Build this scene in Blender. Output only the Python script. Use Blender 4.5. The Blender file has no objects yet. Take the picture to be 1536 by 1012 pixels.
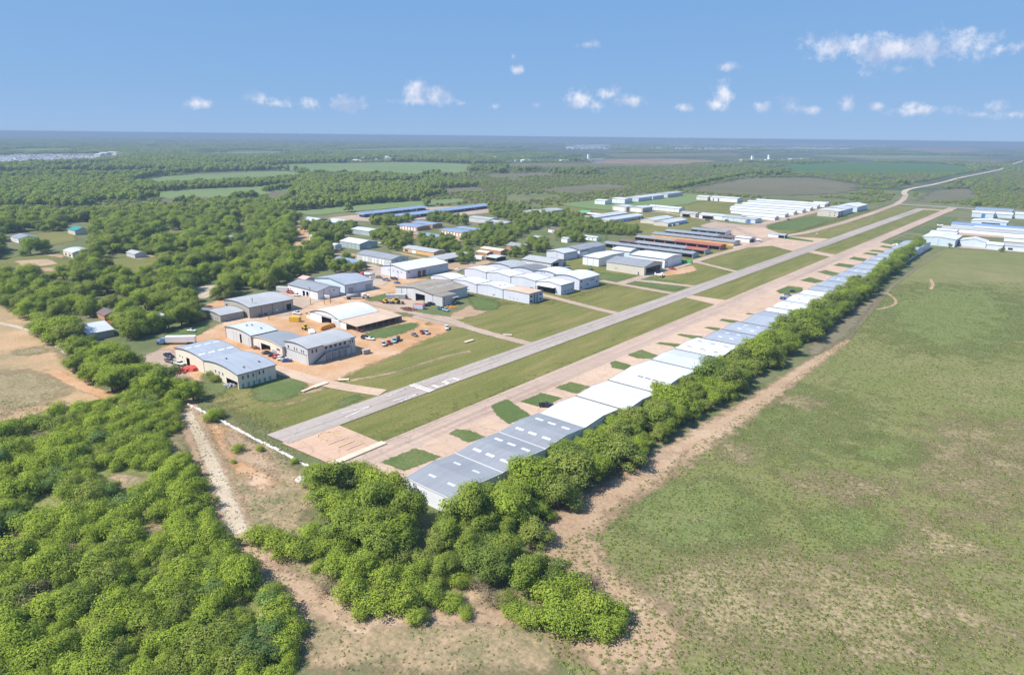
import bpy, bmesh, math, random
import numpy as np
from mathutils import Vector, noise, Matrix

# ------------------------------------------------------------------ camera, sky, sun, exposure
scene = bpy.context.scene
R = math.radians
F = 1024.0; CAM_H = 96.5; PITCH = R(16.405); ROLL = R(0.634); YAW = R(39.7)
cam_d = bpy.data.cameras.new('camera'); cam = bpy.data.objects.new('camera', cam_d)
scene.collection.objects.link(cam); scene.camera = cam
cam_d.sensor_fit = 'HORIZONTAL'; cam_d.sensor_width = 36.0; cam_d.lens = 36.0 * F / 1536.0
cam_d.clip_start = 1.0; cam_d.clip_end = 200000.0
fwd = Vector((-math.sin(YAW) * math.cos(PITCH), math.cos(YAW) * math.cos(PITCH), -math.sin(PITCH)))
rt = Vector((math.cos(YAW), math.sin(YAW), 0)); up = rt.cross(fwd)
rt2 = rt * math.cos(ROLL) + up * math.sin(ROLL); up2 = up * math.cos(ROLL) - rt * math.sin(ROLL)
m = Matrix((rt2, up2, -fwd)).transposed().to_4x4(); m.translation = (0, 0, CAM_H); cam.matrix_world = m

SUN_EL = R(50); SUN_AZ = R(214)            # compass: sun in the south-west (runway heads north, +Y)
sun_dir = Vector((math.sin(SUN_AZ) * math.cos(SUN_EL), math.cos(SUN_AZ) * math.cos(SUN_EL), math.sin(SUN_EL)))
sd = bpy.data.lights.new('sun', 'SUN'); sd.energy = 3.6; sd.angle = R(0.53); sd.color = (1.0, 0.95, 0.87)
so = bpy.data.objects.new('sun', sd); scene.collection.objects.link(so)
so.rotation_euler = sun_dir.to_track_quat('Z', 'Y').to_euler(); so.location = (0, 0, 300)

scene.view_settings.view_transform = 'Standard'; scene.view_settings.look = 'None'
scene.view_settings.gamma = 1.0; scene.view_settings.exposure = 1.15
scene.cycles.transparent_max_bounces = 32

def pdir(px, py):
    u, v = px - 768, 506 - py
    return (fwd * F + rt2 * u + up2 * v).normalized()

world = bpy.data.worlds.new('World'); scene.world = world; world.use_nodes = True
def build_world():
    nt = world.node_tree; N = nt.nodes; L = nt.links; N.clear()
    def nd(t, **k):
        n = N.new(t)
        for a, b in k.items(): setattr(n, a, b)
        return n
    out = nd('ShaderNodeOutputWorld'); sky = nd('ShaderNodeTexSky', sky_type='NISHITA', sun_disc=False)
    sky.sun_elevation = SUN_EL; sky.sun_rotation = SUN_AZ; sky.altitude = 3000; sky.air_density = 0.6; sky.dust_density = 0.0; sky.ozone_density = 4.0
    # camera-like tone compression of the sky, the same in every direction
    sc = nd('ShaderNodeSeparateColor'); L.new(sky.outputs[0], sc.inputs[0]); cc = nd('ShaderNodeCombineColor')
    for k, (pw, ga) in enumerate(((0.30, 0.97), (0.17, 1.70), (0.05, 3.2))):
        p_ = nd('ShaderNodeMath', operation='POWER'); L.new(sc.outputs[k], p_.inputs[0]); p_.inputs[1].default_value = pw
        g_ = nd('ShaderNodeMath', operation='MULTIPLY'); L.new(p_.outputs[0], g_.inputs[0]); g_.inputs[1].default_value = ga; L.new(g_.outputs[0], cc.inputs[k])
    bg = nd('ShaderNodeBackground'); L.new(cc.outputs[0], bg.inputs[0]); bg.inputs[1].default_value = 0.10
    tc = nd('ShaderNodeTexCoord')
    nz = nd('ShaderNodeTexNoise'); nz.inputs['Scale'].default_value = 42; nz.inputs['Detail'].default_value = 6; nz.inputs['Roughness'].default_value = 0.68
    L.new(tc.outputs['Generated'], nz.inputs['Vector'])
    prev = None
    # each cumulus: pixel centre, half width, half height (turned into a direction in the sky)
    clouds = [(618,138,20,15),(652,146,18,12),(632,152,40,5),(523,153,19,10),(388,148,24,9),(410,156,16,6),(467,154,15,7),(868,148,19,11),(912,140,16,11),
              (938,150,22,9),(893,158,14,8),(1088,140,14,17),(1076,157,14,8),(1092,101,14,5),(1140,160,11,6),(1182,156,10,11),(1218,164,11,6),(1270,157,9,9),
              (1312,161,12,6),(1382,167,38,6),(1363,161,10,6),(1497,160,16,8),(1515,172,22,6),(1262,71,54,15),(1350,76,60,19),(1418,72,58,17),(1353,103,19,7),
              (1500,73,12,6),(1526,70,14,10),(884,66,16,5),(770,85,5,5),(776,104,9,6),(300,156,16,6),(694,155,10,5),(805,158,8,4),(740,160,8,4),(1024,162,12,5),(1470,172,10,5)]
    for (px, py, w, h) in clouds:
        d = pdir(px, py); r = d.cross(Vector((0, 0, 1))).normalized(); u = r.cross(d)
        a = nd('ShaderNodeVectorMath', operation='DOT_PRODUCT'); a.inputs[1].default_value = r * (F / w)
        b = nd('ShaderNodeVectorMath', operation='DOT_PRODUCT'); b.inputs[1].default_value = u * (F / h)
        L.new(tc.outputs['Generated'], a.inputs[0]); L.new(tc.outputs['Generated'], b.inputs[0])
        c = nd('ShaderNodeCombineXYZ'); L.new(a.outputs['Value'], c.inputs[0]); L.new(b.outputs['Value'], c.inputs[1])
        e = nd('ShaderNodeVectorMath', operation='DOT_PRODUCT'); e.inputs[1].default_value = d * 1.0; L.new(tc.outputs['Generated'], e.inputs[0])
        z = nd('ShaderNodeMath', operation='MULTIPLY_ADD'); L.new(e.outputs['Value'], z.inputs[0]); z.inputs[1].default_value = -50; z.inputs[2].default_value = 50
        L.new(z.outputs[0], c.inputs[2])
        l = nd('ShaderNodeVectorMath', operation='LENGTH'); L.new(c.outputs[0], l.inputs[0])
        if prev is None: prev = l.outputs['Value']
        else:
            mn = nd('ShaderNodeMath', operation='SMOOTH_MIN'); mn.inputs[2].default_value = 0.25
            L.new(prev, mn.inputs[0]); L.new(l.outputs['Value'], mn.inputs[1]); prev = mn.outputs[0]
    k = nd('ShaderNodeMath', operation='MULTIPLY_ADD'); L.new(nz.outputs['Fac'], k.inputs[0]); k.inputs[1].default_value = 4.6; k.inputs[2].default_value = -1.75
    s = nd('ShaderNodeMath', operation='SUBTRACT'); L.new(k.outputs[0], s.inputs[0]); L.new(prev, s.inputs[1])
    mr = nd('ShaderNodeMapRange', interpolation_type='SMOOTHSTEP'); mr.inputs[1].default_value = -0.75; mr.inputs[2].default_value = 1.15; mr.inputs[4].default_value = 0.92
    L.new(s.outputs[0], mr.inputs[0])
    # sunlit tops, greyer undersides: a second noise sampled a little lower
    ad = nd('ShaderNodeVectorMath', operation='ADD'); ad.inputs[1].default_value = (0.006, 0.004, -0.012); L.new(tc.outputs['Generated'], ad.inputs[0])
    n2 = nd('ShaderNodeTexNoise'); n2.inputs['Scale'].default_value = 30; n2.inputs['Detail'].default_value = 4; L.new(ad.outputs[0], n2.inputs['Vector'])
    cr = nd('ShaderNodeMapRange'); cr.inputs[1].default_value = 0.36; cr.inputs[2].default_value = 0.6; L.new(n2.outputs['Fac'], cr.inputs[0])
    mx = nd('ShaderNodeMix', data_type='RGBA'); mx.inputs[6].default_value = (0.24, 0.29, 0.42, 1); mx.inputs[7].default_value = (0.50, 0.50, 0.54, 1); L.new(cr.outputs[0], mx.inputs[0])
    b2 = nd('ShaderNodeBackground'); L.new(mx.outputs[2], b2.inputs[0]); b2.inputs[1].default_value = 0.85
    ms = nd('ShaderNodeMixShader'); L.new(mr.outputs[0], ms.inputs[0]); L.new(bg.outputs[0], ms.inputs[1]); L.new(b2.outputs[0], ms.inputs[2])
    L.new(ms.outputs[0], out.inputs[0])
build_world()

# ------------------------------------------------------------------ helpers
CP, SP, CR, SR, CY, SY = math.cos(PITCH), math.sin(PITCH), math.cos(ROLL), math.sin(ROLL), math.cos(YAW), math.sin(YAW)
def P(px, py, z=0.0):
    """photo pixel -> point on the horizontal plane at height z"""
    u = px - 768; v = py - 506
    a = CR * u + SR * v; b = -SR * u + CR * v
    dx, dy, dz = a, F * CP - b * SP, -F * SP - b * CP
    t = (z - CAM_H) / dz; x, y = dx * t, dy * t
    return (CY * x - SY * y, SY * x + CY * y)
def proj(X, Y, Z=0.0):
    x = CY * X + SY * Y; y = -SY * X + CY * Y; z = Z - CAM_H
    d = y * CP - z * SP
    if d < 1: return (-9999, -9999)
    b = -(y * SP + z * CP) / d * F; a = x / d * F
    return (768 + CR * a - SR * b, 506 + SR * a + CR * b)
FR = {'A1':(230,480,8.084),'A2':(300,430,8.084),'A3':(370,470,8.084),'A4':(420,390,8.084),'A5':(540,390,8.084),'A6':(520,460,8.084),'A7':(660,370,8.084),'A8':(780,330,8.084),
      'B1':(430,300,8.084),'B2':(580,300,8.084),'B3':(720,290,8.084),'B4':(870,280,8.084),'B5':(960,280,8.084),'B6':(1100,270,6.98),'B7':(1340,290,7.837),'B8':(0,320,7.68),
      'z1':(380,540,3.84),'z2':(760,440,3.84),'c3':(1040,300,3.84),'q4':(1136,170,3.84),'z7':(640,320,3.84),'q2':(400,170,3.84),'q3':(760,170,3.84),'L8':(0,320,3.372),
      'n1':(0,440,4.8),'o':(0,0,1)}
def W(fr, x, y, z=0.0):
    a, b, s = FR[fr]; return P(a + x / s, b + y / s, z)
def WL(fr, pts, z=0.0): return [W(fr, x, y, z) for x, y in pts]

def tag(o, label=None, cat=None, group=None, kind=None):
    if label: o['label'] = label
    if cat: o['category'] = cat
    if group: o['group'] = group
    if kind: o['kind'] = kind
    return o
COL = scene.collection
def link(o, parent=None):
    COL.objects.link(o)
    if parent is not None: o.parent = parent
    return o
def empty(name, loc, rz=0.0):
    o = bpy.data.objects.new(name, None); o.location = loc; o.rotation_euler = (0, 0, rz); o.empty_display_size = 0.5
    return link(o)
class MB:
    def __init__(s): s.v = []; s.f = []; s.mi = []
    def face(s, pts, mi=0):
        i = len(s.v); s.v += [tuple(p) for p in pts]; s.f.append(tuple(range(i, i + len(pts)))); s.mi.append(mi)
    def box(s, c, d, mi=0, rz=0.0, taper=1.0):
        hx, hy, hz = d[0] / 2, d[1] / 2, d[2] / 2; i = len(s.v); ca, sa = math.cos(rz), math.sin(rz)
        for sz in (-1, 1):
            k = taper if sz > 0 else 1.0
            for sx, sy in ((-1, -1), (1, -1), (1, 1), (-1, 1)):
                x, y = sx * hx * k, sy * hy * k
                s.v.append((c[0] + ca * x - sa * y, c[1] + sa * x + ca * y, c[2] + sz * hz))
        for q in ((3, 2, 1, 0), (4, 5, 6, 7), (0, 1, 5, 4), (1, 2, 6, 5), (2, 3, 7, 6), (3, 0, 4, 7)):
            s.f.append(tuple(i + a for a in q)); s.mi.append(mi)
    def tube(s, a, b, r0, r1, n=7, mi=0, cap=True):
        a, b = Vector(a), Vector(b); d = (b - a).normalized(); t = d.orthogonal().normalized(); w = d.cross(t); i = len(s.v)
        for p, r in ((a, r0), (b, r1)):
            for k in range(n):
                g = 2 * math.pi * k / n; s.v.append(tuple(p + (t * math.cos(g) + w * math.sin(g)) * r))
        for k in range(n):
            s.f.append((i + k, i + (k + 1) % n, i + n + (k + 1) % n, i + n + k)); s.mi.append(mi)
        if cap:
            s.f.append(tuple(i + n + k for k in range(n))); s.mi.append(mi)
            s.f.append(tuple(i + k for k in reversed(range(n)))); s.mi.append(mi)
    def loft(s, rings, mi=0, caps=True):
        i = len(s.v); n = len(rings[0])
        for r in rings: s.v += [tuple(p) for p in r]
        for a in range(len(rings) - 1):
            for k in range(n):
                s.f.append((i + a * n + k, i + a * n + (k + 1) % n, i + (a + 1) * n + (k + 1) % n, i + (a + 1) * n + k)); s.mi.append(mi)
        if caps:
            s.f.append(tuple(i + k for k in reversed(range(n)))); s.mi.append(mi)
            s.f.append(tuple(i + (len(rings) - 1) * n + k for k in range(n))); s.mi.append(mi)
    def mesh(s, name, mats, smooth=False):
        me = bpy.data.meshes.new(name); me.from_pydata(s.v, [], s.f)
        for mm in (mats if isinstance(mats, (list, tuple)) else [mats]): me.materials.append(mm)
        if any(s.mi): me.polygons.foreach_set('material_index', s.mi)
        if smooth: me.polygons.foreach_set('use_smooth', [True] * len(me.polygons))
        me.update(); return me
    def build(s, name, mats, parent=None, loc=(0, 0, 0), rz=0.0, smooth=False):
        o = bpy.data.objects.new(name, s.mesh(name, mats, smooth)); o.location = loc; o.rotation_euler = (0, 0, rz)
        return link(o, parent)

# ------------------------------------------------------------------ materials
def new_mat(name):
    mt = bpy.data.materials.new(name); mt.use_nodes = True; nt = mt.node_tree; nt.nodes.clear()
    return mt, nt, nt.nodes, nt.links
def noise_node(N, L, vec, scale, detail=4, rough=0.55, stretch=None):
    n = N.new('ShaderNodeTexNoise'); n.inputs['Scale'].default_value = scale; n.inputs['Detail'].default_value = detail; n.inputs['Roughness'].default_value = rough
    if stretch:
        mp = N.new('ShaderNodeMapping'); mp.inputs['Scale'].default_value = stretch; L.new(vec, mp.inputs['Vector']); vec = mp.outputs[0]
    L.new(vec, n.inputs['Vector']); return n.outputs['Fac']
def mrange(N, L, v, a, b, c=0.0, d=1.0):
    n = N.new('ShaderNodeMapRange'); n.inputs[1].default_value = a; n.inputs[2].default_value = b; n.inputs[3].default_value = c; n.inputs[4].default_value = d
    L.new(v, n.inputs[0]); return n.outputs[0]
def mixc(N, L, f, a, b, blend='MIX'):
    n = N.new('ShaderNodeMix'); n.data_type = 'RGBA'; n.blend_type = blend
    if isinstance(f, float): n.inputs[0].default_value = f
    else: L.new(f, n.inputs[0])
    for s, k in ((a, 6), (b, 7)):
        if isinstance(s, tuple): n.inputs[k].default_value = (s[0], s[1], s[2], 1)
        else: L.new(s, n.inputs[k])
    return n.outputs[2]
def mat(name, col, rough=0.75, var=0.12, scale=0.15, spec=0.3, metal=0.0, streak=None, rand=0.0, seam=None):
    """painted / metal / plain surface with weathering noise in object space"""
    mt, nt, N, L = new_mat(name)
    out = N.new('ShaderNodeOutputMaterial'); b = N.new('ShaderNodeBsdfPrincipled'); g = N.new('ShaderNodeNewGeometry')
    b.inputs['Roughness'].default_value = rough; b.inputs['Metallic'].default_value = metal
    b.inputs['Specular IOR Level'].default_value = spec
    lo = tuple(c * (1 - var) for c in col); hi = tuple(min(1, c * (1 + var)) for c in col)
    n1 = noise_node(N, L, g.outputs['Position'], scale, 5, 0.6)
    c = mixc(N, L, mrange(N, L, n1, 0.3, 0.7), lo, hi)
    if streak:
        n2 = noise_node(N, L, g.outputs['Position'], 1.0, 3, 0.6, streak)
        c = mixc(N, L, mrange(N, L, n2, 0.35, 0.65, 0.0, 0.55), c, tuple(q * (1 - 1.6 * var) for q in col))
    if seam is not None:      # standing seams and stains running down the slope
        sp = N.new('ShaderNodeSeparateXYZ'); L.new(g.outputs['Position'], sp.inputs[0]); dv_ = N.new('ShaderNodeMath'); dv_.operation = 'MULTIPLY'; L.new(sp.outputs[seam], dv_.inputs[0]); dv_.inputs[1].default_value = 0.8
        fr_ = N.new('ShaderNodeMath'); fr_.operation = 'FRACT'; L.new(dv_.outputs[0], fr_.inputs[0])
        c = mixc(N, L, mrange(N, L, fr_.outputs[0], 0.86, 0.93, 0.0, 0.22), c, tuple(q * 0.6 for q in col))
        fl = N.new('ShaderNodeMath'); fl.operation = 'FLOOR'; L.new(dv_.outputs[0], fl.inputs[0]); wn = N.new('ShaderNodeTexWhiteNoise'); wn.noise_dimensions = '1D'; L.new(fl.outputs[0], wn.inputs['W'])
        c = mixc(N, L, mrange(N, L, wn.outputs[0], 0.55, 1.0, 0.0, 0.22), c, tuple(q * 0.72 for q in col))
        n3 = noise_node(N, L, g.outputs['Position'], 1.0, 5, 0.65, (0.9, 0.07, 0.5) if seam == 0 else (0.07, 0.9, 0.5))
        c = mixc(N, L, mrange(N, L, n3, 0.5, 0.75, 0.0, 0.45), c, (col[0] * 0.72 + 0.02, col[1] * 0.68, col[2] * 0.62))
    if rand:
        oi = N.new('ShaderNodeObjectInfo'); c = mixc(N, L, mrange(N, L, oi.outputs['Random'], 0, 1, 0, rand), c, (0.1, 0.09, 0.08))
    L.new(c, b.inputs['Base Color']); L.new(b.outputs[0], out.inputs[0]); return mt
def ground_mat(name, stops, scales=(0.012, 0.09, 0.9), weights=(0.5, 0.3, 0.35), stretch=None, edge=False, edge_scale=0.25, rough=0.95, fine=(0.25, 2.2), rows=None):
    """earth / grass: colour ramp driven by three octaves of world-space noise; 'edge' attribute frays the border"""
    mt, nt, N, L = new_mat(name)
    out = N.new('ShaderNodeOutputMaterial'); b = N.new('ShaderNodeBsdfPrincipled'); g = N.new('ShaderNodeNewGeometry')
    b.inputs['Roughness'].default_value = rough; b.inputs['Specular IOR Level'].default_value = 0.08
    pos = g.outputs['Position']; acc = None
    for i, (s, w) in enumerate(zip(scales, weights)):
        f = noise_node(N, L, pos, s, 4, 0.6, stretch if i < 2 else None)
        mm = N.new('ShaderNodeMath'); mm.operation = 'MULTIPLY_ADD'; L.new(f, mm.inputs[0]); mm.inputs[1].default_value = w * 2
        if acc is None: mm.inputs[2].default_value = 0.5 - sum(weights)
        else: L.new(acc, mm.inputs[2])
        acc = mm.outputs[0]
    rp = N.new('ShaderNodeValToRGB'); e = rp.color_ramp.elements
    e[0].position = stops[0][0]; e[0].color = (*stops[0][1], 1); e[1].position = stops[-1][0]; e[1].color = (*stops[-1][1], 1)
    for p, c in stops[1:-1]:
        q = e.new(p); q.color = (*c, 1)
    L.new(acc, rp.inputs[0]); c = rp.outputs[0]
    if fine[0]:
        f = noise_node(N, L, pos, fine[1], 3, 0.7)
        c = mixc(N, L, mrange(N, L, f, 0.3, 0.7, 0, 1), c, mixc(N, L, 1.0, c, (1 - fine[0],) * 3, 'MULTIPLY'))
    if rows:
        wv = N.new('ShaderNodeTexWave'); wv.inputs['Scale'].default_value = rows[0]; wv.inputs['Distortion'].default_value = rows[2]; wv.inputs['Detail'].default_value = 2
        wv.inputs['Detail Scale'].default_value = 0.15
        mp = N.new('ShaderNodeMapping'); mp.inputs['Rotation'].default_value = (0, 0, rows[3]); L.new(pos, mp.inputs['Vector']); L.new(mp.outputs[0], wv.inputs['Vector'])
        c = mixc(N, L, mrange(N, L, wv.outputs['Fac'], 0, 1, 0, rows[1]), c, mixc(N, L, 1.0, c, (0.55, 0.5, 0.5), 'MULTIPLY'))
    L.new(c, b.inputs['Base Color'])
    bp = N.new('ShaderNodeBump'); bp.inputs['Strength'].default_value = 0.5; bp.inputs['Distance'].default_value = 0.25
    L.new(noise_node(N, L, pos, 1.1, 4, 0.7), bp.inputs['Height']); L.new(bp.outputs[0], b.inputs['Normal'])
    sh = b.outputs[0]
    if edge:
        at = N.new('ShaderNodeAttribute'); at.attribute_name = 'edge'
        f = noise_node(N, L, pos, edge_scale, 6, 0.68)
        a = N.new('ShaderNodeMath'); a.operation = 'MULTIPLY_ADD'; L.new(f, a.inputs[0]); a.inputs[1].default_value = 1.7; L.new(at.outputs['Fac'], a.inputs[2])
        fac = mrange(N, L, a.outputs[0], 1.12, 1.58)
        tr = N.new('ShaderNodeBsdfTransparent'); ms = N.new('ShaderNodeMixShader'); L.new(fac, ms.inputs[0]); L.new(tr.outputs[0], ms.inputs[1]); L.new(sh, ms.inputs[2]); sh = ms.outputs[0]
    L.new(sh, out.inputs[0]); return mt
def leaf_mat(name, col, hue=0.10, val=0.32, shift=(0.28, 0.27, 0.05)):
    mt, nt, N, L = new_mat(name)
    out = N.new('ShaderNodeOutputMaterial'); oi = N.new('ShaderNodeObjectInfo'); at = N.new('ShaderNodeAttribute'); at.attribute_name = 'tone'
    c = mixc(N, L, mrange(N, L, oi.outputs['Random'], 0, 1, 0, hue * 3), col, shift)
    wn = N.new('ShaderNodeTexWhiteNoise'); wn.noise_dimensions = '1D'; L.new(oi.outputs['Random'], wn.inputs['W'])
    c = mixc(N, L, mrange(N, L, wn.outputs[0], 0, 1, 0, val), c, tuple(q * 0.45 for q in col))
    c = mixc(N, L, mrange(N, L, at.outputs['Fac'], 0, 1, 0.0, 0.6), c, tuple(min(1, q * 1.9) for q in col))
    d = N.new('ShaderNodeBsdfDiffuse'); t = N.new('ShaderNodeBsdfTranslucent'); L.new(c, d.inputs[0]); L.new(c, t.inputs[0])
    ms = N.new('ShaderNodeMixShader'); ms.inputs[0].default_value = 0.36; L.new(d.outputs[0], ms.inputs[1]); L.new(t.outputs[0], ms.inputs[2])
    L.new(ms.outputs[0], out.inputs[0]); return mt

G = {}
G['base'] = ground_mat('meadow_ground', [(0.1, (0.085, 0.110, 0.040)), (0.45, (0.135, 0.155, 0.064)), (0.7, (0.195, 0.18, 0.095)), (0.95, (0.29, 0.23, 0.145))])
G['lawn'] = ground_mat('mown_grass', [(0.05, (0.100, 0.120, 0.026)), (0.42, (0.155, 0.165, 0.046)), (0.7, (0.222, 0.198, 0.070)), (0.98, (0.31, 0.25, 0.11))], scales=(0.02, 0.22, 0.9), weights=(0.45, 0.55, 0.5), stretch=(1, 0.13, 1), edge=True, fine=(0.3, 1.6))
G['green'] = ground_mat('green_grass', [(0.1, (0.075, 0.115, 0.034)), (0.5, (0.105, 0.148, 0.046)), (0.9, (0.19, 0.19, 0.085))], weights=(0.5, 0.4, 0.5), edge=True, edge_scale=0.5)
G['island'] = ground_mat('apron_grass', [(0.1, (0.06, 0.115, 0.03)), (0.5, (0.09, 0.14, 0.042)), (0.9, (0.15, 0.165, 0.065))])
G['dirt'] = ground_mat('orange_dirt', [(0.1, (0.37, 0.205, 0.10)), (0.42, (0.47, 0.275, 0.145)), (0.66, (0.52, 0.35, 0.225)), (0.95, (0.58, 0.45, 0.34))], weights=(0.55, 0.45, 0.3), scales=(0.025, 0.09, 0.9), edge=True, fine=(0.18, 1.5))
G['sand'] = ground_mat('pale_sandy_dirt', [(0.1, (0.25, 0.17, 0.105)), (0.5, (0.39, 0.27, 0.175)), (0.9, (0.54, 0.41, 0.285))], edge=True, fine=(0.2, 1.5))
G['drysand'] = ground_mat('dry_grass_soil', [(0.05, (0.14, 0.155, 0.062)), (0.38, (0.25, 0.21, 0.115)), (0.6, (0.35, 0.26, 0.155)), (0.9, (0.48, 0.34, 0.215))], scales=(0.03, 0.12, 0.7), weights=(0.5, 0.5, 0.6), edge=True, edge_scale=0.12, fine=(0.35, 1.2))
G['chalk'] = ground_mat('white_caliche', [(0.1, (0.36, 0.28, 0.19)), (0.5, (0.50, 0.41, 0.30)), (0.9, (0.64, 0.56, 0.45))], edge=True, edge_scale=0.6, fine=(0.25, 1.2))
G['gravel'] = ground_mat('pale_gravel', [(0.1, (0.30, 0.22, 0.165)), (0.5, (0.40, 0.305, 0.235)), (0.9, (0.50, 0.40, 0.32))], edge=True, fine=(0.15, 1.5))
G['crop'] = ground_mat('crop_field', [(0.02, (0.152, 0.190, 0.055)), (0.38, (0.210, 0.230, 0.078)), (0.68, (0.270, 0.256, 0.112)), (0.98, (0.40, 0.335, 0.20))],
                       scales=(0.011, 0.06, 0.75), weights=(0.42, 0.36, 0.7), fine=(0.5, 1.5), rows=(0.20, 0.28, 6.0, R(62)))
G['cropdry'] = ground_mat('dry_crop', [(0.1, (0.17, 0.17, 0.06)), (0.36, (0.29, 0.245, 0.125)), (0.9, (0.48, 0.375, 0.235))], scales=(0.02, 0.12, 0.8), weights=(0.25, 0.45, 0.75), edge=True, edge_scale=0.10, fine=(0.5, 1.5), rows=(0.20, 0.25, 6.0, R(62)))
G['cropgreen'] = ground_mat('lush_crop', [(0.1, (0.140, 0.185, 0.055)), (0.5, (0.185, 0.222, 0.074)), (0.9, (0.26, 0.255, 0.11))], scales=(0.02, 0.12, 0.8), weights=(0.25, 0.4, 0.75), edge=True, edge_scale=0.10, fine=(0.45, 1.5), rows=(0.20, 0.2, 6.0, R(62)))
G['scrubgrass'] = ground_mat('scrub_grass', [(0.1, (0.13, 0.18, 0.036)), (0.45, (0.21, 0.235, 0.065)), (0.7, (0.30, 0.26, 0.13)), (0.95, (0.42, 0.32, 0.20))], weights=(0.4, 0.4, 0.6), edge=True, fine=(0.4, 1.3))
G['bare'] = ground_mat('grey_bare_soil', [(0.1, (0.15, 0.145, 0.085)), (0.5, (0.20, 0.175, 0.112)), (0.9, (0.27, 0.22, 0.15))], edge=True, edge_scale=0.18, fine=(0.3, 1.5))
G['plow'] = ground_mat('stubble_field', [(0.12, (0.15, 0.17, 0.08)), (0.38, (0.30, 0.235, 0.13)), (0.6, (0.45, 0.30, 0.17)), (0.9, (0.55, 0.39, 0.24))], scales=(0.016, 0.06, 0.7), weights=(0.5, 0.35, 0.3), stretch=(1, 0.6, 1), edge=True, fine=(0.18, 1.6))
G['farwood'] = ground_mat('distant_land', [(0.1, (0.055, 0.085, 0.04)), (0.45, (0.075, 0.105, 0.05)), (0.6, (0.12, 0.14, 0.07)), (0.78, (0.18, 0.18, 0.10)), (0.98, (0.27, 0.24, 0.17))],
                          scales=(0.0005, 0.0022, 0.011), weights=(0.3, 0.45, 0.45), stretch=(1, 1, 1), fine=(0.4, 0.05))
G['fargreen'] = ground_mat('far_pasture', [(0.1, (0.12, 0.185, 0.065)), (0.5, (0.165, 0.225, 0.085)), (0.9, (0.22, 0.235, 0.10))], scales=(0.004, 0.02, 0.2), edge=True, edge_scale=0.03)
G['fardark'] = ground_mat('far_green_crop', [(0.1, (0.05, 0.115, 0.022)), (0.5, (0.065, 0.135, 0.03)), (0.9, (0.09, 0.15, 0.04))], scales=(0.004, 0.02, 0.2), edge=True, edge_scale=0.03)
G['farbrown'] = ground_mat('far_scrub', [(0.1, (0.10, 0.105, 0.055)), (0.5, (0.15, 0.14, 0.08)), (0.9, (0.21, 0.18, 0.115))], scales=(0.004, 0.02, 0.2), edge=True, edge_scale=0.03)
G['farred'] = ground_mat('far_red_earth', [(0.1, (0.16, 0.125, 0.075)), (0.5, (0.24, 0.175, 0.11)), (0.9, (0.34, 0.26, 0.18))], scales=(0.004, 0.02, 0.2), edge=True, edge_scale=0.02)

def paving(name, col, dark, joints=None, streak=True):
    mt, nt, N, L = new_mat(name)
    out = N.new('ShaderNodeOutputMaterial'); b = N.new('ShaderNodeBsdfPrincipled'); g = N.new('ShaderNodeNewGeometry'); pos = g.outputs['Position']
    b.inputs['Roughness'].default_value = 0.9; b.inputs['Specular IOR Level'].default_value = 0.15
    c = mixc(N, L, mrange(N, L, noise_node(N, L, pos, 0.05, 5, 0.6), 0.3, 0.7), col, dark)
    c = mixc(N, L, mrange(N, L, noise_node(N, L, pos, 0.7, 4, 0.7), 0.35, 0.75, 0, 0.5), c, tuple(q * 0.72 for q in col))
    if streak:
        c = mixc(N, L, mrange(N, L, noise_node(N, L, pos, 1.0, 4, 0.6, (0.45, 0.006, 1)), 0.42, 0.66, 0, 0.75), c, tuple(q * 0.62 for q in col))
    if joints:
        br = N.new('ShaderNodeTexBrick'); br.offset = 0.0; br.inputs['Scale'].default_value = 1.0; br.inputs['Mortar Size'].default_value = 0.05; br.inputs['Brick Width'].default_value = joints; br.inputs['Row Height'].default_value = joints
        br.inputs['Color1'].default_value = (1, 1, 1, 1); br.inputs['Color2'].default_value = (0.88, 0.88, 0.88, 1); br.inputs['Mortar'].default_value = (0.6, 0.58, 0.56, 1); L.new(pos, br.inputs['Vector'])
        c = mixc(N, L, 0.8, c, br.outputs[0], 'MULTIPLY')
    vo = N.new('ShaderNodeTexVoronoi'); vo.feature = 'DISTANCE_TO_EDGE'; vo.inputs['Scale'].default_value = 0.11; vo.inputs['Randomness'].default_value = 1.0
    dm = N.new('ShaderNodeVectorMath'); dm.operation = 'ADD'; nzz = N.new('ShaderNodeTexNoise'); nzz.inputs['Scale'].default_value = 0.3; nzz.inputs['Detail'].default_value = 4; L.new(pos, nzz.inputs['Vector'])
    sl = N.new('ShaderNodeVectorMath'); sl.operation = 'SCALE'; sl.inputs['Scale'].default_value = 5.0; L.new(nzz.outputs['Color'], sl.inputs[0]); L.new(pos, dm.inputs[0]); L.new(sl.outputs[0], dm.inputs[1]); L.new(dm.outputs[0], vo.inputs['Vector'])
    c = mixc(N, L, mrange(N, L, vo.outputs['Distance'], 0.008, 0.03, 0.42, 0.0), c, tuple(q * 0.45 for q in col))
    c = mixc(N, L, mrange(N, L, noise_node(N, L, pos, 0.018, 3, 0.5, (1, .35, 1)), 0.52, 0.56, 0, 0.22), c, tuple(q * 1.25 for q in dark))
    L.new(c, b.inputs['Base Color']); L.new(b.outputs[0], out.inputs[0]); return mt
G['runway'] = paving('runway_asphalt', (0.40, 0.34, 0.30), (0.34, 0.295, 0.265))
G['taxi'] = paving('taxiway_concrete', (0.48, 0.355, 0.28), (0.42, 0.32, 0.26), 6.0)
G['apron'] = paving('apron_concrete', (0.53, 0.380, 0.275), (0.46, 0.34, 0.26), 6.0, False)
G['redpad'] = paving('run_up_concrete', (0.56, 0.375, 0.265), (0.49, 0.335, 0.245), 7.0, False)
G['road'] = paving('grey_road', (0.33, 0.29, 0.25), (0.28, 0.25, 0.22), None, False)
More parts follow.
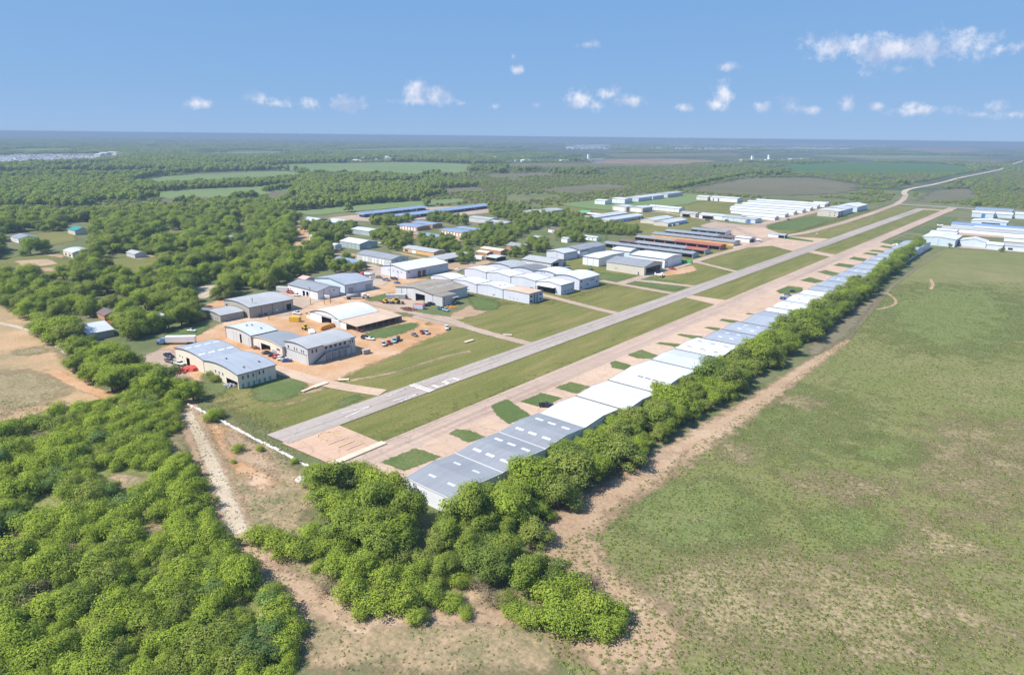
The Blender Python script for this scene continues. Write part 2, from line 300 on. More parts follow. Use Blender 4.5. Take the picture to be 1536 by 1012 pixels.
def paint(name, col, wear):
    mt, nt, N, L = new_mat(name); out = N.new('ShaderNodeOutputMaterial'); b = N.new('ShaderNodeBsdfPrincipled'); g = N.new('ShaderNodeNewGeometry')
    b.inputs['Roughness'].default_value = 0.8
    f = mrange(N, L, noise_node(N, L, g.outputs['Position'], 0.8, 6, 0.7), wear - 0.06, wear + 0.06)
    L.new(mixc(N, L, f, (0.36, 0.31, 0.29), col), b.inputs['Base Color']); L.new(b.outputs[0], out.inputs[0]); return mt
G['paint'] = paint('white_runway_paint', (0.66, 0.62, 0.59), 0.45)
G['wornpaint'] = paint('worn_runway_paint', (0.52, 0.47, 0.44), 0.52)
G['yellow'] = paint('yellow_taxi_paint', (0.62, 0.43, 0.16), 0.44)

M = {}
SURF = [('white', (0.80, 0.80, 0.80), .5, .05, None), ('whitewall', (0.70, 0.72, 0.76), .6, .06, (0.6, 0.6, 0.08)), ('palegrey', (0.50, 0.51, 0.52), .6, .07, (0.6, 0.6, 0.08)),
      ('cream', (0.66, 0.60, 0.50), .7, .07, (0.6, 0.6, 0.08)), ('tan', (0.36, 0.33, 0.29), .7, .08, (0.6, 0.6, 0.08)), ('beige', (0.55, 0.51, 0.44), .7, .07, (0.6, 0.6, 0.08)), ('lavender', (0.56, 0.58, 0.66), .6, .06, (0.6, 0.6, 0.08)),
      ('bluewall', (0.52, 0.61, 0.68), .6, .06, (0.6, 0.6, 0.08)), ('palegreen', (0.34, 0.41, 0.42), .7, .08, (0.6, 0.6, 0.08)), ('brick', (0.42, 0.23, 0.13), .9, .12, None), ('darkwall', (0.12, 0.11, 0.12), .7, .15, None), ('orangewall', (0.62, 0.36, 0.16), .8, .1, None),
      ('roofwhite', (0.60, 0.605, 0.61), .5, .06, (0.5, 0.06, 0.5)), ('roofgrey', (0.38, 0.39, 0.40), .5, .09, (0.5, 0.06, 0.5)), ('roofblue', (0.33, 0.36, 0.41), .45, .08, (0.5, 0.06, 0.5)), ('roofslate', (0.255, 0.268, 0.292), .45, .09, (0.5, 0.06, 0.5)),
      ('roofdark', (0.20, 0.205, 0.215), .5, .12, (0.5, 0.06, 0.5)), ('roofsilver', (0.50, 0.53, 0.57), .42, .08, (0.5, 0.06, 0.5)), ('roofrust', (0.27, 0.235, 0.19), .8, .2, (0.5, 0.06, 0.5)), ('roofbeige', (0.52, 0.39, 0.29), .8, .12, (0.06, 0.4, 0.5)),
      ('roofred', (0.32, 0.105, 0.075), .7, .2, (0.5, 0.06, 0.5)), ('roofbrown', (0.14, 0.105, 0.095), .7, .2, (0.5, 0.06, 0.5)), ('roofteal', (0.02, 0.22, 0.22), .5, .1, None), ('roofsolar', (0.22, 0.30, 0.44), .3, .1, None), ('roofbright', (0.17, 0.26, 0.50), .4, .1, None),
      ('trim', (0.085, 0.09, 0.10), .6, .1, None), ('lighttrim', (0.62, 0.62, 0.62), .6, .1, None), ('glassdark', (0.03, 0.04, 0.05), .12, .1, None), ('greendoor', (0.16, 0.31, 0.26), .6, .1, None), ('doorgrey', (0.33, 0.34, 0.36), .6, .1, None), ('skylight', (0.78, 0.80, 0.80), .3, .05, None), ('dimskylight', (0.50, 0.52, 0.54), .35, .1, None),
      ('rust', (0.20, 0.09, 0.05), .9, .3, None), ('steel', (0.25, 0.26, 0.27), .45, .1, None), ('wood', (0.16, 0.12, 0.085), .9, .2, None), ('tyre', (0.02, 0.02, 0.02), .9, .1, None), ('concrete', (0.46, 0.43, 0.38), .9, .15, None), ('palecon', (0.56, 0.48, 0.37), .9, .12, None), ('bark', (0.10, 0.075, 0.055), .95, .2, None),
      ('redtarp', (0.50, 0.075, 0.055), .8, .2, None), ('yellowmach', (0.62, 0.40, 0.03), .5, .12, None), ('orangebox', (0.62, 0.28, 0.05), .6, .12, None), ('bluetarp', (0.06, 0.16, 0.42), .7, .15, None), ('awning', (0.60, 0.52, 0.40), .8, .1, None), ('pinkroof', (0.52, 0.34, 0.30), .8, .1, None), ('greenpaint', (0.06, 0.35, 0.12), .6, .15, None), ('orangered', (0.58, 0.14, 0.06), .7, .15, None)]
for k, c, rg, va, st in SURF:
    M[k] = mat(k, c, rg, va, 0.12, 0.35, 0.0, st)

def roof_mat(k, axis):
    key = k + '_' + axis
    if key not in M:
        base = [e for e in SURF if e[0] == k][0]; M[key] = mat(key, base[1], base[2], base[3], 0.10, 0.35, 0.0, None, 0.0, 1 if axis == 'y' else 0)
    return M[key]
# ------------------------------------------------------------------ ground, fields, paving
CLEAR = []          # polygons where no wild trees grow
def inpoly(x, y, poly):
    c = False; j = len(poly) - 1
    for i in range(len(poly)):
        xi, yi = poly[i]; xj, yj = poly[j]
        if (yi > y) != (yj > y) and x < (xj - xi) * (y - yi) / (yj - yi) + xi: c = not c
        j = i
    return c
zlay = [0.02]
def nextz():
    zlay[0] += 0.003; return zlay[0]
def resample(pts, step, closed=True):
    out = []; n = len(pts)
    for i in range(n if closed else n - 1):
        a = Vector(pts[i]); b = Vector(pts[(i + 1) % n]); k = max(1, int((b - a).length / step))
        for j in range(k): out.append(a.lerp(b, j / k))
    if not closed: out.append(Vector(pts[-1]))
    return out
def smooth(pts, closed=True, it=2):
    for _ in range(it):
        n = len(pts); q = []
        for i in range(n):
            if not closed and i in (0, n - 1): q.append(pts[i]); continue
            q.append((pts[i - 1] + pts[i] * 2 + pts[(i + 1) % n]) / 4)
        pts = q
    return pts
def sheet(name, me_v, me_f, edge, mt, kind='structure'):
    me = bpy.data.meshes.new(name); me.from_pydata(me_v, [], me_f); me.materials.append(mt)
    if edge is not None:
        at = me.attributes.new('edge', 'FLOAT', 'POINT'); at.data.foreach_set('value', edge)
    me.update(); o = bpy.data.objects.new(name, me); link(o); tag(o, kind=kind); return o
def patch(name, pts, mt, fade=0.0, step=None, z=None, it=2, clear=False):
    """flat ground patch; with fade its border frays over that many metres"""
    z = nextz() if z is None else z
    if clear: CLEAR.append([tuple(p) for p in pts])
    if not fade: return sheet(name, [(p[0], p[1], z) for p in pts], [tuple(range(len(pts)))], None, mt)
    A = np.array([(float(q[0]), float(q[1])) for q in smooth(resample(pts, step or max(fade * 0.8, 2.0)), True, it)]); B_ = np.roll(A, -1, 0)
    lo = A.min(0) - fade * .6; hi = A.max(0) + fade * .6; ext = float((hi - lo).max()); res = max(fade * 0.4, ext / 64)
    nx, ny = [max(2, int(math.ceil(e / res)) + 1) for e in (hi - lo)]
    X, Y = np.meshgrid(np.linspace(lo[0], hi[0], nx), np.linspace(lo[1], hi[1], ny)); Q = np.stack([X.ravel(), Y.ravel()], 1)
    best = np.full(len(Q), 1e18); ins = np.zeros(len(Q), bool)
    for a, b in zip(A, B_):
        d = b - a; l2 = float(d @ d) or 1e-9; t = np.clip(((Q - a) @ d) / l2, 0, 1); r = Q - a - t[:, None] * d; best = np.minimum(best, (r * r).sum(1))
        c = (a[1] > Q[:, 1]) != (b[1] > Q[:, 1])
        with np.errstate(divide='ignore', invalid='ignore'): ins ^= c & (Q[:, 0] < (b[0] - a[0]) * (Q[:, 1] - a[1]) / (b[1] - a[1]) + a[0])
    sd_ = np.sqrt(best) * np.where(ins, 1, -1); e = np.clip(sd_ / fade + .5, 0, 1)
    keep = (e > 0).reshape(ny, nx); cell = keep[:-1, :-1] | keep[1:, :-1] | keep[:-1, 1:] | keep[1:, 1:]
    idx = np.arange(nx * ny).reshape(ny, nx); f = np.stack([idx[:-1, :-1][cell], idx[:-1, 1:][cell], idx[1:, 1:][cell], idx[1:, :-1][cell]], 1)
    used = np.unique(f); mp = np.full(nx * ny, -1); mp[used] = np.arange(len(used))
    v = [(float(q[0]), float(q[1]), z) for q in Q[used]]
    return sheet(name, v, [tuple(int(k) for k in r) for r in mp[f]], [float(k) for k in e[used]], mt)
def ribbon(name, pts, width, mt, fade=0.0, z=None, step=6.0, clear=0.0):
    z = nextz() if z is None else z
    q = smooth(resample(pts, step, False), False, 3); n = len(q); v = []; f = []; e = []
    wd = width if isinstance(width, (list, tuple)) else (width, width)
    offs = (-1, 1) if not fade else (-1 - fade, -1 + fade, 1 - fade, 1 + fade); m_ = len(offs)
    for i in range(n):
        t = (q[min(i + 1, n - 1)] - q[max(i - 1, 0)]).normalized(); nn = Vector((t.y, -t.x)); w = (wd[0] + (wd[1] - wd[0]) * i / (n - 1)) / 2
        for k, o in enumerate(offs):
            p = q[i] + nn * o * w; v.append((p.x, p.y, z)); e.append(1.0 if m_ == 2 or k in (1, 2) else 0.0)
    for i in range(n - 1):
        for k in range(m_ - 1): f.append((i * m_ + k, i * m_ + k + 1, (i + 1) * m_ + k + 1, (i + 1) * m_ + k))
    if clear:
        a = []; b = []
        for i in range(n):
            t = (q[min(i + 1, n - 1)] - q[max(i - 1, 0)]).normalized(); nn = Vector((t.y, -t.x)) * (max(wd) / 2 + clear); a.append(tuple(q[i] - nn)); b.append(tuple(q[i] + nn))
        CLEAR.append(a + b[::-1])
    return sheet(name, v, f, e, mt)

# the far land: one sheet out to the horizon, with the nearer meadow laid over it
RAD = 45000.0
ring = [(RAD * math.cos(2 * math.pi * i / 96), RAD * math.sin(2 * math.pi * i / 96)) for i in range(96)]
sheet('ground', [(x, y, -0.25) for x, y in ring], [tuple(range(96))], None, G['farwood'])
patch('meadow', [(-1300, -60), (300, -60), (320, 1500), (-1300, 1500)], G['base'], 120, 60, z=0.0)

# right-hand crop field and its bare margin
zf = nextz()
field = [(-84, 95), (-85, 190), (-82, 265), (-84, 372), (-90, 470), (-95, 560), (-98, 640), (-97, 720), (-94, 748), (-38, 772), (60, 800), (190, 830), (260, 300), (190, 40), (0, 40), (-40, 84)]
patch('crop_field', field, G['crop'], z=zf)
CLEAR.append(field)
for fr, pts, k, fd in [('o', [(1380,640),(1440,620),(1536,600),(1580,780),(1480,800),(1400,770),(1360,700)], 'cropdry', 45), ('o', [(1160,700),(1230,690),(1340,720),(1360,750),(1240,765),(1170,740)], 'cropdry', 32),
        ('o', [(1230,790),(1420,770),(1560,760),(1560,870),(1380,880),(1250,850)], 'cropdry', 34), ('o', [(960,830),(1120,800),(1260,830),(1420,890),(1560,900),(1560,1012),(960,1012),(930,880)], 'cropdry', 34),
        ('o', [(905,760),(980,700),(1060,690),(1180,745),(1200,800),(1100,830),(980,840),(905,815)], 'cropgreen', 26), ('o', [(1000,660),(1120,560),(1240,560),(1330,600),(1330,680),(1180,690),(1060,680)], 'cropgreen', 60),
        ('o', [(1190,770),(1320,740),(1400,800),(1350,835),(1240,830),(1180,800)], 'cropgreen', 14), ('o', [(1060,655),(1130,640),(1180,690),(1120,712),(1050,700)], 'cropdry', 18), ('o', [(1120,600),(1200,590),(1280,605),(1200,620)], 'cropdry', 14),
        ('o', [(1240,720),(1330,700),(1400,730),(1330,760),(1250,755)], 'cropdry', 30), ('o', [(1080,850),(1200,840),(1300,880),(1200,920),(1080,910)], 'cropdry', 20), ('o', [(1420,680),(1536,640),(1560,740),(1450,760)], 'cropdry', 30), ('o', [(1290,440),(1420,420),(1536,430),(1536,560),(1330,540)], 'cropgreen', 60), ('o', [(1250,690),(1330,640),(1400,660),(1380,720)], 'cropgreen', 16)]:
    patch('crop_patch', WL(fr, pts), G[k], fd)
margin = WL('o', [(815,800),(880,752),(1000,680),(1140,590),(1200,548),(1262,508),(1300,465),(1330,432),(1372,400),(1408,380)])
ribbon('field_margin', [(p[0] + 2, p[1]) for p in margin][5:], (3.5, 2.2), G['bare'], 0.8)
ribbon('field_margin', [(p[0] + 3, p[1]) for p in margin][:6], (14, 3.5), G['sand'], 0.8, clear=0)
patch('field_corner_soil', WL('o', [(790,795),(850,755),(960,700),(1035,665),(1020,705),(930,755),(875,805),(900,850),(930,870),(1010,905),(1060,1012),(820,1012),(830,930)]), G['sand'], 10)
ribbon('field_track', WL('o', [(1238,520),(1262,498),(1278,480),(1290,468)]), 5, G['sand'], 0.5)
ribbon('field_track', WL('c3', [(1110,535),(1160,560),(1180,590),(1150,615),(1060,630)]), 2, G['sand'], 0.6)
ribbon('field_track', WL('c3', [(1365,455),(1385,490),(1365,515)]), 2.4, G['sand'], 0.6)
patch('tree_row_soil', WL('c3', [(690,780),(850,700),(900,640),(960,600),(1100,540),(1000,640),(880,790),(700,900),(640,922)]), G['bare'], 8)

# mown airfield grass
zlay[0] = 0.02
patch('airfield_grass', [(-262, 112), (-161, 108), (-150, 1240), (-236, 1200), (-240, 760), (-245, 400), (-262, 260)], G['lawn'], 10, 12)
patch('airfield_grass', [(-330, 320), (-240, 300), (-240, 1100), (-600, 1150), (-620, 800), (-330, 600)], G['lawn'], 16, 20)
CLEAR.append([(-345, 108), (-90, 108), (-60, 760), (-20, 1290), (-240, 1300), (-300, 1140), (-620, 1130), (-600, 860), (-480, 660), (-345, 640)])
patch('airfield_worn', WL('A7', [(330,720),(560,665),(430,730),(400,760),(590,775),(440,840),(330,850),(250,880),(100,880),(140,800),(260,770)]), G['sand'], 4, it=0)
for pts in [[(20,205),(200,190),(400,155),(420,170),(200,215)], [(80,268),(250,240),(330,205),(340,215),(200,265)], [(120,330),(180,322),(200,332),(140,340)]]:
    patch('dirt_scar', WL('z1', pts), G['drysand'], 3)
patch('dirt_scar', WL('z7', [(860,440),(980,420),(990,432),(880,455)]), G['drysand'], 4)
ribbon('ditch_track', WL('A6', [(0,905),(300,850),(640,790),(950,680),(1200,590),(1500,540)]), 2.5, G['drysand'], 0.6)

# yards of packed earth between the western hangars
yard = WL('o', [(205,545),(232,528),(262,512),(322,490),(355,474),(296,462),(330,448),(420,438),(500,420),(545,395),(600,412),(640,420),(700,410),(700,440),(640,452),(600,470),(560,470),(640,478),(668,482),(678,496),(640,508),(600,530),(540,553),(470,588),(400,560),(330,585),(270,560),(235,560)])
patch('earth_yard', yard, G['dirt'], 5, 6, clear=True)
patch('gravel_yard', WL('o', [(200,540),(250,520),(268,530),(285,565),(262,572),(230,556)]), G['gravel'], 6, clear=True)
patch('gravel_yard', WL('A5', [(0,500),(200,520),(480,450),(800,470),(800,520),(620,580),(700,640),(500,640),(200,560)]), G['gravel'], 4)
patch('gravel_yard', WL('o', [(405,440),(470,430),(520,440),(470,455),(430,475),(390,470)]), G['gravel'], 5)
patch('gravel_yard', WL('o', [(500,405),(560,395),(600,415),(570,430),(520,425)]), G['gravel'], 5)
patch('gravel_yard', WL('A5', [(700,640),(1100,690),(1500,860),(1100,800),(600,700)]), G['gravel'], 3)
patch('earth_yard', WL('B1', [(500,650),(850,650),(860,780),(1050,830),(600,720)]), G['sand'], 4, clear=True)
patch('earth_yard', WL('B2', [(0,620),(200,640),(480,700),(700,760),(1100,760),(1200,720),(1300,760),(960,830),(760,900),(640,760)]), G['sand'], 5, clear=True)
patch('earth_yard', WL('B2', [(130,340),(380,380),(660,420),(930,440),(1080,400),(900,500),(640,500),(420,420),(150,380)]), G['sand'], 4, clear=True)
for fr, pts in [('A5', [(10,480),(170,440),(410,378),(420,410),(330,470),(200,515),(100,500)]), ('A6', [(130,335),(280,290),(860,178),(895,205),(880,250),(780,290),(350,415),(250,370)]), ('A5', [(795,740),(890,755),(885,800),(820,810)]),
        ('z7', [(230,470),(330,490),(430,515),(400,560),(280,560)]), ('z7', [(960,335),(1100,350),(1250,365),(1420,390),(1500,420),(1440,450),(1250,420),(1010,385),(900,350)]),
        ('B6', [(310,500),(560,430),(850,378),(1090,395),(850,480),(680,525),(430,520)]), ('z1', [(0,90),(130,75),(300,110),(330,170),(180,240),(0,250)]), ('z1', [(540,200),(690,195),(610,240),(420,300)]), ('o', [(300,556),(345,562),(345,590),(310,600)])]:
    patch('green_lawn', WL(fr, pts), G['green'], 6)
patch('storage_yard', [(-700, 490), (-664, 495), (-610, 520), (-600, 740), (-665, 770), (-712, 660)], G['gravel'], 8, clear=True)
patch('storage_yard', WL('o', [(430,345),(450,330),(475,345),(460,368),(445,372)]), G['dirt'], 6, clear=True)
patch('apron_earth', WL('z7', [(1245,345),(1380,330),(1536,300),(1560,330),(1470,350),(1330,365)]), G['dirt'], 4)
patch('apron_earth', WL('B5', [(700,480),(900,420),(1300,470),(1536,440),(1536,700),(1250,680),(1050,590),(950,520)]), G['gravel'], 8)
patch('apron_earth', WL('B6', [(0,490),(330,500),(560,590),(1000,615),(880,660),(620,745),(400,690),(0,720)]), G['apron'])
patch('island_grass', WL('B6', [(440,605),(560,590),(850,640),(820,650)]), G['green'], 3)
patch('yard_white', WL('n1', [(1395,10),(1500,0),(1536,20),(1440,45)]), G['chalk'], 4, clear=True)
patch('yard_white', WL('L8', [(975,375),(1110,360),(1060,410),(985,435)]), G['chalk'], 5, clear=True)
CLEAR.append(WL('o', [(285,428),(332,424),(330,440),(322,462),(296,470),(284,450)])); CLEAR.append(WL('o', [(100,486),(172,476),(196,508),(168,534),(116,524)])); CLEAR.append(WL('o', [(195,515),(305,512),(312,592),(272,592),(228,574),(190,550)])); CLEAR.append(WL('o', [(204,468),(252,462),(262,490),(215,500)])); CLEAR.append(WL('o', [(0,352),(60,345),(70,372),(30,385),(0,390)])); CLEAR.append(WL('o', [(70,365),(140,362),(140,395),(80,400)])); CLEAR.append(WL('o', [(95,335),(145,332),(145,362),(100,365)])); CLEAR.append(WL('o', [(240,345),(280,345),(282,368),(245,372)])); CLEAR.append(WL('o', [(335,350),(375,350),(378,372),(340,374)]))
for fr, pts in [('L8', [(540,240),(730,215),(740,270),(600,310),(540,290)]), ('L8', [(820,610),(960,560),(1080,570),(960,640),(860,640)]), ('L8', [(100,130),(200,125),(190,190),(120,185)]), ('L8', [(0,170),(60,180),(60,215),(0,225)]), ('B3', [(580,460),(900,470),(780,520),(600,540)]), ('B3', [(920,500),(1536,480),(1536,590),(1100,600),(930,590)]), ('L8', [(990,350),(1110,330),(1110,350),(1000,375)])]:
    patch('yard_grass', WL(fr, pts), G['green'], 6, clear=True)
for fr, pts in [('B8', [(50,530),(280,500),(600,470),(740,480),(720,540),(360,590),(200,590)]), ('B8', [(200,660),(400,650),(650,635),(400,675)]), ('L8', [(590,245),(720,225),(725,232),(600,250)])]:
    patch('yard_earth', WL(fr, pts), G['sand'], 4, clear=True)
for pts in [[(-40,392),(60,382),(118,392),(112,414),(50,424),(-40,424)], [(150,388),(235,382),(248,402),(235,420),(165,424),(146,404)], [(45,352),(110,346),(116,362),(60,370)]]:
    patch('yard_grass', WL('o', pts), G['lawn'], 8, clear=True)
for pts in [[(20,392),(70,388),(90,396),(40,402)], [(200,384),(240,378),(244,382),(205,390)], [(20,404),(120,400),(122,404),(30,410)]]: patch('yard_earth', WL('o', pts), G['sand'], 4)
patch('plowed_plot', WL('L8', [(210,380),(300,365),(290,420),(220,425)]), G['bare'], 4, clear=True)

ZY = zlay[0]
zlay[0] = 0.02
# left stubble field, tracks and the sandy waste ground in front
plow = WL('o', [(-80,440),(0,458),(45,478),(70,505),(100,545),(150,585),(190,598),(120,612),(60,625),(0,640),(-120,660)])
patch('stubble_field', plow, G['plow'], 7, clear=True)
patch('stubble_green', WL('o', [(-60,560),(40,545),(110,570),(130,598),(60,618),(-60,640)]), G['cropdry'], 22)
patch('stubble_green', WL('o', [(20,520),(70,515),(80,530),(30,540)]), G['cropdry'], 10)
ribbon('field_track', WL('n1', [(-100,195),(0,212),(100,230),(200,260),(300,300),(420,375),(490,430)]), 3.4, G['chalk'], 0.4)
ribbon('field_track', WL('n1', [(380,560),(470,600),(560,660),(680,710),(800,745)]), 5, G['dirt'], 0.5)
patch('thicket_grass', WL('o', [(-60,668),(60,632),(180,600),(262,596),(276,622),(284,690),(322,760),(346,812),(352,838),(420,895),(445,960),(430,1050),(-80,1050)]), G['scrubgrass'], 6)
patch('field_edge_grass', WL('o', [(-60,640),(0,636),(110,606),(190,596),(150,615),(60,640),(-60,670)]), G['scrubgrass'], 6)
waste = WL('o', [(276,606),(335,632),(420,676),(472,705),(478,770),(440,800),(480,850),(560,900),(640,860),(700,860),(780,900),(900,930),(860,1012),(440,1012),(430,900),(360,820),(320,740),(292,670)])
patch('sandy_waste', waste, G['drysand'], 10)
CLEAR.append(WL('o', [(276,606),(335,632),(420,676),(470,705),(470,765),(400,770),(360,780),(330,740),(295,670)]))
patch('waste_soil', WL('o', [(285,612),(335,640),(372,668),(400,700),(420,740),(392,745),(350,700),(316,660)]), G['dirt'], 7)
patch('sandy_waste', WL('o', [(335,640),(390,670),(430,720),(380,700),(340,680)]), G['sand'], 6)
ribbon('sandy_track', WL('o', [(272,600),(285,628),(305,672),(325,722),(348,778),(372,830),(425,876),(480,905),(560,940)]), (9, 7), G['sand'], 0.5)
ribbon('chalk_track', WL('o', [(281,618),(293,640),(308,672),(322,705),(336,738),(350,772),(360,800)]), (3.2, 4.6), G['chalk'], 0.5)
patch('track_sand', WL('o', [(372,830),(420,850),(470,870),(500,905),(470,920),(420,885),(385,855)]), G['sand'], 5)
patch('track_sand', WL('o', [(500,915),(620,900),(700,905),(800,915),(820,935),(640,940),(500,940)]), G['sand'], 5)
for pts in [[(135,405),(225,395),(230,430),(150,440)], [(60,720),(120,700),(110,750)], [(20,655),(80,640),(95,655),(40,672)], [(240,660),(275,640),(284,690),(262,700)], [(190,790),(250,775),(262,800),(205,812)], [(0,800),(40,790),(45,830),(0,838)]]:
    patch('thicket_clearing', WL('o', pts if pts[0][1] > 600 else [(p[0], p[1] + 310) for p in pts]), G['drysand'], 6)

# paving
zlay[0] = max(ZY, zlay[0])
def quad(x0, x1, y0, y1): return [(x0, y0), (x1, y0), (x1, y1), (x0, y1)]
RX0, RX1 = -196.3, -184.0
patch('taxiway_apron', quad(-163, -127.5, 111.5, 748), G['apron'])
patch('taxiway', quad(-163, -151.5, 111.5, 1240), G['taxi'])
patch('run_up_pad', [(-187, 108.6), (-160.5, 110.2), (-160.5, 130), (-187, 129.4)], G['redpad'])
for pts in [[(-185, 393), (-162, 388), (-162, 404), (-185, 402)], [(-185, 634), (-162, 622), (-162, 637), (-185, 648)]]: patch('taxiway_link', pts, G['apron'])
patch('taxiway_link', quad(-186, -150, 1160, 1178), G['taxi'])
patch('access_road', quad(-236, -40, 1225, 1243), G['road'])
ribbon('access_road', [(-252, 650), (-240, 720), (-229, 770), (-226, 900), (-228, 1040), (-234, 1225), (-245, 1330), (-262, 1440)], 9, G['taxi'])
ribbon('hangar_drive', WL('z1', [(100,45),(250,90),(400,135),(560,163),(745,190)]), 7, G['apron'])
ribbon('hangar_drive', [(-285, 252), (-257, 252.5), (-229, 250), (-213, 249), (-195, 249)], 6, G['gravel'], 0.35)
ribbon('hangar_drive', [(-262, 339), (-235, 335), (-208, 330), (-195, 329)], 6, G['gravel'], 0.25)
ribbon('hangar_drive', [(-253, 402), (-224, 399.5), (-195, 398)], 6, G['gravel'], 0.25)
ribbon('hangar_drive', [(-240, 418), (-220, 424), (-195, 428)], 7, G['gravel'], 0.25)
ribbon('hangar_drive', [(-238, 400), (-238, 480), (-240, 560), (-238, 640), (-244, 700)], 7, G['gravel'], 0.25)
ribbon('hangar_drive', [(-240, 520), (-222, 512), (-195, 500)], 6, G['gravel'], 0.25)
ribbon('hangar_drive', [(-520, 830), (-440, 850), (-330, 790), (-250, 690)], 7, G['gravel'], 0.3)
ribbon('hangar_drive', [(-470, 1120), (-530, 1030), (-520, 900)], 7, G['gravel'], 0.3)
patch('hangar_apron', quad(-301, -286, 800, 1130), G['gravel'], 6)
patch('hangar_apron', [(-90, 762), (-30, 775), (-30, 800), (-90, 800)], G['gravel'], 5)
patch('hangar_apron', [(-125, 866), (-40, 880), (-40, 900), (-125, 895)], G['gravel'], 5)
patch('runway', [(RX0, 108.8), (RX1 - 0.6, 109.6), (RX1, 1177), (RX0, 1177)], G['runway'])
zisl = nextz()
isl = [('z1', [(735,590),(935,510),(1080,560),(870,640)]), ('z1', [(1130,425),(1170,400),(1240,405),(1335,445),(1240,478)]), ('z2', [(-90,650),(0,610),(145,710),(10,752),(-60,700)]), ('z2', [(80,625),(200,575),(320,605),(200,658)]),
       ('z2', [(278,545),(370,512),(480,540),(400,580)]), ('z2', [(595,400),(630,390),(715,415),(690,445),(610,430)]), ('z2', [(697,355),(775,325),(870,360),(830,378),(750,375)]), ('z2', [(862,290),(880,282),(1005,295),(970,310)]),
       ('z2', [(980,240),(1000,235),(1130,250),(1090,268)]), ('z2', [(1140,200),(1165,195),(1230,205),(1200,215)]), ('z2', [(1228,155),(1245,148),(1330,160),(1290,172)]), ('c3', [(65,738),(85,732),(160,740),(140,752)]),
       ('c3', [(150,695),(170,688),(260,698),(230,708)]), ('c3', [(300,660),(320,652),(350,660)]), ('c3', [(475,525),(545,497),(625,505),(630,525),(590,540),(500,540)]), ('c3', [(615,465),(670,447),(755,468),(700,480)]),
       ('c3', [(712,415),(760,405),(850,425),(800,438)]), ('c3', [(805,378),(840,365),(935,378),(900,392)]), ('c3', [(895,340),(925,328),(1000,340),(980,355)]), ('c3', [(975,310),(1000,303),(1075,312),(1050,322)]),
       ('c3', [(1010,295),(1035,288),(1130,298),(1100,305)]), ('c3', [(1070,270),(1090,263),(1155,272),(1130,280)]), ('c3', [(1095,250),(1150,238),(1235,250),(1180,263)]), ('c3', [(1150,235),(1185,225),(1260,235),(1225,243)]),
       ('c3', [(1180,218),(1200,213),(1280,222),(1250,228)]), ('c3', [(1215,207),(1235,200),(1300,208),(1280,213)]), ('c3', [(1265,185),(1300,168),(1370,178),(1330,195)]), ('c3', [(1320,160),(1350,147),(1420,155),(1385,168)]), ('c3', [(1390,133),(1440,98),(1520,100),(1480,138)])]
for fr, pts in isl: patch('apron_grass', WL(fr, pts), G['green'], 1.6, 3.0, it=0)

ZP = zlay[0]
# runway paint: arrows, threshold bar, the numbers 35 (south) and 17 (north), centre dashes
def marks(name, polys, mt):
    z = zlay[0] + 0.012; v = []; f = []
    for p in polys:
        i = len(v); v += [(x, y, z) for x, y in p]; f.append(tuple(range(i, i + len(p))))
    return sheet(name, v, f, None, mt)
def line(x0, y0, x1, y1, w):
    d = Vector((x1 - x0, y1 - y0)).normalized(); n = Vector((-d.y, d.x)) * w / 2
    return [(x0 - n.x, y0 - n.y), (x1 - n.x, y1 - n.y), (x1 + n.x, y1 + n.y), (x0 + n.x, y0 + n.y)]
marks('runway_arrow', [line(-190.6, 115, -190.6, 137, 0.25), line(-190.0, 147.8, -192.4, 136, 0.5), line(-190.0, 147.8, -188.4, 135, 0.55)], G['paint'])
marks('runway_arrow', [line(-194.2, 168.5, -195.4, 158.5, 0.35), line(-194.2, 168.5, -193.0, 157.0, 0.42)], G['paint'])
marks('runway_arrow', [line(-186.2, 167.5, -188.0, 156.5, 0.45), line(-186.2, 167.5, -184.9, 156.0, 0.5)], G['paint'])
marks('threshold_bar', [quad(RX0 + .2, RX1 - .2, 171.6, 173.1), quad(RX0 + .2, RX1 - .2, 173.7, 174.4)], G['paint'])
def digit(segs, x, y, w, h, s, mirror=1):
    q = []
    S = {'b': (0, 0, w, 0), 'm': (0, h / 2, w, h / 2), 't': (0, h, w, h), 'lr': (w, 0, w, h / 2), 'ur': (w, h / 2, w, h), 'll': (0, 0, 0, h / 2), 'ul': (0, h / 2, 0, h), 'd': (w, h, w * 0.3, 0), 'v': (w / 2, 0, w / 2, h)}
    for k in segs:
        a, b, c, d = S[k]
        e = s / 2
        if a == c: pts = line(x + a * mirror, y + b * mirror, x + c * mirror, y + d * mirror, s * 0.62)
        elif b == d: pts = line(x + (a - e * .62) * mirror, y + b * mirror, x + (c + e * .62) * mirror, y + d * mirror, s * 1.5)
        else: pts = line(x + a * mirror, y + b * mirror, x + c * mirror, y + d * mirror, s * 0.7)
        q.append(pts)
    return q
marks('runway_number', [line(-195.2, 178.4, -194.2, 178.4, 1.0), line(-193.2, 184.3, -192.0, 184.3, .8), line(-194.2, 189.8, -192.2, 189.8, .6)] + [line(-192.0, 179.6, -192.0, 183.6, .8), line(-192.0, 185.2, -192.0, 189.2, .8)], G['wornpaint'])
marks('runway_number', [line(-189.1, 178.0, -185.3, 178.0, 1.7), line(-189.1, 183.7, -185.3, 183.7, 1.7), line(-188.9, 189.4, -185.3, 189.4, 1.6), line(-188.75, 184.6, -188.75, 188.5, .8), line(-185.6, 178.9, -185.6, 182.8, .75)], G['paint'])
marks('runway_number', digit(['v'], -186.0, 1122, 2.9, 12, 1.3, -1) + digit(['t', 'd'], -191.0, 1122, 2.9, 12, 1.3, -1), G['paint'])
marks('threshold_bar', [quad(RX0 + .3, RX1 - .3, 1128, 1131)], G['wornpaint'])
